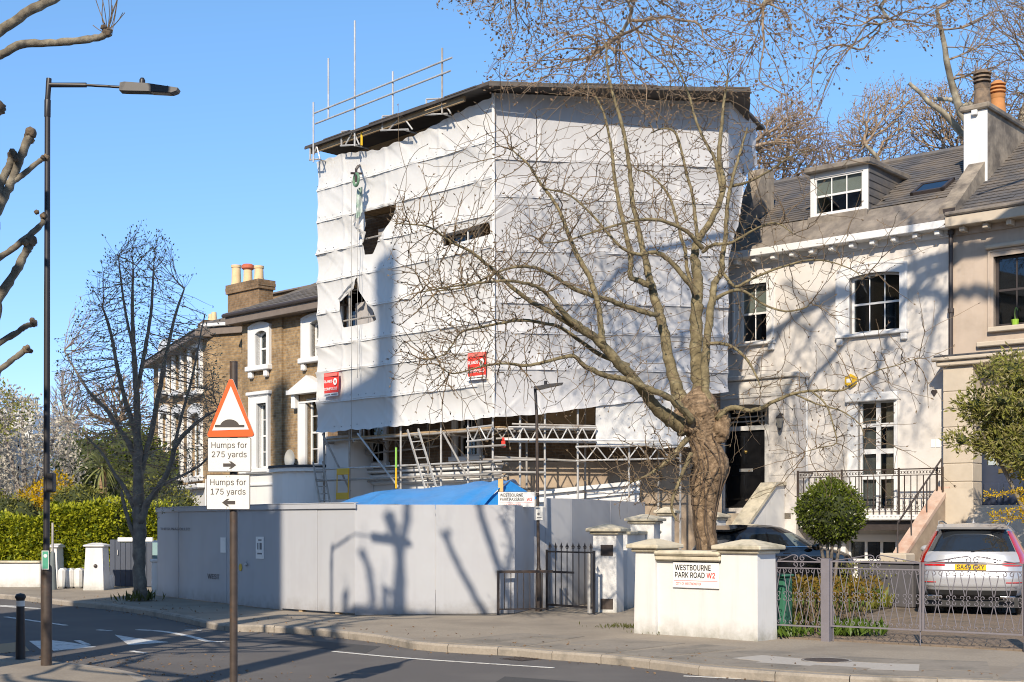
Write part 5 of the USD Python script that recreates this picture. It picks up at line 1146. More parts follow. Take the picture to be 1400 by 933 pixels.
# far terrace
TF = Fr(LKx0, DK, -65)
tf = TF.thing('far_terrace', 'brick terrace with tall white windows receding behind the street tree', 'terrace')
tl = TF.u(210); zte = TF.z(283, 462); ztb = TF.z(260, 664)
whs = []
for a, b in ((222, 230), (240, 249), (262, 275)):
    for (y0, y1) in ((536, 476), (652, 565)):
        c = (a + b) / 2; zr0, zr1 = TF.z(c, y0), TF.z(c, y1); whs.append((TF.u(a), TF.u(b), zr0, zr1))
wall_part(tf, 'front_wall', tl, 0, ztb, zte, 0, .3, brick_y, [arch(*w, .1) for w in whs])
for w in whs:
    window(tf, *w, .1, cols=2, splits=(.5,), rise=.1); casing(tf, w[0] - .28, w[1] + .28, w[2] - .02, w[3] + .3, *w[:2], w[2] - .1, w[3], 0, .08, .14, .1)
    part(tf, 'sill', MB().cbox(w[0] - .32, w[1] + .32, -.2, .1, w[2] - .16, w[2], .02), paint_w)
wall_part(tf, 'white_base', tl, 0, .1, ztb, -.06, .3, stucco_w); part(tf, 'base_cornice', MB().cbox(tl, .02, -.3, -.05, ztb - .15, ztb, .03), paint_w)
part(tf, 'eaves', MB().cbox(tl - .2, .2, -.4, .2, zte, zte + .2, .02), soffit_m)
part(tf, 'roof', MB().raw(*CHULL(np.array([[a, y, z] for a in (tl - .2, .2) for y, z in ((-.45, zte + .2), (4, zte + 2.2), (8, zte + .2))]))), slate_tan)
part(tf, 'end_wall', MB().box(-.3, 0, .3, 8, .1, zte), brick_y); part(tf, 'back_wall', MB().box(tl, 0, 8, 8.3, .1, zte), dark_in); part(tf, 'floor', MB().box(tl, -.3, .3, 8, 3.4, 3.6), dark_in); part(tf, 'partition', MB().box(tl, -.3, 2.5, 2.6, .2, zte), dark_in)
q = TF.thing('terrace_chimney', 'small dark chimney on the far terrace roof', 'chimney'); u = TF.u(262, 3.0); part(q, 'stack', MB().box(u - .6, u + .6, 3.4, 4.4, zte + .9, zte + 3.0), brick_ch)
for i in (-.3, .3): part(q, 'chimney_pot', MB(smooth=40).lathe([(.14, 0), (.11, .4), (0, .4)], 10, (u + i, 3.9, zte + 3.0)), pot_buff)
# ------------------------------------------------------------------ trees and plants
def bark(name, c1, c2, c3=None, scale=6.0, bump=.5, bs=22.0):
    N = {'g': ('geometry', {}), 'n': ('noise_texture', {'scale': scale, 'detail': 6.0, 'roughness': .65}), 'r': ('rgb_ramp', {'ramp': [(.30, c1), (.5, (np.array(c1) + np.array(c2)) / 2), (.62, c2), (.8, c3 or c2)]}),
         'p': ('principled_bsdf', {'roughness': .88, 'specular_ior_level': .25}), 'nb': ('noise_texture', {'scale': bs, 'detail': 5.0, 'roughness': .7}), 'b': ('bump', {'strength': bump, 'distance': .02})}
    return usdkit.material(stage, lk(name), N, [('g.position', 'n.vector'), ('n.fac', 'r.fac'), ('r.color', 'p.base_color'), ('g.position', 'nb.vector'), ('nb.fac', 'b.height'), ('b.normal', 'p.normal')], surface='p.BSDF')
bk_trunk = bark('magnolia_trunk_bark', (.10, .066, .04), (.30, .21, .13), (.42, .33, .22), 14, 1.0, 30)
bk_limb = bark('mossy_limb_bark', (.10, .08, .045), (.25, .205, .115), (.33, .285, .18), 9, .8, 30)
bk_twig = bark('twig_bark', (.12, .085, .055), (.22, .16, .10), None, 5, .2)
bk_plane = bark('plane_bark', (.16, .13, .095), (.38, .34, .25), (.56, .52, .40), 3.5, .3)
bk_ptwig = bark('plane_twig_bark', (.19, .13, .085), (.34, .25, .165), None, 3, .1)
bk_dark = bark('dark_street_tree_bark', (.12, .10, .082), (.22, .19, .155), None, 8, .5)
bk_grey = bark('grey_twig', (.22, .19, .17), (.32, .28, .26), None, 4, .1)
def leaf_mat(name, c, var=.35, trans=.35, rough=.45, spec=.4):
    return M(name, c, rough, .25, 5, trans=trans, island=var, spec=spec)
lf_hedge = leaf_mat('hedge_leaf', (.60, .62, .035), .4, .3)
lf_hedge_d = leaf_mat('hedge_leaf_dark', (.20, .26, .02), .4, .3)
lf_bay = leaf_mat('topiary_leaf', (.15, .175, .035), .45, .25, .3, .6)
lf_shrub = leaf_mat('evergreen_leaf', (.44, .39, .15), .45, .25, .35, .5)
lf_yel = leaf_mat('forsythia_flower', (.80, .52, .01), .2, .4)
lf_mag = leaf_mat('magnolia_petal', (.74, .68, .56), .2, .4)
lf_spring = leaf_mat('spring_leaf', (.42, .42, .09), .35, .4)
lf_green = leaf_mat('garden_foliage', (.19, .20, .05), .45, .35)
lf_ochre = leaf_mat('ochre_foliage', (.34, .22, .03), .35, .4)
lf_strap = leaf_mat('strap_leaf', (.17, .27, .035), .35, .4)
lf_cord = leaf_mat('cordyline_leaf', (.32, .34, .12), .3, .3)
lf_bud = leaf_mat('bud_cluster', (.34, .33, .21), .35, .3)
lf_seed = leaf_mat('plane_seed_ball', (.19, .115, .075), .3, .1, .9)
lf_dead = leaf_mat('dry_leaf', (.36, .24, .15), .35, .3, .8)

def mst(roots, pts, bf=.35, seed=0):
    """minimum spanning tree with a pull towards short paths: parents of the points, roots first"""
    R, n = len(roots), len(pts); A = np.vstack([roots, pts]); par = np.full(R + n, -1); plen = np.zeros(R + n)
    D = np.full(n, np.inf); best = np.zeros(n, int); real = np.zeros(n)
    for i in range(R):
        d = np.linalg.norm(pts - roots[i], axis=1); m = d < D; D[m] = d[m]; best[m] = i; real[m] = d[m]
    open_ = np.ones(n, bool)
    for _ in range(n):
        c = np.where(open_, D, np.inf); k = int(np.argmin(c)); open_[k] = False
        par[R + k] = best[k]; plen[R + k] = plen[best[k]] + real[k]
        d = np.linalg.norm(pts - pts[k], axis=1); c = d + bf * plen[R + k]; m = open_ & (c < D); D[m] = c[m]; best[m] = R + k; real[m] = d[m]
    return A, par
def twig_mesh(A, par, R, r0, rmax, power=.45, wob=.10, sides=3, sub=3, seed=0, droop=0.0):
    rng = np.random.default_rng(seed); n = len(A); kids = [[] for _ in range(n)]
    for i in range(R, n): kids[par[i]].append(i)
    cnt = np.ones(n); order = []; st = [i for i in range(R)]
    while st:
        i = st.pop(); order.append(i); st += kids[i]
    for i in reversed(order):
        if kids[i]: cnt[i] = sum(cnt[k] for k in kids[i])
    A = A.copy()
    for _ in range(2):
        B = A.copy()
        for i in range(R, n):
            if kids[i]:
                m = max(kids[i], key=lambda q: cnt[q]); B[i] = .5 * A[i] + .25 * (A[par[i]] + A[m])
        A = B
    rad = np.minimum(r0 * cnt ** power, rmax); mb = MB(True); tips = []
    starts = [(i, k) for i in range(R) for k in kids[i]]
    while starts:
        p, k = starts.pop(); ch = [p, k]
        while kids[k]:
            ks = sorted(kids[k], key=lambda q: -cnt[q]); starts += [(k, q) for q in ks[1:]]; k = ks[0]; ch.append(k)
        P = A[ch].copy(); rr = rad[ch].copy(); rr[0] = min(rr[1] * 1.1, rad[p] if p >= R else rr[1] * 1.25)
        tips.append((P[-1], unit(P[-1] - P[-2])))
        C = crom(np.c_[P, rr], sub); L = np.linalg.norm(np.diff(C[:, :3], axis=0), axis=1).mean()
        C[1:-1, :3] += rng.normal(0, wob * L, (len(C) - 2, 3)); C[:, 3] = np.maximum(C[:, 3], r0 * .5); C[-1, 3] *= .6
        big = rr[1] > r0 * 5
        mb.tube(C[:, :3], C[:, 3], 6 if big else sides, cap=False)
    return mb, tips, rad
def leaves(P, size, rng, dirs=None, aspect=.5, up=.3, jitter=.3):
    """one folded leaf (4 triangles) at every point"""
    P = np.asarray(P); n = len(P); d = rng.normal(size=(n, 3)) if dirs is None else dirs + rng.normal(0, jitter, (n, 3)); d[:, 2] += up; d = unit(d)
    a = unit(np.cross(d, rng.normal(size=(n, 3)))); b = np.cross(d, a); s = (size * rng.uniform(.65, 1.3, n))[:, None]
    v = np.stack([P, P + d * s * .5 + a * s * aspect * .5 + b * s * .08, P + d * s, P + d * s * .5 - a * s * aspect * .5 + b * s * .08, P + d * s * .5 - b * s * .04], 1).reshape(-1, 3)
    i = np.arange(n)[:, None] * 5; f = np.concatenate([i + np.array([[0, 1, 4]]), i + np.array([[1, 2, 4]]), i + np.array([[2, 3, 4]]), i + np.array([[3, 0, 4]])])
    return MB().raw(v, f)
def balls(P, r, sub=0):
    m = trimesh.creation.icosphere(sub, 1.0); v0, f0 = np.array(m.vertices), np.array(m.faces); P = np.asarray(P); r = np.broadcast_to(r, (len(P),))
    v = (P[:, None] + v0[None] * r[:, None, None]).reshape(-1, 3); f = (f0[None] + (np.arange(len(P)) * len(v0))[:, None, None]).reshape(-1, 3)
    return MB().raw(v, f)
def limb(parent, pts, D0, D1, mat, name='limb', n=10, seed=0, lump=.05, mid=None):
    """a limb along a measured path of (px, py, radius px), running from depth D0 to D1"""
    k = len(pts); Ds = np.interp(np.linspace(0, 1, k), [0, .5, 1], [D0, (D0 + D1) / 2 if mid is None else mid, D1]); rng = np.random.default_rng(seed)
    P = np.array([np.r_[atd(p[0], p[1], d), p[2] * .80 * d / F] for p, d in zip(pts, Ds)]); C = crom(P, 5)
    C[:, :3] += rng.normal(0, 1, (len(C), 3)) * (C[:, 3:4] * .11); C[:, 3] *= 1 + lump * rng.normal(0, 1, len(C)).clip(-1.5, 1.5)
    if parent is not None: part(parent, name, MB(True).tube(C[:, :3], C[:, 3], n), mat)
    return C
# ---------------- the big bare tree behind the nameplate wall
mt = thing('bare_tree', 'large bare tree with a gnarled trunk behind the nameplate wall, in front of the sheeting', 'tree')
tp_ = [(968, 770, 18), (967, 752, 17.5), (963, 722, 18), (964, 690, 22), (967, 662, 27), (972, 640, 29), (968, 618, 27), (961, 600, 25), (958, 585, 27), (957, 570, 31), (956, 558, 32), (956, 548, 28), (957, 539, 20), (957, 531, 10), (957, 528, 3)]
D = 20.9; P = np.array([np.r_[atd(a, b, D), r * .82 * D / F] for a, b, r in tp_]); P[0, 2] = .1; C = crom(P, 18)
k, n = len(C), 72; ang = np.arange(n) * 2 * np.pi / n
rr = C[:, 3:4] * np.ones((1, n)); rr = rr * (1 + .15 * nz(np.cos(ang)[None] * 1.3, np.sin(ang)[None] * 1.3, C[:, 2:3] * 4, 7) + .11 * nz(np.cos(ang)[None] * 4, np.sin(ang)[None] * 4, C[:, 2:3] * 13, 8) + .10 * np.abs(nz(np.cos(ang)[None] * 7, np.sin(ang)[None] * 7, C[:, 2:3] * 17, 9)) + .06 * nz(np.cos(ang)[None] * 16, np.sin(ang)[None] * 16, C[:, 2:3] * 44, 10))
V = np.stack([C[:, None, 0] + rr * np.cos(ang), C[:, None, 1] + rr * np.sin(ang), np.broadcast_to(C[:, 2:3], (k, n))], -1)
tm = MB(True); q = [[i * n + j, i * n + (j + 1) % n, (i + 1) * n + (j + 1) % n, (i + 1) * n + j] for i in range(k - 1) for j in range(n)]; tm.raw(V.reshape(-1, 3), q)
trunk = part(mt, 'trunk', tm, bk_trunk)
def burl(px, py, D, r, sq=(1, 1, 1), seed=0):
    m = trimesh.creation.icosphere(3, 1.0); v = np.array(m.vertices); v = v * (1 + .35 * nz(v[:, 0] * 2.4, v[:, 1] * 2.4, v[:, 2] * 2.4, seed) + .2 * nz(v[:, 0] * 6, v[:, 1] * 6, v[:, 2] * 6, seed + 1))[:, None]
    part(trunk, 'burl', MB(True).raw(v * np.array(sq) * r * D / F + atd(px, py, D), m.faces), bk_trunk)
burl(986, 584, 20.8, 13, (1.0, 1, 1.7), 1); burl(932, 568, 20.9, 12, (1.1, 1, .8), 3); burl(976, 645, 20.8, 16, (1, 1, 1.3), 4); burl(946, 583, 20.8, 13, (1, 1, 1), 9)
limb(mt, [(978, 600, 13), (984, 585, 15), (988, 572, 13), (990, 566, 9)], 20.85, 20.7, bk_trunk, 'cut_stub', 14, 3)
LM = [  # measured limbs: path, depth from, depth to
    ([(940, 588, 17), (918, 572, 13), (900, 562, 11), (882, 538, 10), (862, 512, 9), (846, 497, 9), (822, 470, 8), (800, 453, 7), (776, 434, 5.5), (754, 408, 4), (739, 395, 3.4), (722, 388, 3), (690, 384, 2.4), (650, 388, 2), (610, 393, 1.5), (575, 400, 1)], 20.9, 18.6),
    ([(805, 458, 6), (780, 443, 5), (754, 427, 4.4), (726, 413, 3.8), (700, 393, 3.4), (669, 365, 3), (643, 344, 2.6), (617, 331, 2.2), (587, 311, 1.7), (560, 307, 1.2), (540, 306, .9)], 19.9, 18.9),
    ([(824, 470, 6), (822, 455, 5.5), (819, 423, 5), (811, 394, 4.8), (804, 375, 4.5), (792, 354, 4.2), (787, 345, 4), (775, 315, 3.4), (762, 283, 3), (737, 248, 2.4), (722, 225, 1.8), (700, 205, 1.2)], 19.9, 20.6),
    ([(935, 570, 14), (931, 552, 13), (921, 519, 10.5), (912, 481, 9), (907, 451, 8.5), (898, 418, 8), (891, 394, 7), (886, 370, 6), (879, 342, 5.2), (872, 310, 4.6), (864, 272, 4.2), (861, 232, 3.8), (852, 178, 3.2), (840, 135, 2.6), (831, 98, 2), (828, 60, 1.2)], 21.0, 22.4),
    ([(892, 392, 6), (876, 385, 5), (862, 378, 4.5), (862, 353, 4.5), (855, 315, 4), (846, 278, 3.6), (840, 240, 3), (836, 205, 2.6), (827, 160, 2), (812, 128, 1.4)], 21.4, 22.6),
    ([(958, 566, 16), (957, 552, 13), (953, 505, 11.5), (951, 465, 11), (952, 430, 10.5), (953, 405, 10), (953, 380, 9), (950, 358, 8), (951, 338, 7), (957, 324, 6.2), (970, 306, 5.6), (984, 276, 5), (989, 252, 4.6), (983, 216, 4), (986, 177, 3.2), (990, 138, 2.4), (996, 100, 1.5)], 20.9, 21.8),
    ([(972, 562, 9), (966, 540, 7.5), (964, 491, 7), (968, 452, 6.6), (973, 411, 6), (977, 388, 5.5), (986, 372, 4.8), (988, 347, 4.4), (992, 325, 4), (994, 285, 3.4), (1000, 250, 3), (1010, 215, 2.4), (1022, 175, 1.6)], 20.7, 21.2),
    ([(980, 572, 5), (1000, 558, 4.6), (1032, 561, 3.8), (1058, 549, 3.2), (1087, 538, 2.6), (1119, 534, 2.2), (1151, 534, 1.8), (1174, 520, 1.4), (1199, 507, 1.1), (1225, 500, .9), (1257, 489, .7)], 20.7, 19.6),
    ([(1110, 535, 1.7), (1130, 555, 1.5), (1140, 585, 1.3), (1143, 606, 1.1), (1122, 612, .9), (1100, 618, .6)], 20.1, 19.8),
    ([(1085, 538, 1.8), (1115, 552, 1.5), (1150, 562, 1.2), (1175, 580, .9), (1182, 600, .6)], 20.3, 19.6),
    ([(975, 410, 3.6), (1000, 398, 2.8), (1019, 399, 2.4), (1045, 417, 2), (1074, 426, 1.6), (1100, 421, 1.2), (1108, 414, .8)], 20.9, 20.2),
    ([(966, 470, 3), (985, 470, 2.8), (1000, 474, 2.6), (1019, 489, 2.3), (1034, 514, 1.8), (1040, 530, 1)], 20.7, 20.2),
    ([(988, 372, 3), (1005, 392, 2.6), (1029, 381, 2.3), (1064, 367, 2), (1106, 356, 1.6), (1138, 359, 1.2), (1167, 370, .9), (1180, 382, .6)], 20.9, 20.2),
    ([(900, 430, 4), (893, 430, 4), (858, 420, 4.4), (832, 410, 4.2), (811, 405, 4), (780, 392, 3.6), (754, 376, 3), (730, 366, 2.6), (700, 366, 2.2), (670, 377, 1.8), (640, 392, 1.4), (600, 398, 1)], 21.1, 18.9),
    ([(945, 575, 8), (935, 562, 6.5), (918, 546, 6), (893, 534, 5.5), (860, 520, 5.2), (830, 514, 4.8), (800, 501, 4.2), (783, 487, 3.6), (750, 494, 3), (720, 500, 2.6), (690, 497, 2.2), (660, 501, 1.8), (620, 511, 1.2), (600, 500, .8)], 20.6, 19.0),
    ([(860, 500, 4), (820, 485, 3.6), (770, 450, 3.0), (740, 442, 2.8), (712, 438, 2.6), (680, 443, 2.3), (651, 449, 2), (630, 455, 1.7), (617, 474, 1.4), (605, 486, 1.1), (580, 492, .7)], 20.4, 18.8),
    ([(951, 412, 4), (940, 370, 3.4), (937, 345, 3), (930, 320, 2.8), (922, 290, 2.5), (913, 265, 2.1), (890, 240, 1.5), (870, 232, 1)], 21.2, 22.4),
    ([(954, 330, 3.2), (950, 290, 3), (946, 264, 2.7), (939, 239, 2.4), (925, 185, 2), (908, 176, 1.5), (890, 182, 1)], 21.4, 22.2),
    ([(987, 262, 3.2), (977, 218, 2.8), (962, 190, 2.5), (950, 160, 2.2), (942, 130, 1.9), (930, 102, 1.5), (915, 70, 1)], 21.5, 22.0),
    ([(953, 402, 5), (930, 372, 4.6), (910, 352, 4.2), (893, 345, 3.6), (872, 348, 3), (845, 335, 2.4), (815, 300, 2), (780, 268, 1.6), (745, 258, 1.2)], 21.0, 20.4),
    ([(960, 340, 4), (940, 318, 3.4), (915, 305, 3), (885, 300, 2.6), (850, 306, 2.2), (810, 318, 1.8), (770, 330, 1.3), (740, 333, .9)], 21.1, 20.0),
    ([(1000, 255, 2.6), (1020, 250, 2.2), (1050, 235, 1.8), (1080, 215, 1.3), (1110, 205, .8)], 21.2, 20.6),
    ([(960, 345, 3), (975, 335, 3), (1000, 332, 2.4), (1030, 315, 2), (1060, 305, 1.5), (1085, 320, 1)], 21.0, 20.3),
    ([(940, 600, 5), (918, 625, 4), (900, 640, 3), (882, 652, 2), (862, 660, 1.2)], 20.7, 20.3),
    ([(945, 620, 4), (930, 655, 3.2), (918, 690, 2.6), (925, 712, 1.8)], 20.6, 20.4)]
limbs = [limb(mt, p, a, b, bk_limb, seed=10 + i) for i, (p, a, b) in enumerate(LM)]
rng = np.random.default_rng(42)
roots = np.vstack([c[3::2, :3] for c in limbs]); rw = np.concatenate([c[3::2, 3] for c in limbs])
# twig tips: scattered round the limbs, more towards their thin ends, pushed outwards and up
N = 9500; w = (np.exp(-rw / .022) + .05) * np.where(roots[:, 0] / roots[:, 1] > .17, .42, 1.0) * np.where(roots[:, 0] / roots[:, 1] < .03, 1.35, 1.0); k = rng.choice(len(roots), N, p=w / w.sum()); cen = np.array([4.5 - 1.5, 20.8, 5.2])
o = unit(roots[k] - cen) * .5 + rng.normal(0, 1, (N, 3)) * [1, 1, .9] + [0, 0, .35]
tips = roots[k] + unit(o) * (rng.gamma(1.9, .30, N).clip(.06, 1.7))[:, None]
ypx = YH - (tips[:, 2] - HC) / tips[:, 1] * F; xpx = 700 + F * tips[:, 0] / tips[:, 1]
tips = tips[(ypx < 690) & (tips[:, 1] < 24.5) & (xpx > 532)]
A_, par = mst(roots, tips, .32, 1)
tw2, tp2, _ = twig_mesh(A_, par, len(roots), .0042, .024, .44, .09, seed=3)
part(mt, 'twigs', tw2, bk_twig, kind='stuff')
bp = np.array([t[0] for t in tp2]); bd = np.array([t[1] for t in tp2]); part(mt, 'buds', leaves(np.repeat(bp, 2, 0), .05, rng, np.repeat(bd, 2, 0), .35, .1), bk_twig, kind='stuff')
# dark tangle of shoots at the left of the trunk
N = 260; cc = np.array([atd(910, 640, 20.6)]); tips = cc + rng.normal(0, 1, (N, 3)) * [.28, .25, .28]; rts = np.vstack([limbs[-2][2:, :3], limbs[-1][2:, :3]])
A_, par = mst(rts, tips, .1, 2); t3, _, _ = twig_mesh(A_, par, len(rts), .006, .02, .4, .3, seed=6); part(mt, 'trunk_shoots', t3, bk_twig, kind='stuff')
# climber stems on the trunk
bk_climb = bark('climber_bark', (.055, .04, .028), (.12, .085, .06))
for s_ in range(8):
    a0 = -2.9 + s_ * .36; dr_ = ((s_ * 7) % 5 - 2) * .8; pts = []
    for i in np.linspace(0, .55 + .3 * ((s_ * 5) % 7) / 7, 14):
        j = int(i * (k_ := len(C) - 90)) + 2; a = a0 + dr_ * (i - .4) + .18 * math.sin(i * 9 + s_ * 2); r_ = C[j, 3] * 1.07; pts.append([C[j, 0] + r_ * math.cos(a), C[j, 1] + r_ * math.sin(a), C[j, 2]])
    part(trunk, 'climber_stem', MB(True).tube(crom(pts, 3), .013, 5), bk_climb)

# ---------------- plane trees: a tall one outside the frame at the right whose canopy hangs into the picture, others behind the houses
def B_near(b): return b[1] < 35
def plane_tree(name, lab, base, H, limbs_, fill, n, seed, r0=.006, rl=.16, tr=.42, bf=.25, seeds=.5, dead=.25, trunk_top=None, tl_mat=None, lean=(0, 0)):
    rng = np.random.default_rng(seed); t = thing(name, lab, 'tree'); b = np.asarray(base, float); top = trunk_top if trunk_top is not None else b + [lean[0], lean[1], H]
    cp = crom(np.array([np.r_[b - [0, 0, .1], tr * 1.3], np.r_[b + [0, 0, .6], tr], np.r_[b * .5 + np.asarray(top) * .5 + [.15, .1, 0], tr * .85], np.r_[top, tr * .6]]), 6); part(t, 'trunk', MB(True).tube(cp[:, :3], cp[:, 3], 16), bk_plane)
    rts = [cp[-4:, :3]]
    for i, L in enumerate(limbs_):
        L = np.asarray(L, float); rr = np.linspace(1, .3, len(L)) * (rl if np.allclose(L[0], top) else rl * .5); c = crom(np.c_[L, rr], 6); c[:, :3] += rng.normal(0, .05, (len(c), 3)); part(t, 'limb', MB(True).tube(c[:, :3], c[:, 3], 9), bk_plane); rts.append(c[2:, :3])
    rts = np.vstack(rts); pts = fill(rng, n); A, par = mst(rts, pts, bf, seed); mb, tips, _ = twig_mesh(A, par, len(rts), r0, rl * .5, .43 if B_near(base) else .34, .07, seed=seed)
    part(t, 'twigs', mb, bk_ptwig, kind='stuff')
    tp = np.array([q[0] for q in tips]); 
    m = rng.random(len(tp)) < seeds; sp = tp[m] - [0, 0, .09]; part(t, 'seed_balls', balls(sp + rng.normal(0, .03, sp.shape), .020 * rng.uniform(.8, 1.2, len(sp))), lf_seed, kind='stuff')
    m = rng.random(len(tp)) < dead; dp = np.repeat(tp[m], 3, 0); part(t, 'dry_leaves', leaves(dp + rng.normal(0, .09, dp.shape), .07 if B_near(base) else .075, rng, None, .55, -.2), lf_dead, kind='stuff')
    return t
def inpoly(rng, n, poly, Dlo, Dhi, dens=None):
    out = []; x0, y0, x1, y1 = poly.bounds
    import shapely
    while len(out) < n:
        a = np.c_[rng.uniform(x0, x1, 4000), rng.uniform(y0, y1, 4000)]; a = a[shapely.contains_xy(poly, a[:, 0], a[:, 1])]
        if dens is not None: a = a[rng.random(len(a)) < dens(a)]
        d = rng.uniform(Dlo, Dhi, len(a)); out += [atd(x, y, q) for (x, y), q in zip(a, d)]
    return np.array(out[:n])
# canopy hanging in from above
big_poly = Polygon([(590, -140), (596, 0), (640, 15), (690, 60), (655, 100), (690, 150), (735, 120), (800, 140), (870, 165), (950, 150), (1000, 120), (1060, 130), (1075, 200), (1120, 190), (1130, 120), (1180, 100), (1215, 60), (1270, 70), (1300, 40), (1330, 10), (1345, -140)])
dens = lambda a: np.clip(.25 + .8 * np.exp(-((a[:, 0] - 810) / 110) ** 2) * np.exp(-(np.maximum(a[:, 1] - 60, 0) / 70) ** 2) + .45 * (a[:, 1] < 70) + .25 * np.exp(-((a[:, 0] - 1080) / 70) ** 2), 0, 1) * (1 - .75 * np.exp(-((a[:, 0] - 1220) / 55) ** 2 - ((a[:, 1] - 90) / 40) ** 2))
B0 = np.array([13.5, 19.5, .15]); Bt = np.array([12.8, 20.2, 10.5])
def sunfac(px, py, t, fr=FA):
    u, z = fr.uz(px, py); return fr.w(u, 0, z) + S / math.cos(SUN_EL) * t
bl_ = [[Bt, [10.5, 21.5, 13.2], [7.5, 22.5, 14.2], [4.0, 23.0, 14.4], [1.5, 23.5, 13.4], [.2, 24.0, 12.0]],
       [Bt, [12.0, 19.0, 14.5]] + [sunfac(a, b, t) for a, b, t in ((1420, 415, 14), (1350, 400, 14.5), (1300, 404, 15), (1262, 400, 15), (1200, 402, 15.5), (1145, 398, 15.5), (1105, 408, 16), (1070, 385, 16.5))],
       [Bt, [10.8, 22.8, 13.0], [8.2, 23.6, 13.2], [6.0, 24.2, 12.3], [4.6, 24.6, 11.2]],
       [Bt, [12.6, 20.0, 14.0]] + [sunfac(a, b, t) for a, b, t in ((1420, 320, 13), (1370, 345, 13.2), (1330, 338, 13.4), (1300, 345, 13.6), (1275, 385, 14), (1255, 400, 14.4))],
       [sunfac(1262, 400, 15)] + [sunfac(a, b, t) for a, b, t in ((1245, 350, 15), (1243, 310, 15), (1225, 262, 15.2))],
       [sunfac(1145, 398, 15.5)] + [sunfac(a, b, t) for a, b, t in ((1128, 430, 15.5), (1108, 458, 15.4), (1080, 500, 15.2), (1045, 540, 15))],
       [sunfac(1108, 458, 15.4)] + [sunfac(a, b, t) for a, b, t in ((1090, 440, 15.4), (1075, 420, 15.6))],
       [sunfac(1300, 404, 15)] + [sunfac(a, b, t) for a, b, t in ((1275, 450, 15), (1262, 520, 15), (1255, 600, 14.5))],
       [[7.5, 22.5, 14.2], [7.0, 23.2, 12.9], [6.7, 23.8, 11.6], [6.6, 24.0, 10.6]],
       [[4.0, 23.0, 14.4], [3.1, 23.6, 12.8], [2.3, 24.0, 11.4], [1.9, 24.2, 10.4]],
       [Bt, [12.4, 22.0, 13.5], [11.2, 24.5, 14.5], [9.6, 26.0, 13.6]]]
bigt = plane_tree('plane_tree', 'tall plane tree whose twigs with seed balls hang into the top of the picture', B0, 12, bl_, lambda r, n: inpoly(r, n, big_poly, 22.0, 25.5, dens), 7500, 77, r0=.0046, rl=.17, trunk_top=Bt, seeds=.22, dead=.85, bf=.4)
bk_px = Polygon([(1025, 260), (1030, 175), (1050, 150), (1090, 135), (1130, 170), (1165, 150), (1190, 125), (1225, 120), (1260, 128), (1290, 118), (1325, 130), (1330, 240), (1180, 270)])
def irregular(P, rng):
    k = nz(P[:, 0] * .9, P[:, 1] * .9, P[:, 2] * .9, 3) + rng.normal(0, .10, len(P)) > -.12
    P = P[k]; return P + rng.normal(0, 1, P.shape) * .22
def far_tree(name, lab, cx, D, zt, fillpoly, n, seed, spread, r0=.0105):
    X = (cx - 700) / F * D; base = np.array([X, D, .1]); Bt = np.array([X + .3, D, zt * .55]); rng = np.random.default_rng(seed)
    L = []
    for i in range(7):
        a = i * 2.4 + seed; e = np.array([X + spread * math.cos(a) * .8, D + spread * math.sin(a) * .4, zt * rng.uniform(.72, .9)]); L.append([Bt, (Bt * .55 + e * .45) + rng.normal(0, .4, 3) + [0, 0, .5], e])
    return plane_tree(name, lab, base, zt, L, lambda r, n: irregular(inpoly(r, n, fillpoly, D - spread * .35, D + spread * .35), r), n, seed, r0=r0, rl=.22, trunk_top=Bt, seeds=.12, dead=.6, bf=.4)
far_tree('plane_tree', 'bare sunlit plane tree behind the slate roof, between sheeting and dormer', 1085, 50, 17, Polygon([(1025, 290), (1030, 175), (1050, 150), (1085, 135), (1120, 160), (1135, 200), (1150, 290)]), 8000, 11, 4.5)
far_tree('plane_tree', 'bare sunlit plane tree behind the slate roof, left of the chimney stack', 1235, 52, 18, Polygon([(1130, 290), (1140, 185), (1165, 150), (1190, 125), (1225, 118), (1260, 126), (1290, 116), (1330, 130), (1340, 290)]), 11000, 12, 5)
far_tree('plane_tree', 'bare plane tree rising behind the chimney pots at the right edge', 1395, 48, 24, Polygon([(1312, 100), (1330, 40), (1325, 0), (1330, -60), (1500, -60), (1500, 300), (1400, 230), (1352, 190), (1348, 120)]), 10000, 13, 5)
# ---------------- pollarded plane at the left edge
def knuckle(parent, p, r, rng):
    m = trimesh.creation.icosphere(2, 1.0); v = np.array(m.vertices); v = v * (1 + .5 * nz(v[:, 0] * 3, v[:, 1] * 3, v[:, 2] * 3, int(rng.integers(99))))[:, None]
    return part(parent, 'knuckle', MB(True).raw(v * r + p, m.faces), bk_polk)
bk_pol = bark('pollard_bark', (.085, .07, .055), (.25, .22, .165), (.46, .43, .34), 7, .7); bk_polk = bark('pollard_knuckle', (.06, .045, .035), (.20, .15, .10), None, 10, .6)
po = thing('pollarded_tree', 'pollarded plane tree at the left edge, knobbly branch ends against the sky', 'tree')
rng = np.random.default_rng(9); PB = np.array([-7.0, 13.2, .08]); PT = np.array([-6.9, 13.6, 4.6])
part(po, 'trunk', MB(True).tube(crom(np.array([PB, PB + [0, 0, 1], PT]), 6), np.linspace(.36, .26, 13), 16).tube(crom(np.array([PT - [0, 0, .1], PT + [0, 0, 1.4], PT + [0, 0, 2.6]]), 5), np.linspace(.26, .16, 11), 14), bk_pol)
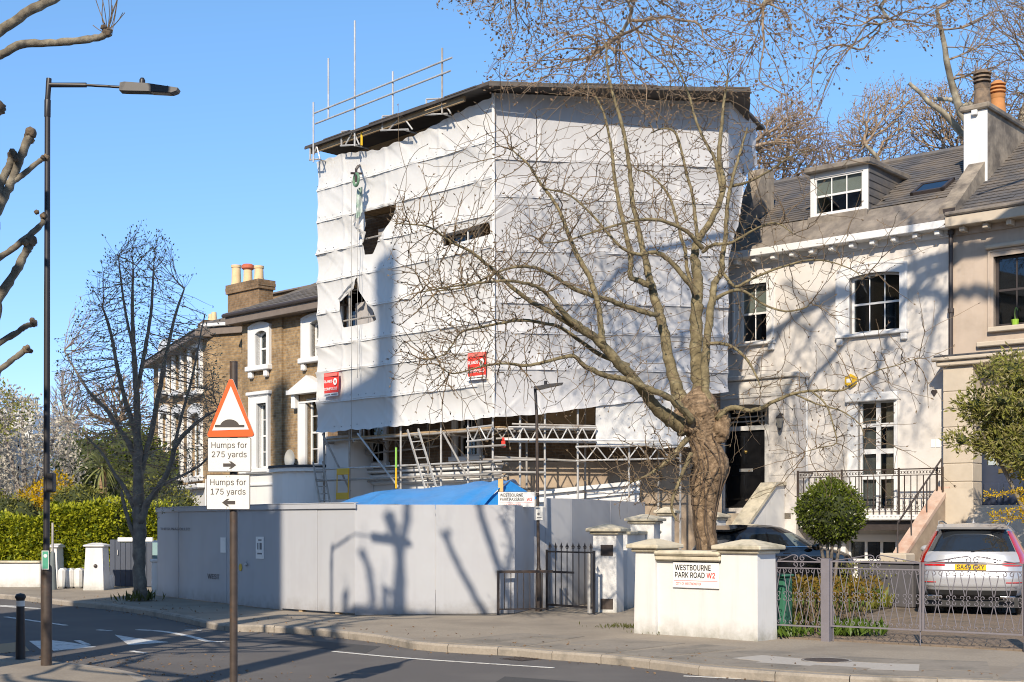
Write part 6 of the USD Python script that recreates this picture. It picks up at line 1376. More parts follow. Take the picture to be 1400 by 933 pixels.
def pl(pts, r, spr=0, tip=True, root=None):
    pts = [np.asarray(p, float) for p in pts]
    if root is not None: pts = [np.asarray(root, float)] + pts
    rr = np.linspace(r * 1.25, r, len(pts)); c = crom(np.c_[pts, rr], 6); c[1:, :3] += rng.normal(0, r * .09, (len(c) - 1, 3)); c[:, 3] *= 1 + .07 * rng.normal(0, 1, len(c)).clip(-1.5, 1.5)
    part(po, 'branch', MB(True).tube(c[:, :3], c[:, 3], 10), bk_pol)
    if tip:
        kn = knuckle(po, pts[-1], r * 1.4, rng)
        for _ in range(2): knuckle(po, pts[-1] + rng.normal(0, r * .9, 3), r * .9, rng)
    for _ in range(spr):
        d = unit(rng.normal(0, .35, 3) + [0.1, 0, 1]); L = rng.uniform(.25, .6); p0 = pts[-1] + rng.normal(0, r * .6, 3); part(po, 'shoot', MB().tube(crom([p0, p0 + d * L * .5 + rng.normal(0, .02, 3), p0 + d * L], 3), [.004] * 7, 4), bk_twig)
Dp = 13.6; at = lambda a, b, d=Dp: atd(a, b, d)
pl([at(-60, 60), at(-20, 55), at(0, 43), at(40, 15), at(80, -5), at(110, -30)], .042, 0, True, PT + [.6, 0, 2.4])
pl([at(-50, 110), at(-20, 85), at(0, 76), at(30, 61), at(70, 59), at(115, 55), at(140, 50), at(146, 45)], .034, 14, True, PT + [.4, 0, 2.0])
pl([at(-30, 330), at(-5, 290), at(15, 250), at(28, 215), at(42, 182)], .04, 0, True, PT); pl([at(-20, 290), at(0, 252), at(12, 228), at(17, 212)], .036, 0, True, PT)
pl([at(16, 250), at(30, 240), at(52, 222), at(64, 216)], .024, 0); pl([at(-40, 375), at(0, 352), at(30, 330), at(56, 308), at(60, 296)], .027, 0, True, PT + [0, 0, -.4])
pl([at(-30, 450), at(0, 405), at(22, 370), at(36, 345), at(43, 330)], .04, 0, True, PT + [0, 0, -.9]); pl([at(-40, 480), at(14, 460), at(32, 448), at(46, 442)], .028, 0, True, PT + [0, 0, -1.2]); pl([at(-30, 520), at(0, 505), at(20, 490), at(36, 478)], .028, 0, True, PT + [0, 0, -1.5])
knuckle(po, at(-2, 148), .07, rng)
def sunback(px, py, t): p = np.array([(px - 700) / F * 25.0, 25.0, HC + (YH - py) / F * 25.0]); return p + S / math.cos(SUN_EL) * t
for pts, r, t in (([(558, 870), (557, 790), (553, 760), (545, 740), (543, 728)], .085, 12.5), ([(556, 780), (562, 745), (566, 715), (565, 690)], .075, 12.5), ([(523, 842), (517, 800), (509, 780)], .06, 12.8), ([(668, 850), (640, 800), (625, 770), (615, 745)], .06, 12.2), ([(700, 830), (680, 770), (665, 725), (655, 690)], .07, 11.8), ([(690, 800), (700, 750), (690, 715)], .05, 11.8), ([(538, 850), (537, 838), (538, 826)], .06, 12.6)):
    w_ = [sunback(a, b, t) for a, b in pts]; low = sunback(pts[0][0] - 8, 857, t)
    pl(w_, r * .85, 3); part(po, 'branch', MB(True).tube(np.array([PT + [.0, 0, 2.55], PT * .5 + low * .5 + [0, 0, 1.3], low, w_[0]]), [r * 1.3, r * 1.1, r, r * .9], 10), bk_pol)
# a second pollard on the near pavement, out of frame, whose limbs streak the road
def moved(src, base, to, deg):
    c, q = math.cos(math.radians(deg)), math.sin(math.radians(deg)); b = np.array([c * base[0] - q * base[1], q * base[0] + c * base[1], 0])
    return np.array([to[0] - b[0], to[1] - b[1], 0])
copy(po, moved(po, PB, (-5.0, 8.6), 150), 150, 'pollarded plane tree on the near pavement, outside the picture to the left')
# ---------------- street tree on the left
stt = thing('street_tree', 'small upright street tree with swelling buds at the kerb corner, left of the hoarding', 'tree')
D = 29.2
SLM = [([(192, 826, 13), (191, 805, 11.5), (190, 760, 10.5), (190, 710, 11), (190, 680, 10), (189, 640, 8), (188, 590, 6.5), (186, 540, 5.2), (183, 480, 4), (181, 420, 2.8), (182, 370, 1.6)], 29.2, 29.0),
       ([(192, 715, 7), (200, 690, 6), (218, 665, 5), (232, 640, 4.4), (240, 610, 4), (258, 588, 3.4), (280, 570, 2.4), (300, 560, 1.4)], 29.1, 28.2), ([(238, 612, 3), (248, 570, 2.6), (262, 520, 2.2), (272, 470, 1.6), (280, 430, 1)], 28.8, 28.5),
       ([(189, 640, 6), (178, 610, 5), (165, 590, 4.2), (145, 560, 3.4), (125, 540, 2.8), (105, 510, 2), (88, 480, 1.2)], 29.2, 29.8), ([(190, 655, 6), (205, 600, 5), (215, 550, 4.2), (226, 490, 3.3), (240, 430, 2.4), (252, 395, 1.4)], 29.2, 29.0),
       ([(188, 600, 5), (172, 550, 4), (160, 500, 3.3), (150, 450, 2.6), (140, 420, 1.6)], 29.2, 28.6), ([(186, 540, 4), (196, 490, 3.4), (206, 430, 2.6), (210, 370, 1.5)], 29.1, 29.4), ([(188, 705, 5), (172, 670, 4), (158, 650, 3), (140, 620, 2.2), (120, 600, 1.4)], 29.2, 29.6), ([(190, 745, 5), (178, 720, 4), (170, 690, 3), (166, 670, 1.6)], 29.2, 28.9),
       ([(183, 480, 3), (172, 430, 2.4), (165, 380, 1.6), (162, 350, 1)], 29, 29.3), ([(218, 665, 3), (250, 650, 2.4), (275, 635, 1.8), (300, 610, 1.1)], 28.9, 28.3)]
sl_ = []
for i, (p, a, b) in enumerate(SLM): sl_.append(limb(stt, p, a, b, bk_dark, 'trunk' if i == 0 else 'limb', seed=60 + i))
rng = np.random.default_rng(21); crown = Polygon([(190, 700), (150, 690), (120, 640), (95, 580), (80, 500), (90, 465), (112, 430), (125, 400), (140, 365), (160, 340), (190, 322), (215, 325), (238, 350), (240, 380), (265, 395), (258, 430), (285, 440), (300, 470), (305, 560), (290, 620), (255, 660), (220, 695)])
def irregular2(P):
    k = nz(P[:, 0] * 1.1, P[:, 1] * 1.1, P[:, 2] * 1.1, 3) + rng.normal(0, .10, len(P)) > -.05
    P = P[k]; return P + rng.normal(0, 1, P.shape) * [.10, .10, .18]
bk_street = bark('street_twig_bark', (.20, .145, .105), (.34, .25, .185), None, 6, .3)
rts = np.vstack([c[4 if i == 0 else 2:, :3] for i, c in enumerate(sl_)]); rts = rts[rts[:, 2] > 2.5]
A_, par = mst(rts, irregular2(inpoly(rng, 6500, crown, 27.6, 30.8)), .75, 5); mb, tips, _ = twig_mesh(A_, par, len(rts), .0046, .03, .42, .06, seed=8)
part(stt, 'twigs', mb, bk_street, kind='stuff'); tp = np.array([q[0] for q in tips]); td = np.array([q[1] for q in tips]); tp2_ = np.repeat(tp, 3, 0)
part(stt, 'bud_leaves', leaves(tp2_ + rng.normal(0, .03, tp2_.shape), .06, rng, np.repeat(td, 3, 0), .5, .3), lf_bud, kind='stuff')
def tuft(name, lab, c, r, n, mat, seed, h=.2, cat='plant'):
    rng = np.random.default_rng(seed); P = np.c_[rng.normal(c[0], r, n), rng.normal(c[1], r * .7, n), np.full(n, c[2])]; d = rng.normal(0, .5, (n, 3)); d[:, 2] = 1
    t = thing(name, lab, cat); part(t, 'leaves', leaves(P, h, rng, unit(d), .22, .4), mat, kind='stuff'); return t
tuft('weed_tuft', 'dry weeds round the foot of the street tree', gnd(191, 822, .11), .22, 90, lf_green, 1, .22)
tuft('weed_tuft', 'green weed at the foot of the nameplate wall', gnd(953, 869, .11), .10, 60, lf_strap, 2, .13)
tuft('weed_tuft', 'thin weeds along the wall foot left of the green weed', gnd(900, 867, .11), .16, 40, lf_green, 3, .06)
tuft('moss_patch', 'mossy weeds on the path beside the gate pier', gnd(858, 858, .11), .25, 200, lf_green, 4, .06)
# ---------------- gardens on the left
def blob_leaves(rng, n, c, r, shell=.55):
    d = unit(rng.normal(size=(n, 3))); rad = rng.uniform(shell, 1.0, n) ** .6; return np.asarray(c) + d * rad[:, None] * np.asarray(r), d
def core(c, r, seed=0, s=.82):
    m = trimesh.creation.icosphere(3, 1.0); v = np.array(m.vertices); v = v * (1 + .25 * nz(v[:, 0] * 2, v[:, 1] * 2, v[:, 2] * 2, seed))[:, None]; return v * np.asarray(r) * s + np.asarray(c), m.faces
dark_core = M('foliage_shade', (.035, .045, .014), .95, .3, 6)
def shrub(name, lab, cs, n, size, mat, seed, cat='shrub', group=None, mat2=None, aspect=.5, corescale=.78, stem=None):
    rng = np.random.default_rng(seed); t = thing(name, lab, cat, group=group); P, Dn = [], []; vol = np.array([np.prod(r) ** (2 / 3) for _, r in cs]); cm = MB(True)
    for (c, r), w in zip(cs, vol / vol.sum()):
        p, d = blob_leaves(rng, int(n * w) + 1, c, r); P.append(p); Dn.append(d); cm.raw(*core(c, r, seed, corescale))
    P, Dn = np.vstack(P), np.vstack(Dn); P = P + rng.normal(0, size * .5, P.shape); k = P[:, 2] > .12; P, Dn = P[k], Dn[k]
    if mat2 is None: part(t, 'foliage', leaves(P, size, rng, Dn, aspect, .25, .7), mat, kind='stuff')
    else:
        q = rng.random(len(P)) < .45; part(t, 'foliage', leaves(P[q], size, rng, Dn[q], aspect, .25, .7), mat, kind='stuff'); part(t, 'inner_foliage', leaves(P[~q], size, rng, Dn[~q], aspect, .25, .7), mat2, kind='stuff')
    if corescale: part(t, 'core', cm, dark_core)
    if stem:
        for p in stem: part(t, 'stem', MB(True).tube(crom(p, 4), np.linspace(.045, .03, (len(p) - 1) * 4 + 1), 7), bk_dark)
    return t
def boxhedge(name, lab, x0, x1, y0, y1, z0, z1, n, seed, mat, mat2):
    rng = np.random.default_rng(seed); t = thing(name, lab, 'hedge'); u = rng.random((n, 2)); f = rng.choice(4, n, p=[.62, .22, .08, .08]); P = np.zeros((n, 3)); Dn = np.zeros((n, 3))
    for k in range(4):
        m = f == k; a, b = u[m, 0], u[m, 1]
        if k == 0: P[m] = np.c_[x0 + (x1 - x0) * a, np.full(m.sum(), y0), z0 + (z1 - z0) * b]; Dn[m] = (0, -1, 0)
        if k == 1: P[m] = np.c_[x0 + (x1 - x0) * a, y0 + (y1 - y0) * b, np.full(m.sum(), z1)]; Dn[m] = (0, 0, 1)
        if k > 1: P[m] = np.c_[np.full(m.sum(), x0 if k == 2 else x1), y0 + (y1 - y0) * a, z0 + (z1 - z0) * b]; Dn[m] = (-1 if k == 2 else 1, 0, 0)
    off = .34 * nz(P[:, 0] * 1.1, P[:, 1] * 1.1, P[:, 2] * 1.1, seed) + .20 * nz(P[:, 0] * 3, P[:, 1] * 3, P[:, 2] * 3, seed + 1)
    P = P + Dn * (off + rng.normal(0, .05, n))[:, None]; q = rng.random(n) < .68
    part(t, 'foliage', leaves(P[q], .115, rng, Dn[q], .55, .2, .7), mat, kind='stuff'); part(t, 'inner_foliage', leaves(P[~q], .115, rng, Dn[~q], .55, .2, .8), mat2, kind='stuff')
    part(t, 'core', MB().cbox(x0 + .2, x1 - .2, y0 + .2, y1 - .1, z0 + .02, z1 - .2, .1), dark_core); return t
X = lambda px, D: (px - 700) / F * D
Z = lambda py, D: HC + (YH - py) / F * D
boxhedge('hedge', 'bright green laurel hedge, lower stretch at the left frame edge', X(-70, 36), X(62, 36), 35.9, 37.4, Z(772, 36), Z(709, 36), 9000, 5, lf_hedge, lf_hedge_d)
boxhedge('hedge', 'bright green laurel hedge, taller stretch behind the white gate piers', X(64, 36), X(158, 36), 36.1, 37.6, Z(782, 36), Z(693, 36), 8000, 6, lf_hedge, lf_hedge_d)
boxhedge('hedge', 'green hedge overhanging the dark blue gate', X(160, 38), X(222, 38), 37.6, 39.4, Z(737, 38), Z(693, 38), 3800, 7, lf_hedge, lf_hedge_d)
q = thing('low_wall', 'low white wall under the hedge at the left frame edge', 'wall'); part(q, 'wall_panel', MB().cbox(X(-80, 35.6), X(57, 35.6), 35.5, 35.8, .1, Z(770, 35.6), .02), stucco_w); part(q, 'coping', MB().cbox(X(-80, 35.6), X(57, 35.6), 35.45, 35.85, Z(770, 35.6), Z(767, 35.6), .015), cap_m)
q = thing('scalloped_wall', 'low white wall of rounded sections between the two white gate piers', 'wall')
for a, b in ((80, 90), (90.5, 101), (101.5, 113)): part(q, 'wall_section', MB().cbox(X(a, 35), X(b, 35), 34.9, 35.25, .1, Z(777, 35), .06), stucco_w)
q = thing('low_block', 'small white end block beside the dark blue gate', 'wall'); part(q, 'block', MB().raw(*flare(X(143, 34.6), X(151.5, 34.6), 34.5, 34.8, .1, Z(787, 34.6), .02)), stucco_w)
for a, b, yt, yb, D, lab in ((68, 79, 745, 801, 35.4, 'white gate pier just behind the lamp post'), (115.5, 141.5, 744, 808, 34.0, 'white tapering gate pier under the hedge, with a small knob')):
    q = thing('white_gate_pier', lab, 'pier'); x0, x1, zt = X(a, D), X(b, D), Z(yt + 4, D)
    part(q, 'shaft', MB().raw(*flare(x0 + .03, x1 - .03, D, D + .5, .1, zt, .05)), stucco_w); part(q, 'cap', MB().cbox(x0 - .03, x1 + .03, D - .06, D + .56, zt, zt + .05, .02).raw(*CHULL(np.array([[a_, b_, z_] for a_, b_, z_ in ((x0 - .02, D - .05, zt + .05), (x1 + .02, D - .05, zt + .05), (x0 - .02, D + .55, zt + .05), (x1 + .02, D + .55, zt + .05), ((x0 + x1) / 2 - .12, D + .25, zt + .1), ((x0 + x1) / 2 + .12, D + .25, zt + .1))]))), stucco_w)
    if b > 100: part(q, 'knob', MB().ball((X(131, D), D - .03, Z(774, D)), .05, 1), gutter_m)
q = thing('driveway_gate', 'dark blue boarded gate with a pale top rail under the hedge', 'gate'); D = 35.6; navy = M('navy_paint', (.05, .06, .085), .5, .08, 4)
for i in range(8): a = 150 + 58 * i / 8; part(q, 'board', MB().cbox(X(a, D) + .004, X(a + 58 / 8, D) - .004, D, D + .04, .13, Z(742 if i > 1 else 738, D), .006), navy)
part(q, 'top_rail', MB().cbox(X(161, D), X(209, D), D - .03, D + .06, Z(741, D), Z(735, D), .015), paint_w); part(q, 'handle', MB().cbox(X(160.5, D), X(161.8, D), D - .04, D - .002, Z(759, D), Z(752, D), .005), steel)
q = thing('teal_panel', 'pale teal fence panel behind the right end of the dark gate', 'fence'); part(q, 'panel', MB().box(X(194, 36.4), X(224, 36.4), 36.4, 36.44, .1, Z(742, 36.4)), M('teal_paint', (.20, .32, .33), .6, .1, 3))
q = thing('white_post', 'white post with a small cap at the left end of the hoarding', 'post'); D = 31.6; part(q, 'shaft', MB().cbox(X(207, D), X(215, D), D, D + .15, .1, Z(769, D), .01), stucco_w); part(q, 'cap', MB().cbox(X(205, D), X(216, D), D - .03, D + .18, Z(769, D), Z(764.5, D), .015), stucco_w)
# blossom tree, forsythia, palm, garden masses
rng = np.random.default_rng(31)
mg = thing('magnolia_tree', 'magnolia tree in pale blossom behind the hedge, left of the lamp post', 'tree'); D = 42; mgp = Polygon([(-60, 770), (-60, 540), (-10, 520), (30, 535), (60, 555), (95, 560), (105, 600), (112, 660), (90, 700), (60, 720), (20, 760)])
c0 = np.array([X(30, D), D, .1]); Lm = [crom(np.array([np.r_[c0, .14], np.r_[c0 + [.1, 0, 1.6], .11], np.r_[atd(a, b, d), .03]]), 6) for a, b, d in ((0, 560, 41.5), (30, 550, 42.3), (80, 580, 42), (-30, 640, 41), (95, 640, 42.5), (55, 620, 41.4))]
for i, c in enumerate(Lm): part(mg, 'trunk' if i == 0 else 'limb', MB(True).tube(c[:, :3], c[:, 3], 8), bk_grey)
rts = np.vstack([c[5:, :3] for c in Lm]); A_, par = mst(rts, inpoly(rng, 1300, mgp, 40.4, 43.6), .4, 3); mb, tips, _ = twig_mesh(A_, par, len(rts), .008, .05, .42, .06, seed=4); part(mg, 'twigs', mb, bk_grey, kind='stuff')
tp = A_[len(rts):]; tp = np.repeat(tp, 6, 0) + rng.normal(0, .12, (len(tp) * 6, 3)); part(mg, 'petals', leaves(tp, .13, rng, None, .55, .7), lf_mag, kind='stuff')
shrub('forsythia', 'yellow flowering forsythia behind the hedge, beside the lamp post', [((X(a, 39.5), 39.5, Z(b, 39.5)), (.45, .4, .55)) for a, b in ((45, 690), (62, 682), (78, 688), (60, 705), (80, 672))], 2600, .10, lf_yel, 41, corescale=0)
pm = thing('cordyline_palm', 'cordyline palm with drooping strap leaves behind the hedge', 'palm'); D = 40.5; pc = atd(139, 640, D); part(pm, 'trunk', MB(True).tube(crom(np.array([[pc[0] + .08, D, .1], [pc[0] + .05, D, 1.8], pc]), 5), np.linspace(.16, .12, 11), 9), bark('palm_bark', (.22, .14, .08), (.36, .24, .14)))
for i in range(70):
    a = rng.uniform(0, 6.28); el = rng.uniform(-.5, 1.4); d = np.array([math.cos(a) * math.cos(el), math.sin(a) * math.cos(el), math.sin(el)]); L = rng.uniform(.75, 1.1); t_ = np.linspace(0, 1, 6)[:, None]
    c = pc + d * L * t_ + np.array([0, 0, -.55]) * t_ ** 2.2; sd = unit(np.cross(d, (0, 0, 1) if abs(d[2]) < .9 else (1, 0, 0))); w = .035 * (1 - t_ ** 2 * .9); part(pm, 'leaf', MB().grid(np.stack([c - sd * w, c + sd * w * 1.0 + [0, 0, .012], ], 0)), lf_cord)
shrub('garden_tree', 'dark green evergreen mass behind the palm', [((X(a, 46), 46, Z(b, 46)), (r, .9, r)) for a, b, r in ((120, 640, 1.3), (160, 660, 1.3), (205, 650, 1.2), (180, 620, 1.0), (235, 672, 1.0), (100, 680, .9))], 6500, .15, lf_green, 43, cat='tree', mat2=lf_hedge_d)
shrub('garden_shrub', 'light green shrub behind the hedge, left of the palm', [((X(a, 38.6), 38.6, Z(b, 38.6)), (.55, .5, .45)) for a, b in ((92, 690), (110, 684), (126, 690))], 2200, .10, lf_spring, 44, mat2=lf_green)
shrub('garden_shrub', 'olive shrub behind the lower hedge at the left frame edge', [((X(a, 38.8), 38.8, Z(b, 38.8)), (.6, .5, .5)) for a, b in ((-20, 690), (8, 700), (30, 705), (-40, 660))], 2400, .11, lf_spring, 45, mat2=lf_green)
shrub('garden_shrub', 'green shrub between the street tree and the brick terrace', [((X(a, 39.8), 39.8, Z(b, 39.8)), (.7, .5, .6)) for a, b in ((215, 690), (240, 695), (200, 680))], 2600, .11, lf_green, 46, mat2=lf_spring)
sp = thing('spring_tree', 'young tree with fresh yellow green leaves at the left frame edge', 'tree'); D = 37.9; spp = Polygon([(-70, 640), (-70, 500), (-20, 500), (12, 530), (45, 552), (48, 575), (10, 600), (-10, 640)])
c = crom(np.array([[X(-45, D), D, .1, .10], [X(-45, D), D, 3.2, .07], [X(-25, D), D, 5.0, .03]]), 6); part(sp, 'trunk', MB(True).tube(c[:, :3], c[:, 3], 8), bk_dark); A_, par = mst(c[5:, :3], inpoly(rng, 420, spp, 37.2, 38.8), .4, 6); mb, tips, _ = twig_mesh(A_, par, len(c) - 5, .006, .03, .42, .08, seed=5); part(sp, 'twigs', mb, bk_dark, kind='stuff'); tp = np.repeat(A_[len(c) - 5:], 3, 0); part(sp, 'leaves', leaves(tp + rng.normal(0, .1, tp.shape), .11, rng, None, .5, .3), lf_spring, kind='stuff')
def bare_far(lab, poly, D, n, seed, mat, cx, r0=.014):
    rng = np.random.default_rng(seed); t = thing('bare_garden_tree', lab, 'tree'); x = X(cx, D); y1 = poly.bounds[1]; c = crom(np.array([[x, D, .1, .22], [x, D, Z(650, D), .16], [x, D, Z(580, D), .10]]), 6); part(t, 'trunk', MB(True).tube(c[:, :3], c[:, 3], 8), mat)
    A, par = mst(c[4:, :3], inpoly(rng, n, poly, D - 1.5, D + 1.5), .7, seed); mb, _, _ = twig_mesh(A, par, len(c) - 4, r0, .07, .4, .06, seed=seed); part(t, 'twigs', mb, mat, kind='stuff')
bare_far('pale bare garden tree far behind the lamp post', Polygon([(70, 640), (66, 540), (76, 505), (92, 500), (112, 520), (120, 560), (115, 640)]), 60, 900, 51, bk_grey, 92)
bare_far('brownish bare garden tree behind the palm', Polygon([(108, 640), (108, 560), (125, 520), (160, 505), (200, 520), (215, 580), (210, 640)]), 52, 1200, 52, bk_ptwig, 160)
# fallen leaves and grit along the gutters and wall feet
lit = thing('leaf_litter', 'dry leaves and husks lying along the kerbs and wall feet', kind='stuff'); rng = np.random.default_rng(88); P = []
for ln, side, z0 in ((kl, -1, .006), (kl, 1, .118), (knl, 1, .006)):
    for _ in range(260):
        s_ = rng.uniform(ln.project(Point(-12, 30)) if ln is kl else ln.project(Point(-7, 17)), ln.length - 38); a = np.array(ln.interpolate(s_).coords[0]); b = np.array(ln.interpolate(s_ + .1).coords[0]); d = unit(b - a); nrm = np.array([-d[1], d[0]]); o = abs(rng.normal(0, .16)) + .02 if side < 0 else abs(rng.normal(0, .8)) + .18
        P.append(np.r_[a + nrm * o * side, z0])
P = np.array(P); dd = rng.normal(size=P.shape); dd[:, 2] = .15; part(lit, 'leaves', leaves(P, .045, rng, unit(dd), .55, 0, .1), lf_dead, kind='stuff')
# far white house with roof railing, and a neighbour
def far_house(lab, x0, x1, D, yt, mat, wins):
    t = thing('far_house', lab, 'house'); part(t, 'wall', MB().poly(sbox(X(x0, D), .1, X(x1, D), Z(yt, D)), D, D + .3).box(X(x0, D), X(x1, D), D + .3, D + 8, .1, Z(yt, D)), mat)
    part(t, 'parapet', MB().cbox(X(x0, D) - .15, X(x1, D) + .15, D - .2, D + 8.2, Z(yt, D), Z(yt, D) + .25, .03), mat)
    for a, b, y0, y1 in wins:
        w = part(t, 'window', MB().poly(sbox(X(a, D), Z(y0, D), X(b, D), Z(y1, D)).difference(sbox(X(a, D) + .1, Z(y0, D) + .1, X(b, D) - .1, Z(y1, D) - .1)), D - .05, D + .0 - .002), paint_w); part(w, 'pane', MB().box(X(a, D) + .09, X(b, D) - .09, D - .03, D - .004, Z(y0, D) + .09, Z(y1, D) - .09), glass_d)
    return t
fh = far_house('white rendered house far behind the magnolia, with a black roof railing', -80, 45, 75, 568, stucco_w, [(5, 12, 620, 590), (22, 29, 620, 590), (-20, -12, 620, 590), (22, 29, 665, 635), (5, 12, 665, 635)])
m = MB()
for i in range(14): x = X(8, 75) + i * .13; m.box(x - .015, x + .015, 75.2, 75.23, Z(566, 75), Z(545, 75))
m.box(X(8, 75) - .05, X(8, 75) + 1.8, 75.19, 75.24, Z(546, 75), Z(544.5, 75)); part(fh, 'roof_railing', m, iron, kind='stuff')
far_house('brown brick house at the far left edge, behind the spring tree', -260, -70, 66, 560, brick_d, [(-110, -100, 620, 585), (-140, -130, 620, 585)])
far_house('cream house far down the street, behind the bare garden trees', 60, 200, 90, 610, stucco_b, [(75, 82, 650, 630), (95, 102, 650, 630), (115, 122, 650, 630), (140, 147, 650, 630), (165, 172, 650, 630)])
for i, (x0, x1, D, yt) in enumerate(((-900, -560, 95, 600), (-560, -270, 100, 590), (205, 330, 110, 640))): far_house(('long pale terrace beyond the left edge of the picture', 'second pale terrace beyond the left edge of the picture', 'low house hidden behind the brick terrace')[i], x0, x1, D, yt, (stucco_b, stucco_w, brick_d)[i], [])
# ---------------- front garden on the right: paving, bed, topiary, shrub, forsythia
gdir = unit(np.array([.8, -.6])); gin = np.array([.6, .8]); g0 = gnd(1130, 877, .11)[:2]
GF = Fr(g0[0], g0[1], math.degrees(math.atan2(gdir[1], gdir[0])))
drive = Polygon([GF.w(-.9, .06, 0)[:2], GF.w(6.5, .06, 0)[:2], GF.w(6.5, 13.5, 0)[:2], GF.w(-2.5, 12.5, 0)[:2], GF.w(-2.5, 3.0, 0)[:2]])
part(None, 'driveway', MB().plan(drive, .08, .118), M('brick_paving_base', (.17, .13, .095), .92, .25, 12, .4, 60, col2=(.23, .18, .13), fac2=(.45, .65), scale2=1.2), kind='structure', label='block paved driveway in front of the houses')
sett_m = M('paving_brick', (.235, .175, .125), .9, .15, 20, .25, 100, island=.25, col2=(.15, .12, .085), fac2=(.5, .7), scale2=1.5)
bp_ = thing('brick_paving', 'rows of brick pavers just inside the iron gates', kind='structure'); rng = random.Random(12)
for r in range(6):
    x = -.75 + (r % 2) * .11; k = 0
    while x < 4.6 and k < 24:
        m = MB().cbox(x + .005, x + .215, .08 + r * .115, .08 + r * .115 + .105, .10, .132 + rng.uniform(-.003, .004), .008); m.xf(lambda v: np.c_[GF.o + v[:, :1] * GF.t + v[:, 1:2] * GF.n, v[:, 2]]); part(bp_, 'paver', m, sett_m); x += .22; k += 1
rest = MB()
for r in range(6, 60):
    x = -.9 + (r % 2) * .11
    while x < 5.2: rest.xf(lambda v: v); rest.raw(np.c_[GF.o + np.array([[a, b] for b in (.08 + r * .115, .08 + r * .115 + .105) for a in (x + .005, x + .215)] * 2)[:, :1] * GF.t + np.array([[a, b] for b in (.08 + r * .115, .08 + r * .115 + .105) for a in (x + .005, x + .215)] * 2)[:, 1:2] * GF.n, np.repeat([.10, .128 + rng.uniform(-.002, .003)], 4)], BOXF); x += .22
part(bp_, 'further_pavers', rest, sett_m, kind='stuff')
bed = thing('flower_bed', 'planted bed of strap leaves and low shrubs behind the iron railing', 'flower bed'); rng = np.random.default_rng(61)
bedp = Polygon([gnd(a, b, .13)[:2] for a, b in ((1063, 866), (1112, 862), (1148, 849), (1200, 835), (1246, 825), (1235, 819), (1150, 820), (1063, 832))])
part(bed, 'soil', MB().plan(bedp, .1, .15), earth_m)
def inshape(n, sh): 
    import shapely
    o = []
    while len(o) < n:
        a = np.c_[rng.uniform(sh.bounds[0], sh.bounds[2], 2000), rng.uniform(sh.bounds[1], sh.bounds[3], 2000)]; o += list(a[shapely.contains_xy(sh, a[:, 0], a[:, 1])])
    return np.array(o[:n])
cl = inshape(150, bedp.buffer(-.08)); dry = leaf_mat('dry_strap_leaf', (.30, .22, .10), .35, .3)
for nm, mat_, k, nper, L, asp in (('strap_leaves', lf_strap, cl[:90], 12, .42, .08), ('dry_leaves', dry, cl[40:80], 8, .40, .10), ('yellow_green_leaves', lf_spring, cl[70:115], 22, .30, .18)):
    P = np.repeat(np.c_[k, np.full(len(k), .14)], nper, 0) + rng.normal(0, [.05, .05, .0], (len(k) * nper, 3)); d = rng.normal(0, .42, (len(P), 3)); d[:, 2] = 1
    part(bed, nm, leaves(P, L, rng, unit(d), asp, .2, .05), mat_, kind='stuff')
hp_ = np.array([GF.w(a, b, .14) for a, b in zip(rng.uniform(-1.15, .1, 60), rng.uniform(1.0, 1.5, 60))]); st_ = MB()
for p in hp_: d = unit(rng.normal(0, .15, 3) + [0, 0, 1]); st_.tube(crom([p, p + d * .3, p + d * rng.uniform(.5, .72)], 3), .007, 4)
part(bed, 'woody_stems', st_, bk_twig, kind='stuff'); P = np.array([GF.w(a, b, c) for a, b, c in zip(rng.uniform(-1.2, .25, 900), rng.uniform(.95, 1.6, 900), rng.uniform(.62, .95, 900))]); part(bed, 'ochre_leaves', leaves(P, .075, rng, None, .5, .5), lf_ochre, kind='stuff')
P = np.array([gnd(a, b, .13) + [0, 0, c] for a, b, c in zip(rng.uniform(1145, 1240, 500), rng.uniform(822, 830, 500), rng.uniform(.35, .85, 500))]); part(bed, 'flowering_stems', leaves(P, .07, rng, None, .5, .5), lf_spring, kind='stuff')
tuft('bed_edge_weeds', 'bright weeds spilling out between the railing posts', GF.w(-.75, .22, .13), .16, 160, lf_strap, 8, .16)
tuft('bed_edge_weeds', 'bright weeds behind the left gate leaf', GF.w(-.05, 1.0, .13), .2, 220, lf_strap, 9, .24)
gb = thing('green_box', 'green plastic box behind the railing, beside the white wall', 'box'); m = MB().cbox(-1.04, -.84, .42, .70, .15, .98, .03); m.xf(lambda v: np.c_[GF.o + v[:, :1] * GF.t + v[:, 1:2] * GF.n, v[:, 2]]); part(gb, 'body', m, M('green_plastic', (.03, .13, .075), .5, .1, 4)); m = MB().cbox(-1.06, -.82, .40, .72, .98, 1.02, .02); m.xf(lambda v: np.c_[GF.o + v[:, :1] * GF.t + v[:, 1:2] * GF.n, v[:, 2]]); part(gb, 'lid', m, '/World/Looks/green_plastic')
pb = thing('grey_planter', 'dark grey box planter under the basement window', 'planter'); a, b = atd(1172, 790, 27.5), atd(1248, 790, 26.5); fr = Fr(a[0], a[1], math.degrees(math.atan2(b[1] - a[1], b[0] - a[0]))); L = float(np.hypot(*(b - a)[:2])); m = MB().cbox(0, L, 0, .45, .12, Z(771, 27), .02); m.xf(lambda v: np.c_[fr.o + v[:, :1] * fr.t + v[:, 1:2] * fr.n, v[:, 2]]); part(pb, 'body', m, M('charcoal_planter', (.09, .085, .09), .6, .1, 4)); m = MB().cbox(-.03, L + .03, -.03, .48, Z(771, 27), Z(768.5, 27), .01); m.xf(lambda v: np.c_[fr.o + v[:, :1] * fr.t + v[:, 1:2] * fr.n, v[:, 2]]); part(pb, 'rim', m, '/World/Looks/charcoal_planter')
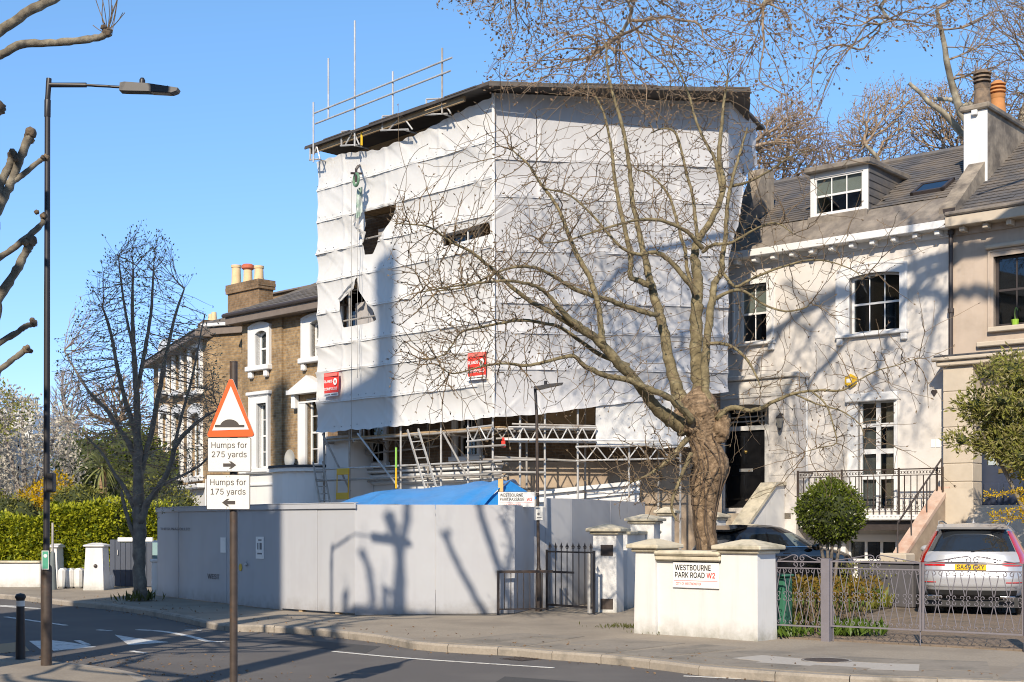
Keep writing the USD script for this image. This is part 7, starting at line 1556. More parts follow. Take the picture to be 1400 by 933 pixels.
D = 27.6; tc = atd(1135.5, 700, D); R_ = 46 * D / F
shrub('topiary_bush', 'round clipped topiary bush on bare stems in front of the balcony', [(tuple(tc), (R_ * .97, R_ * .97, R_ * .90))] + [(tuple(tc + R_ * .72 * np.array([math.cos(q * 2.4) * math.cos(q * 1.1 - 1), math.sin(q * 2.4) * math.cos(q * 1.1 - 1), math.sin(q * 1.1 - 1) * .9])), (R_ * .33, R_ * .33, R_ * .30)) for q in range(9)], 11500, .075, lf_bay, 71, mat2=lf_hedge_d, corescale=.86, stem=[np.array([[tc[0] + a, tc[1], .14], [tc[0] + a * .8, tc[1], .7], [tc[0] + b, tc[1], tc[2] - R_ * .6]]) for a, b in ((-.12, -.25), (.0, .05), (.12, .22), (-.05, -.08))])
D = 26.5; rs = np.random.default_rng(5); cs = []
import shapely
ep = Polygon([(1300, 590), (1312, 560), (1304, 545), (1322, 530), (1318, 512), (1332, 498), (1352, 494), (1380, 490), (1470, 480), (1480, 640), (1420, 655), (1385, 648), (1350, 625), (1318, 612)])
while len(cs) < 46:
    a, b = rs.uniform(1300, 1480), rs.uniform(480, 655)
    if shapely.contains_xy(ep.buffer(-7), a, b): cs.append(((X(a, D), D + rs.uniform(-.55, .55), Z(b, D)), tuple(rs.uniform(.17, .34) * np.array([1.25, 1.1, .8]))))
shrub('evergreen_shrub', 'tall loose evergreen shrub in front of the beige house, right frame edge', cs, 14000, .12, lf_shrub, 72, mat2=lf_spring, aspect=.34, corescale=.42, stem=[np.array([[X(1420, D), D, .14], [X(1415, D), D, 2.0], [X(1395, D), D, 4.0]]), np.array([[X(1415, D), D, 1.6], [X(1370, D), D, 2.9], [X(1335, D), D, 3.7]])])
fs = thing('forsythia_sprays', 'yellow forsythia sprays hanging over the silver car at the right edge', 'shrub'); rng = np.random.default_rng(73); D = 24.0
for pts in ([(1425, 720), (1420, 690), (1400, 672), (1372, 675), (1345, 678)], [(1425, 715), (1410, 700), (1385, 698), (1352, 705)], [(1425, 700), (1415, 668), (1400, 655)], [(1420, 715), (1390, 708), (1360, 712)], [(1430, 720), (1418, 703), (1404, 690), (1396, 680)]):
    P = crom(np.array([atd(a, b, D + .25 * math.sin(a)) for a, b in pts]), 8); part(fs, 'stem', MB().tube(P, .008, 5), bk_twig); q = P[4:]; q = np.repeat(q, 9, 0) + rng.normal(0, .035, (len(q) * 9, 3)); part(fs, 'flowers', leaves(q, .055, rng, None, .5, .2), lf_yel, kind='stuff')
part(fs, 'main_stem', MB().tube(crom([[X(1432, D), D, .14], [X(1430, D), D, 1.2], [X(1425, D), D, Z(718, D)]], 4), .02, 6), bk_twig)
# ------------------------------------------------------------------ street furniture
sign_w = M('sign_white', (.66, .65, .615), .35, .02, 5, col2=(.66, .64, .59), fac2=(.56, .75), scale2=4)
sign_or = M('sign_red_border', (.78, .10, .015), .35, .03, 5)
sign_bk = M('sign_black', (.05, .04, .035), .4, .05)
# traffic sign
D = 12.5; SX = (318 - 700) / F * D
ts = thing('hump_sign', 'red bordered triangular road hump sign with two distance plates on a dark post', 'road sign', (SX, D, 0))
part(ts, 'post', MB(True).tube([[0, .05, .08], [0, .05, Z(495, D)]], 5.4 * D / F, 14), iron_br); part(ts, 'post_cap', MB().tube([[0, .05, Z(495, D)], [0, .05, Z(493.5, D)]], 5.6 * D / F, 14), iron_br)
px = lambda a: (a - 318) / F * D
tri = Polygon([(px(316), Z(513, D)), (px(282.5), Z(598, D)), (px(348.5), Z(597, D))]); r_ = .022
outer = tri.buffer(-r_).buffer(r_, quad_segs=6); inner = Polygon([(px(316), Z(528.5, D)), (px(290.5), Z(589, D)), (px(340.5), Z(587.5, D))])
part(ts, 'warning_triangle', MB().poly(outer, -.012, .0), sign_or); part(ts, 'triangle_back', MB().poly(outer.buffer(.003), .0005, .005), steel_d)
part(ts, 'white_panel', MB().poly(inner, -.0145, -.0118), sign_w)
u0, u1, zb = px(294.5), px(334.5), Z(584.5, D)
a = np.linspace(0, math.pi, 15); cxh = px(314.5); hump = unary_union([sbox(u0, zb, u1, zb + 3.2 * D / F), Polygon([(cxh + 13.5 * D / F * math.cos(q), zb + 10.8 * D / F * math.sin(q)) for q in a])])
part(ts, 'hump_symbol', MB().poly(hump, -.017, -.0143), sign_bk)
def plate(x0, x1, y0, y1, l1, l2, right):
    a, b, c, e = px(x0), px(x1), Z(y1, D), Z(y0, D); rect = sbox(a, c, b, e).buffer(-.012).buffer(.012, quad_segs=5)
    p = part(ts, 'distance_plate', MB().poly(rect, -.010, .0), sign_w); part(p, 'border', MB().poly(rect.difference(rect.buffer(-.005)), -.0115, .002), sign_bk)
    W, H = b - a, e - c
    part(p, 'lettering', MB().text(l1, H * .165, (a + W * .09, -.0105, c + H * .70), width=W * .82), sign_bk); part(p, 'lettering', MB().text(l2, H * .165, (a + W * .10, -.0105, c + H * .43), width=W * .80), sign_bk)
    ar = Polygon([(0, .30), (.62, .30), (.44, .06), (.62, .06), (1, .5), (.62, .94), (.44, .94), (.62, .70), (0, .70)])
    if not right: ar = affinity.scale(ar, -1, 1, origin=(.5, .5))
    ar = affinity.translate(affinity.scale(ar, W * .30, H * .24, origin=(0, 0)), a + W * .36, c + H * .08); part(p, 'arrow', MB().poly(ar, -.013, -.0098), sign_bk)
    rv = MB()
    for q in (.46, .54):
        for z in (.94, .05): rv.poly(Point(a + W * q, c + H * z).buffer(.0045, quad_segs=3), -.013, -.0098)
    part(p, 'rivets', rv, steel_d, kind='stuff')
plate(284, 343.5, 598.5, 645.5, 'Humps for', '275 yards', True); plate(282.5, 342, 649, 697, 'Humps for', '175 yards', False)
for y in (622, 673): part(ts, 'clip', MB().box(-.05, .05, .003, .09, Z(y, D) - .015, Z(y, D) + .015), steel_d)
# tall lamp post
D = 16.1; LX = (63.5 - 700) / F * D
lp = thing('lamp_post', 'tall black lamp post with a flat lantern on a side arm, left of the picture', 'street lamp', (LX, D, 0))
k = D / F; part(lp, 'base_column', MB(True).tube([[0, 0, .08], [0, 0, Z(779, D)]], 7.4 * k, 16), iron_br); part(lp, 'base_collar', MB(smooth=40).lathe([(7.4 * k, Z(779, D)), (7.0 * k, Z(775, D)), (4.6 * k, Z(772, D))], 16), iron_br)
part(lp, 'shaft', MB(True).tube([[0, 0, Z(776, D)], [.012, 0, Z(158, D)]], np.array([4.4, 3.7]) * k, 14), iron); part(lp, 'sleeve', MB(True).tube([[.012, 0, Z(160, D)], [.014, 0, Z(137, D)]], 4.3 * k, 14), iron); part(lp, 'top_shaft', MB(True).tube([[.014, 0, Z(138, D)], [.03, 0, Z(107.5, D)]], 3.6 * k, 14), iron)
xx = lambda a: (a - 63.5) / F * D
part(lp, 'arm', MB(True).tube([[.02, 0, Z(116.5, D)], [xx(118), 0, Z(116.5, D)]], 3.4 * k, 10).tube([[xx(115), 0, Z(116.5, D)], [xx(168), 0, Z(119.5, D)]], 1.9 * k, 10), iron)
prof = Polygon([(xx(165), Z(126, D)), (xx(166), Z(115.5, D)), (xx(172), Z(114.3, D)), (xx(205), Z(116.5, D)), (xx(245), Z(122.5, D)), (xx(243), Z(126.5, D)), (xx(236), Z(129, D)), (xx(200), Z(127, D)), (xx(178), Z(126.5, D))])
hd_ = part(lp, 'lantern', MB().poly(prof, -.07, .07), iron); part(hd_, 'led_panel', MB().raw(*CHULL(np.array([[xx(a), y, Z(b, D) - .006] for a, b in ((208, 127.5), (234, 129)) for y in (-.055, .055)] + [[xx(a), y, Z(b, D)] for a, b in ((208, 127.5), (234, 129)) for y in (-.055, .055)]))), M('lamp_lens', (.25, .22, .20), .3, .1))
for i in range(9): a = 182 + i * 6; part(hd_, 'cooling_fin', MB().box(xx(a), xx(a) + .012, -.06, .06, Z(116 + (a - 172) * .085, D) - .01, Z(114.6 + (a - 172) * .085, D)), iron)
part(hd_, 'light_sensor', MB(smooth=40).lathe([(.035, 0), (.035, .05), (.028, .06), (.02, .075), (0, .08)], 12, (xx(194.5), 0, Z(115.5, D))), iron)
part(lp, 'control_box', MB().cbox(xx(65), xx(75), -.06, .06, Z(673, D), Z(647, D), .012), iron)
gs = thing('green_notice', 'green metal notice strapped to the base of the lamp post', 'notice', (LX, D, 0)); part(gs, 'plate', MB().cbox(xx(60.5), xx(70), -.085, -.07, Z(778.5, D), Z(753, D), .004), M('green_sign', (.07, .30, .20), .4, .05, 5)); part(gs, 'emblem', MB().poly(Point(xx(65.5), Z(760, D)).buffer(.022), -.088, -.084), sign_w); part(gs, 'border', MB().poly(sbox(xx(60.5), Z(778.5, D), xx(70), Z(753, D)).difference(sbox(xx(61.3), Z(777.7, D), xx(69.2), Z(753.8, D))), -.0865, -.0845), sign_w)
# bollard
bo = thing('bollard', 'black bollard with a white band on the near pavement corner', 'bollard', tuple(gnd(28, 901.5, .08)[:2]) + (0,)); k = gnd(28, 901.5, .08)[1] / F
zz2 = lambda y: HC + (YH - y) * k
part(bo, 'shaft', MB(smooth=40).lathe([(6.6 * k, .08), (6.2 * k, .3), (5.4 * k, zz2(829)), (5.2 * k, zz2(829))], 18), iron); part(bo, 'white_band', MB(smooth=40).lathe([(5.45 * k, zz2(829)), (5.45 * k, zz2(821.5))], 18), sign_w)
part(bo, 'domed_head', MB(smooth=40).lathe([(5.3 * k, zz2(822)), (5.6 * k, zz2(820)), (7.2 * k, zz2(817)), (7.3 * k, zz2(815.5)), (5.5 * k, zz2(812.5)), (0, zz2(811))], 18), iron)
# slim lamp post with the passage nameplate
D = 25.7; l2 = thing('slim_lamp_post', 'slim dark lamp post in front of the passage hoarding', 'street lamp', ((736.5 - 700) / F * D, D, 0)); k = D / F; x2 = lambda a: (a - 736.5) / F * D
part(l2, 'base_column', MB(smooth=50).lathe([(4.6 * k, .11), (4.2 * k, Z(785, D)), (3.4 * k, Z(779, D)), (2.4 * k, Z(776, D)), (2.2 * k, Z(770, D))], 14), iron_br); part(l2, 'shaft', MB(True).tube([[0, 0, Z(778, D)], [x2(733.5), 0, Z(560, D)]], np.array([2.2, 2.0]) * k, 10), iron_br); part(l2, 'top_shaft', MB(True).tube([[x2(733.5), 0, Z(561, D)], [x2(731.5), 0, Z(529, D)]], 2.0 * k, 10), iron)
prof = Polygon([(x2(730), Z(533, D)), (x2(730), Z(529, D)), (x2(738), Z(528, D)), (x2(752), Z(525.5, D)), (x2(770), Z(524, D)), (x2(769), Z(526, D)), (x2(750), Z(530, D)), (x2(738), Z(533, D))]); h2 = part(l2, 'lantern', MB().poly(prof, -.12, .12), iron); part(h2, 'light_sensor', MB().tube([[x2(746), 0, Z(527, D)], [x2(746), 0, Z(521, D)]], 2.2 * k, 8), iron)
part(l2, 'parking_plate', MB().cbox(x2(732.5), x2(742), -.075, -.062, Z(711.5, D), Z(692.5, D), .004), sign_w, label='small white plate below the nameplate'); part(l2, 'plate_symbol', MB().poly(Point(x2(736), Z(703, D)).buffer(.025), -.078, -.0745).box(x2(734), x2(740.5), -.0775, -.0745, Z(708.5, D), Z(707.3, D)), grey_ink)
fr = Fr((681 - 700) / F * 25.55, 25.55, 0)
np2 = nameplate('street_nameplate', 'white street nameplate of the passage, on the slim lamp post', fr, 0, (731 - 681) / F * 25.55, Z(693.5, 25.55), Z(672.5, 25.55), 0, ('WESTBOURNE', 'PARK PASSAGE'), 'W2', 'CITY OF WESTMINSTER', ww=(.63, .66, .78, .15))
part(np2, 'bracket', MB().box(.05, (737 - 681) / F * 25.55, .001, .03, Z(674, 25.55), Z(673, 25.55)).box(.05, (737 - 681) / F * 25.55, .001, .03, Z(693, 25.55), Z(692, 25.55)), steel_d)
# grey tapering post by the far kerb
pp = gnd(73, 806.5, .11); k = pp[1] / F; fp = thing('tapered_post', 'grey tapering post base on the far pavement, left of the lamp post', 'post', (pp[0] - .02, pp[1], 0)); part(fp, 'base', MB(smooth=40).lathe([(5.8 * k, .11), (5.4 * k, .3), (3.2 * k, HC + (YH - 757) * k), (2.0 * k, HC + (YH - 754) * k)], 12), M('weathered_grey_post', (.12, .14, .14), .6, .2, 6)); part(fp, 'pipe', MB(True).tube([[0, 0, HC + (YH - 757) * k], [0, 0, HC + (YH - 715) * k]], 1.7 * k, 8), steel_d)
# manhole covers and gutter grate
for a, b, lab in ((1130, 903, 'round iron cover in the pavement slabs near the kerb'),):
    p = gnd(a, b, .12 if 'pavement' in lab else .0); cv = thing('manhole_cover', lab, 'cover'); 
    part(cv, 'lid', MB().plan(Point(p[0], p[1]).buffer(.26), p[2] - .02, p[2] + .005), iron_br); part(cv, 'rim', MB().plan(Point(p[0], p[1]).buffer(.30).difference(Point(p[0], p[1]).buffer(.265)), p[2] - .02, p[2] + .006), steel_d)
# ------------------------------------------------------------------ wrought iron railing and gates
wi = gate_m
def scroll(c, r, a0, turns, y, w=.008, flip=1, n=14):
    t = np.linspace(0, 1, n); rr = r * (1 - .72 * t); a = a0 + flip * turns * 2 * math.pi * t
    return np.stack([c[0] + rr * np.cos(a), np.full(n, y), c[1] + rr * np.sin(a)], 1)
def panel(th, u0, u1, v, zb, zt, n, crest=True):
    """one wrought iron panel between u0 and u1"""
    W = (u1 - u0) / n; H = zt - zb; z2 = zt - .095; zm = zb + H * .46; zl = zb + .02
    part(th, 'top_rail', MB().box(u0, u1, v - .010, v + .010, zt - .018, zt), wi); part(th, 'second_rail', MB().box(u0, u1, v - .010, v + .010, z2 - .016, z2), wi); part(th, 'bottom_rail', MB().box(u0, u1, v - .010, v + .010, zb, zb + .022), wi)
    for q in (u0, u1): part(th, 'side_bar', MB().box(q - .012, q + .012, v - .012, v + .012, zb, zt), wi)
    for i in range(n):
        a = u0 + W * i; c = a + W / 2; b = MB()
        for s in (-1, 1):
            b.tube([[c + s * W * .12, v, z2 - .02], [c + s * W * .46, v, zm + .06]], .006, 4)
            b.tube([[c + s * W * .46, v, zm - .06], [c + s * W * .12, v, zl + .06]], .006, 4)
            b.tube(scroll((c + s * W * .24, z2 - .052), .034, math.pi / 2, .9, v, flip=-s), .0055, 4)
            b.tube(scroll((c + s * W * .25, zm + .036), .038, -math.pi / 2, .9, v, flip=s), .0055, 4)
            b.tube(scroll((c + s * W * .25, zm - .040), .038, math.pi / 2, .9, v, flip=-s), .0055, 4)
            b.tube(scroll((c + s * W * .22, zl + .044), .030, -math.pi / 2, .9, v, flip=s), .0055, 4)
        part(th, 'scroll_bar', b, wi)
    if crest:
        c = (u0 + u1) / 2; b = MB()
        for s in (-1, 1):
            b.tube(crom([[c + s * (u1 - u0) * .48, v, zt], [c + s * (u1 - u0) * .30, v, zt + .035], [c + s * .10, v, zt + .085], [c + s * .03, v, zt + .075]], 4), .007, 4)
            b.tube(scroll((c + s * .055, zt + .04), .045, math.pi / 2, 1.1, v, flip=s), .007, 4); b.tube(scroll((c + s * .055, zt - .05), .042, -math.pi / 2, 1.1, v, flip=-s), .007, 4); b.tube(scroll((c + s * .30, zt + .03), .03, 0, 1.0, v, flip=s), .006, 4)
        part(th, 'crest_scroll', b, wi)
zt_, zb_ = GF.z(1136, 767), GF.z(1136, 857)
uP1 = GF.u(1056); uP2 = 0.0; uP3 = GF.u(1260.5); uP4 = GF.u(1399)
rlng = GF.thing('iron_railing', 'lilac grey wrought iron railing panel between the white wall and the square gate post', 'railing'); panel(rlng, uP1 + .06, uP2 - .07, 0, zb_ - .02, zt_ - .01, 4)
for i, (u, w, lab) in enumerate(((uP1, .055, 'square lilac grey gate post against the white wall'), (uP2, .062, 'square lilac grey gate post casting a shadow on the pavers'))):
    g = GF.thing('gate_post', lab, 'gate post'); part(g, 'shaft', MB().cbox(u - w, u + w, -w, w, .1, zt_ + .03, .006), wi); part(g, 'cap_plate', MB().cbox(u - w - .004, u + w + .004, -w - .004, w + .004, zt_ + .03, zt_ + .038, .003), wi)
g1 = GF.thing('iron_gate', 'left leaf of the lilac grey wrought iron drive gate', 'gate'); panel(g1, uP2 + .075, uP3 - .02, 0, zb_, zt_, 7)
g2 = GF.thing('iron_gate', 'right leaf of the lilac grey wrought iron drive gate, before the silver car', 'gate'); panel(g2, uP3 + .02, uP4, 0, zb_, zt_, 7)
g3 = GF.thing('gate_post', 'gate post at the right frame edge, half cut off', 'gate post'); part(g3, 'shaft', MB().cbox(uP4 + .02, uP4 + .13, -.06, .06, .1, zt_ + .03, .006), wi)
for u in (uP2 + .09, uP3 - .03): part(g1, 'drop_bolt', MB().tube([[u, .02, .12], [u, .02, zb_ + .3]], .008, 6), wi)
# ------------------------------------------------------------------ cars
def car(name, lab, loc, rotz, W, L, levels, paint, glassm, rear, plate_txt=None, lettering=None):
    """levels: (z, half width, rear y, front y, exponent); horizontal slices, heading +y"""
    t = thing(name, lab, 'car', loc, rotz); lv = np.array(levels, float); zs = lv[:, 0]; g = lambda z, k: np.interp(z, zs, lv[:, k])
    def P(th, z, off=0.0):
        w, y0, y1, e = g(z, 1), g(z, 2), g(z, 3), g(z, 4); c, s = np.cos(th), np.sin(th)
        x = (w + off) * np.sign(c) * np.abs(c) ** (2 / e); cy, hl = (y0 + y1) / 2, (y1 - y0) / 2
        return np.stack([x, cy + (hl + off) * np.sign(s) * np.abs(s) ** (2 / e), z + 0 * x], -1)
    th = np.linspace(0, 2 * math.pi, 97); zz = np.concatenate([np.linspace(a, b, 5)[:-1] for a, b in zip(zs[:-1], zs[1:])] + [zs[-1:]])
    G = np.array([P(th, z) for z in zz]).transpose(1, 0, 2); body = MB(True).grid(G)
    top = P(th[:-1], zs[-1]); c = top.mean(0); f = np.array([[i, (i + 1) % 96, 96] for i in range(96)]); body.raw(np.vstack([top, c + [0, 0, .03]]), f)
    part(t, 'body', (lambda a: a)(body), paint, smooth=50)
    def patch(nm, x0, x1, z0, z1, face, mat, off=.006, n=14, parent=None, lab=None, sm=True, skew=0, frac=False):
        zz = np.linspace(z0, z1, n); rows = []
        for z in zz:
            w, e = g(z, 1), g(z, 4); xs = np.linspace(x0, x1, n) * (w if frac else 1.0)
            if face in ('rear', 'front'):
                q = np.clip(np.abs(xs) / w, 0, 1) ** (e / 2); tt = np.arccos(np.clip(q, 0, 1)); tt = np.where(xs < 0, math.pi - tt, tt); tt = -tt if face == 'rear' else tt
            else:
                y0, y1 = g(z, 2), g(z, 3); cy, hl = (y0 + y1) / 2, (y1 - y0) / 2; ys = xs + skew * (z - z0); v = np.clip((ys - cy) / hl, -1, 1); q = np.abs(v) ** (e / 2); tt = np.arcsin(np.clip(q, 0, 1)) * np.sign(v); tt = tt if face == 'right' else math.pi - tt
            rows.append(P(tt, z, off))
        G = np.array(rows); G = G if face in ('rear', 'left') else G[:, ::-1]
        if face == 'rear': G = G
        m = MB(sm).grid(G.transpose(1, 0, 2)); return part(parent or t, nm, m, mat, label=lab)
    def wheel(x, y, r=.35):
        s = 1 if x > 0 else -1; pr = [(r * .62, -.11), (r * .94, -.115), (r, -.08), (r, .08), (r * .94, .115), (r * .62, .11)]
        R90 = lambda v: np.c_[x + v[:, 2] * s, y + v[:, 1], r + .02 + v[:, 0]]
        w = part(t, 'wheel', MB(smooth=35).lathe(pr, 28).xf(R90), rubber); part(w, 'rim', MB(smooth=35).lathe([(r * .63, .10), (r * .60, .06), (r * .2, .075), (0, .075)], 28).xf(R90), rim_m)
        for q in range(5): a = q * 2 * math.pi / 5; part(w, 'spoke', MB().beam((x + s * .10, y, r + .02), (x + s * .085, y + r * .58 * math.cos(a), r + .02 + r * .58 * math.sin(a)), .05, .03), rim_m)
        a = np.linspace(0, math.pi, 13); part(t, 'wheel_arch', MB().tube(np.stack([np.full(13, x + s * .05), y + (r + .06) * np.cos(a), r + .02 + (r + .05) * np.sin(a)], 1), .05, 6), black_trim)
        m = MB(); m.tube([[x - s * .15, y, r + .02], [x + s * .06, y, r + .02]], r + .05, 24); part(t, 'wheel_well', m, black_trim)
    return t, patch, P, g, wheel
rubber = M('tyre_rubber', (.02, .02, .02), .8, .2, 30); rim_m = M('alloy_rim', (.45, .45, .46), .3, .05, 5, metal=.8); black_trim = M('black_trim', (.02, .02, .021), .55, .1, 20)
silver = M('silver_paint', (.46, .46, .47), .28, .02, 3, metal=.35, coat=.6); black_car = M('black_car_paint', (.010, .010, .012), .12, .1, 3, coat=1.0); chrome = M('chrome', (.75, .75, .75), .12, .02, metal=1.0)
tail_red = M('tail_light_red', (.48, .012, .010), .18, .08, 8, coat=.6); car_glass = M('tinted_car_glass', (.015, .018, .022), .04, .1, 3, coat=.5, spec=.8); plate_y = M('number_plate_yellow', (.78, .46, .01), .4, .03, 5)
D = 24.2; zg = .13; ch = .45
cl_ = np.array([(1327 - 700) / F * D, D])
LV = [(.30, .80, .22, 4.45, 4), (.38, .90, .08, 4.6, 5), (.55, .945, .0, 4.66, 6), (.70, .955, -.005, 4.68, 6), (.86, .955, .04, 4.66, 6), (1.00, .95, .075, 4.55, 6), (1.10, .915, .095, 4.1, 5.5), (1.17, .875, .13, 3.55, 5), (1.40, .755, .29, 2.85, 4.5), (1.57, .665, .42, 2.45, 4), (1.635, .60, .53, 2.3, 3.5), (1.655, .52, .62, 2.2, 3.5)]
vv, patch, Pf, gv_, wheel = car('silver_car', 'silver white estate car seen from behind on the driveway, yellow number plate', (cl_[0], cl_[1], zg - .02), -22, 1.9, 4.7, LV, silver, car_glass, None)
patch('rear_window', -.84, .84, 1.165, 1.55, 'rear', car_glass, .008, frac=True); patch('tailgate_panel', -.84, .84, .975, 1.15, 'rear', silver, .022, frac=True)
for s in (-1, 1):
    F2 = lambda a, b: (a, b) if s > 0 else (-b, -a)
    patch('tail_light', *F2(.845, .995), .91, 1.16, 'rear', tail_red, .016, frac=True); patch('tail_light_upper', *F2(.855, .985), 1.155, 1.53, 'rear', tail_red, .012, frac=True)
    patch('tail_light_bar', *F2(.46, .86), .905, .965, 'rear', tail_red, .010, frac=True); patch('side_window', .5, 2.6, 1.19, 1.50, 'right' if s > 0 else 'left', car_glass, .006); patch('reflector', *F2(.62, .95), .605, .622, 'rear', tail_red, .012, frac=True)
    part(vv, 'roof_rail', MB(True).tube(crom([[s * .58, .64, 1.62], [s * .61, .9, 1.70], [s * .62, 1.6, 1.715], [s * .59, 2.3, 1.66]], 4), .022, 6), chrome)
    part(vv, 'door_mirror', MB(True).ball((s * 1.02, 2.95, 1.16), (.11, .08, .075), 2), silver); part(vv, 'exhaust_trim', MB().cbox(s * .62 - .13, s * .62 + .13, .03, .1, .33, .375, .015), chrome)
patch('number_plate_recess', -.46, .46, .80, .93, 'rear', silver, .006, frac=True); patch('lower_bumper', -.96, .96, .31, .47, 'rear', black_trim, .012, frac=True); patch('bumper_crease', -.95, .95, .53, .55, 'rear', silver, .012, frac=True); patch('tailgate_gap', -.86, .86, .958, .966, 'rear', black_trim, .004, frac=True)
yp = float(Pf(np.array([-math.pi / 2]), .89)[0, 1]); part(vv, 'number_plate', MB().cbox(-.27, .27, yp - .045, yp - .03, .83, .945, .006), plate_y); part(vv, 'plate_lettering', MB().text('SA69 GXY', .075, (-.235, yp - .046, .85), width=.47, bold=True), black_ink)
yb = float(Pf(np.array([-math.pi / 2]), 1.06)[0, 1]) - .026
for i, ch_c in enumerate('VOLVO'): part(vv, 'badge_letter', MB().text(ch_c, .040, (-.27 + i * .135 - .012, yb, 1.03), bold=True), grey_ink)
part(vv, 'spoiler', MB().raw(*CHULL(np.array([[s * .60, y, z] for s in (-1, 1) for y, z in ((.30, 1.60), (.62, 1.66), (.62, 1.60), (.32, 1.565))]))), silver); part(vv, 'aerial_fin', MB().raw(*CHULL(np.array([[-.02, .85, 1.67], [.02, .85, 1.67], [-.02, 1.05, 1.68], [.02, 1.05, 1.68], [0, .84, 1.76]]))), silver)
part(vv, 'rear_wiper', MB().tube(crom([[0, .10, 1.16], [.2, .14, 1.20], [.42, .18, 1.24]], 3), .008, 5), black_trim)
for x, y in ((-.88, .95), (.88, .95), (-.88, 3.8), (.88, 3.8)): wheel(x, y)
part(vv, 'underbody', MB().box(-.8, .8, .25, 4.4, .16, .34), black_trim)
# dark car side on behind the wall
LD = [(.24, .70, .25, 3.5, 4), (.34, .77, .08, 3.64, 5), (.60, .81, .0, 3.7, 6), (.80, .815, .02, 3.7, 6), (.98, .81, .05, 3.58, 6), (1.08, .795, .07, 3.3, 5.5), (1.16, .765, .11, 2.72, 5), (1.44, .66, .40, 2.12, 4.5), (1.58, .57, .58, 1.8, 4), (1.625, .46, .8, 1.6, 3.5)]
hd2 = np.array([.87, .49]); d_ = 29.0; rlc = np.array([.1243 * d_, d_]); r0 = rlc + np.array([.49, -.87]) * .8
kk, patch, Pf, gv_, wheel = car('dark_car', 'glossy black hatchback parked behind the nameplate wall and the tree', (r0[0], r0[1], .12), math.degrees(math.atan2(-hd2[0], hd2[1])), 1.6, 3.7, LD, black_car, car_glass, None)
sg = M('clear_car_glass', (.16, .19, .18), .05, .15, 3, coat=.5, spec=.7)
for s, f_ in ((1, 'right'), (-1, 'left')):
    F2 = lambda a, b: (a, b) if s > 0 else (-b, -a)
    patch('side_window', .50, 1.12, 1.20, 1.47, f_, car_glass, .006); patch('side_window', 1.17, 1.80, 1.19, 1.48, f_, car_glass, .006); patch('front_side_window', 1.86, 2.42, 1.18, 1.46, f_, sg, .007, skew=-.9)
    part(kk, 'door_mirror', MB(True).ball((s * .90, 2.30, 1.17), (.11, .08, .08), 2), black_car); patch('door_handle', 1.5, 1.68, 1.03, 1.05, f_, black_trim, .02); patch('window_trim', .45, 2.5, 1.165, 1.178, f_, chrome, .008)
    patch('headlight', *F2(.55, .95), .76, .90, 'front', M('headlight', (.5, .5, .5), .1, .1, coat=1) if s > 0 else '/World/Looks/headlight', .01, frac=True); patch('tail_light', *F2(.62, .98), .90, 1.05, 'rear', tail_red, .01, frac=True)
patch('rear_window', -.82, .82, 1.18, 1.50, 'rear', car_glass, .008, frac=True); patch('windscreen', -.86, .86, 1.18, 1.54, 'front', car_glass, .008, frac=True); patch('grille', -.6, .6, .5, .70, 'front', black_trim, .01, frac=True)
part(kk, 'spoiler', MB().raw(*CHULL(np.array([[s * .56, y, z] for s in (-1, 1) for y, z in ((.26, 1.53), (.72, 1.62), (.72, 1.57), (.30, 1.49))]))), black_car)
for x, y in ((-.75, .7), (.75, .7), (-.75, 2.95), (.75, 2.95)): wheel(x, y, .32)
part(kk, 'underbody', MB().box(-.65, .65, .25, 3.4, .14, .28), black_trim)
# ------------------------------------------------------------------ houses across the street (outside the picture): they and an added shade block shade the left; houses stand in the window reflections
sh_ = np.array([math.sin(SUN_AZ), math.cos(SUN_AZ)]); pr_ = np.array([-sh_[1], sh_[0]]) 
if pr_[0] < 0: pr_ = -pr_
Ks = SL.w(SL.u(540), 0, 0); Kl = B1.w(B1.u(373), 0, 0); T_ = 25.0; Kp = Ks[:2] + sh_ * T_; wid = float((Ks[:2] - Kl[:2]) @ pr_)
kf = Fr(*(Kp - pr_ * wid), math.degrees(math.atan2(-pr_[1], -pr_[0])) + 180)
P1 = SL.w(*(lambda q: (q[0], 0, q[1]))(SL.uz(500, 521, 0))); tP = float((Kp - P1[:2]) @ sh_); zE = P1[2] + math.tan(SUN_EL) * tP; P2 = SL.w(*(lambda q: (q[0], 0, q[1]))(SL.uz(522, 345, 0))); zC = P2[2] + math.tan(SUN_EL) * float((Kp - P2[:2]) @ sh_)
print('K house', Kp, wid, zE, zC)
kh = kf.thing('tall_house', 'tall brick house across the street, outside the picture, shading the junction', 'house')
wins_ = [(a, a + .95, z, z + 1.6) for z in np.arange(1.2, zE - 2.2, 2.9) for a in (.6, 2.1, 3.6, 5.1) if a + 1 < wid]
wall_part(kh, 'front_wall', 0, wid, 0, zE, 0, .3, brick_y, [sbox(w[0], w[2], w[1], w[3]) for w in wins_])
for w in wins_: window(kh, *w, .12, cols=2, splits=(.5,), pane=glass_d)
part(kh, 'body', MB().box(0, wid, -9, -.01, 0, zE - .3).box(0, .3, -.01, .3, 0, zE - .01), brick_y); part(kh, 'roof', MB().raw(*CHULL(np.array([[0, .3, zE], [wid, .3, zE], [0, -9, zE], [wid, -9, zE], [0, -4, zE + 1.6], [wid, -4, zE + 1.6]]))), slate_m)
cwid = 40 * 33 / F * .92
for u in (wid - cwid, 0): part(kh, 'chimney', MB().box(u, u + cwid, -.9, -.05, zE - .5, zC).box(u - .06, u + cwid + .06, -.95, 0, zC - .5, zC - .25), brick_ch)
G1 = gnd(385, 835, .11); tg = 18.0; Wp = G1[:2] + sh_ * tg; wg = Fr(*Wp, kf.deg)
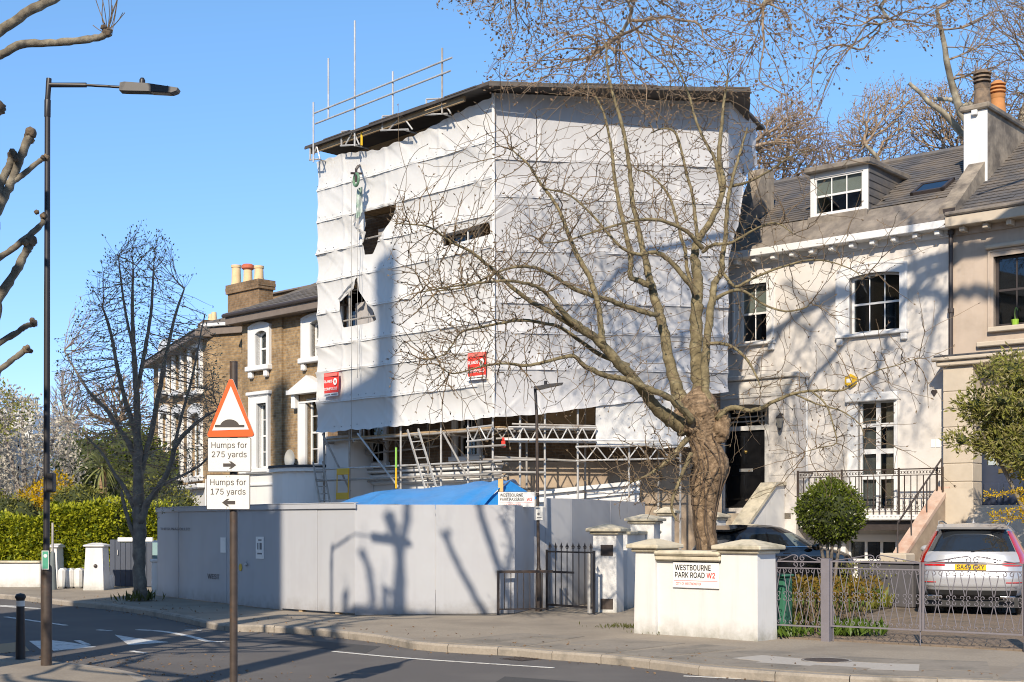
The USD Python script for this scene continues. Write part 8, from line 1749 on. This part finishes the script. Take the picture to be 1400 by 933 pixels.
wl = wg.thing('side_wing', 'unseen block added beside the tall house to set the shadow edge on the hoarding', 'house'); part(wl, 'body', MB().box(-1.6, 0, -7, 0, 0, 2.0 + math.tan(SUN_EL) * tg), stucco_b); part(wl, 'parapet', MB().box(-1.65, 0, -7.05, .05, 2.0 + math.tan(SUN_EL) * tg, 2.2 + math.tan(SUN_EL) * tg), stucco_b)  # added block, unseen: moves the shadow edge along the hoarding
RW = Fr(8, -17, 145)
for i in range(5):
    h = RW.thing('terrace_house', ('house', 'second house', 'third house', 'fourth house', 'fifth house')[i] + ' of the terrace across the street behind the viewer', 'house'); a = -8 + i * 6.2
    ww = [(a + q, a + q + 1.1, z, z + 1.8) for q in (.8, 2.6, 4.4) for z in (1.4, 4.6, 7.6)]
    wall_part(h, 'front_wall', a, a + 6.2, 0, 10.2, 0, .3, brick_d if i % 2 else tan_render, [sbox(w[0], w[2], w[1], w[3]) for w in ww])
    for w in ww: window(h, *w, .12, cols=2, splits=(.5,), pane=glass_d)
    part(h, 'body', MB().box(a, a + 6.2, .8, 8, 0, 10.2), dark_in); part(h, 'roof', MB().raw(*CHULL(np.array([[a, -.2, 10.2], [a + 6.2, -.2, 10.2], [a, 8, 10.2], [a + 6.2, 8, 10.2], [a, 4, 12.2], [a + 6.2, 4, 12.2]]))), slate_m)

LW = Fr(-33, 2, 62)
for i in range(4):
    h = LW.thing('tall_terrace_house', ('nearest', 'second', 'third', 'farthest')[i] + ' tall house along the side road, outside the picture to the left', 'house'); a = -2 + i * 7.0
    ww = [(a + q, a + q + 1.2, z, z + 2.0) for q in (.9, 3.0, 5.1) for z in (1.4, 4.8, 8.2, 11.4)]
    wall_part(h, 'front_wall', a, a + 7, 0, 14.5, 0, .3, (brick_d, stucco_b, brick_y, tan_render)[i], [sbox(w[0], w[2], w[1], w[3]) for w in ww])
    for w in ww: window(h, *w, .12, cols=2, splits=(.5,), pane=glass_d)
    part(h, 'body', MB().box(a, a + 7, .8, 9, 0, 14.5), dark_in); part(h, 'roof', MB().raw(*CHULL(np.array([[a, -.2, 14.5], [a + 7, -.2, 14.5], [a, 9, 14.5], [a + 7, 9, 14.5], [a, 4, 17], [a + 7, 4, 17]]))), slate_m)
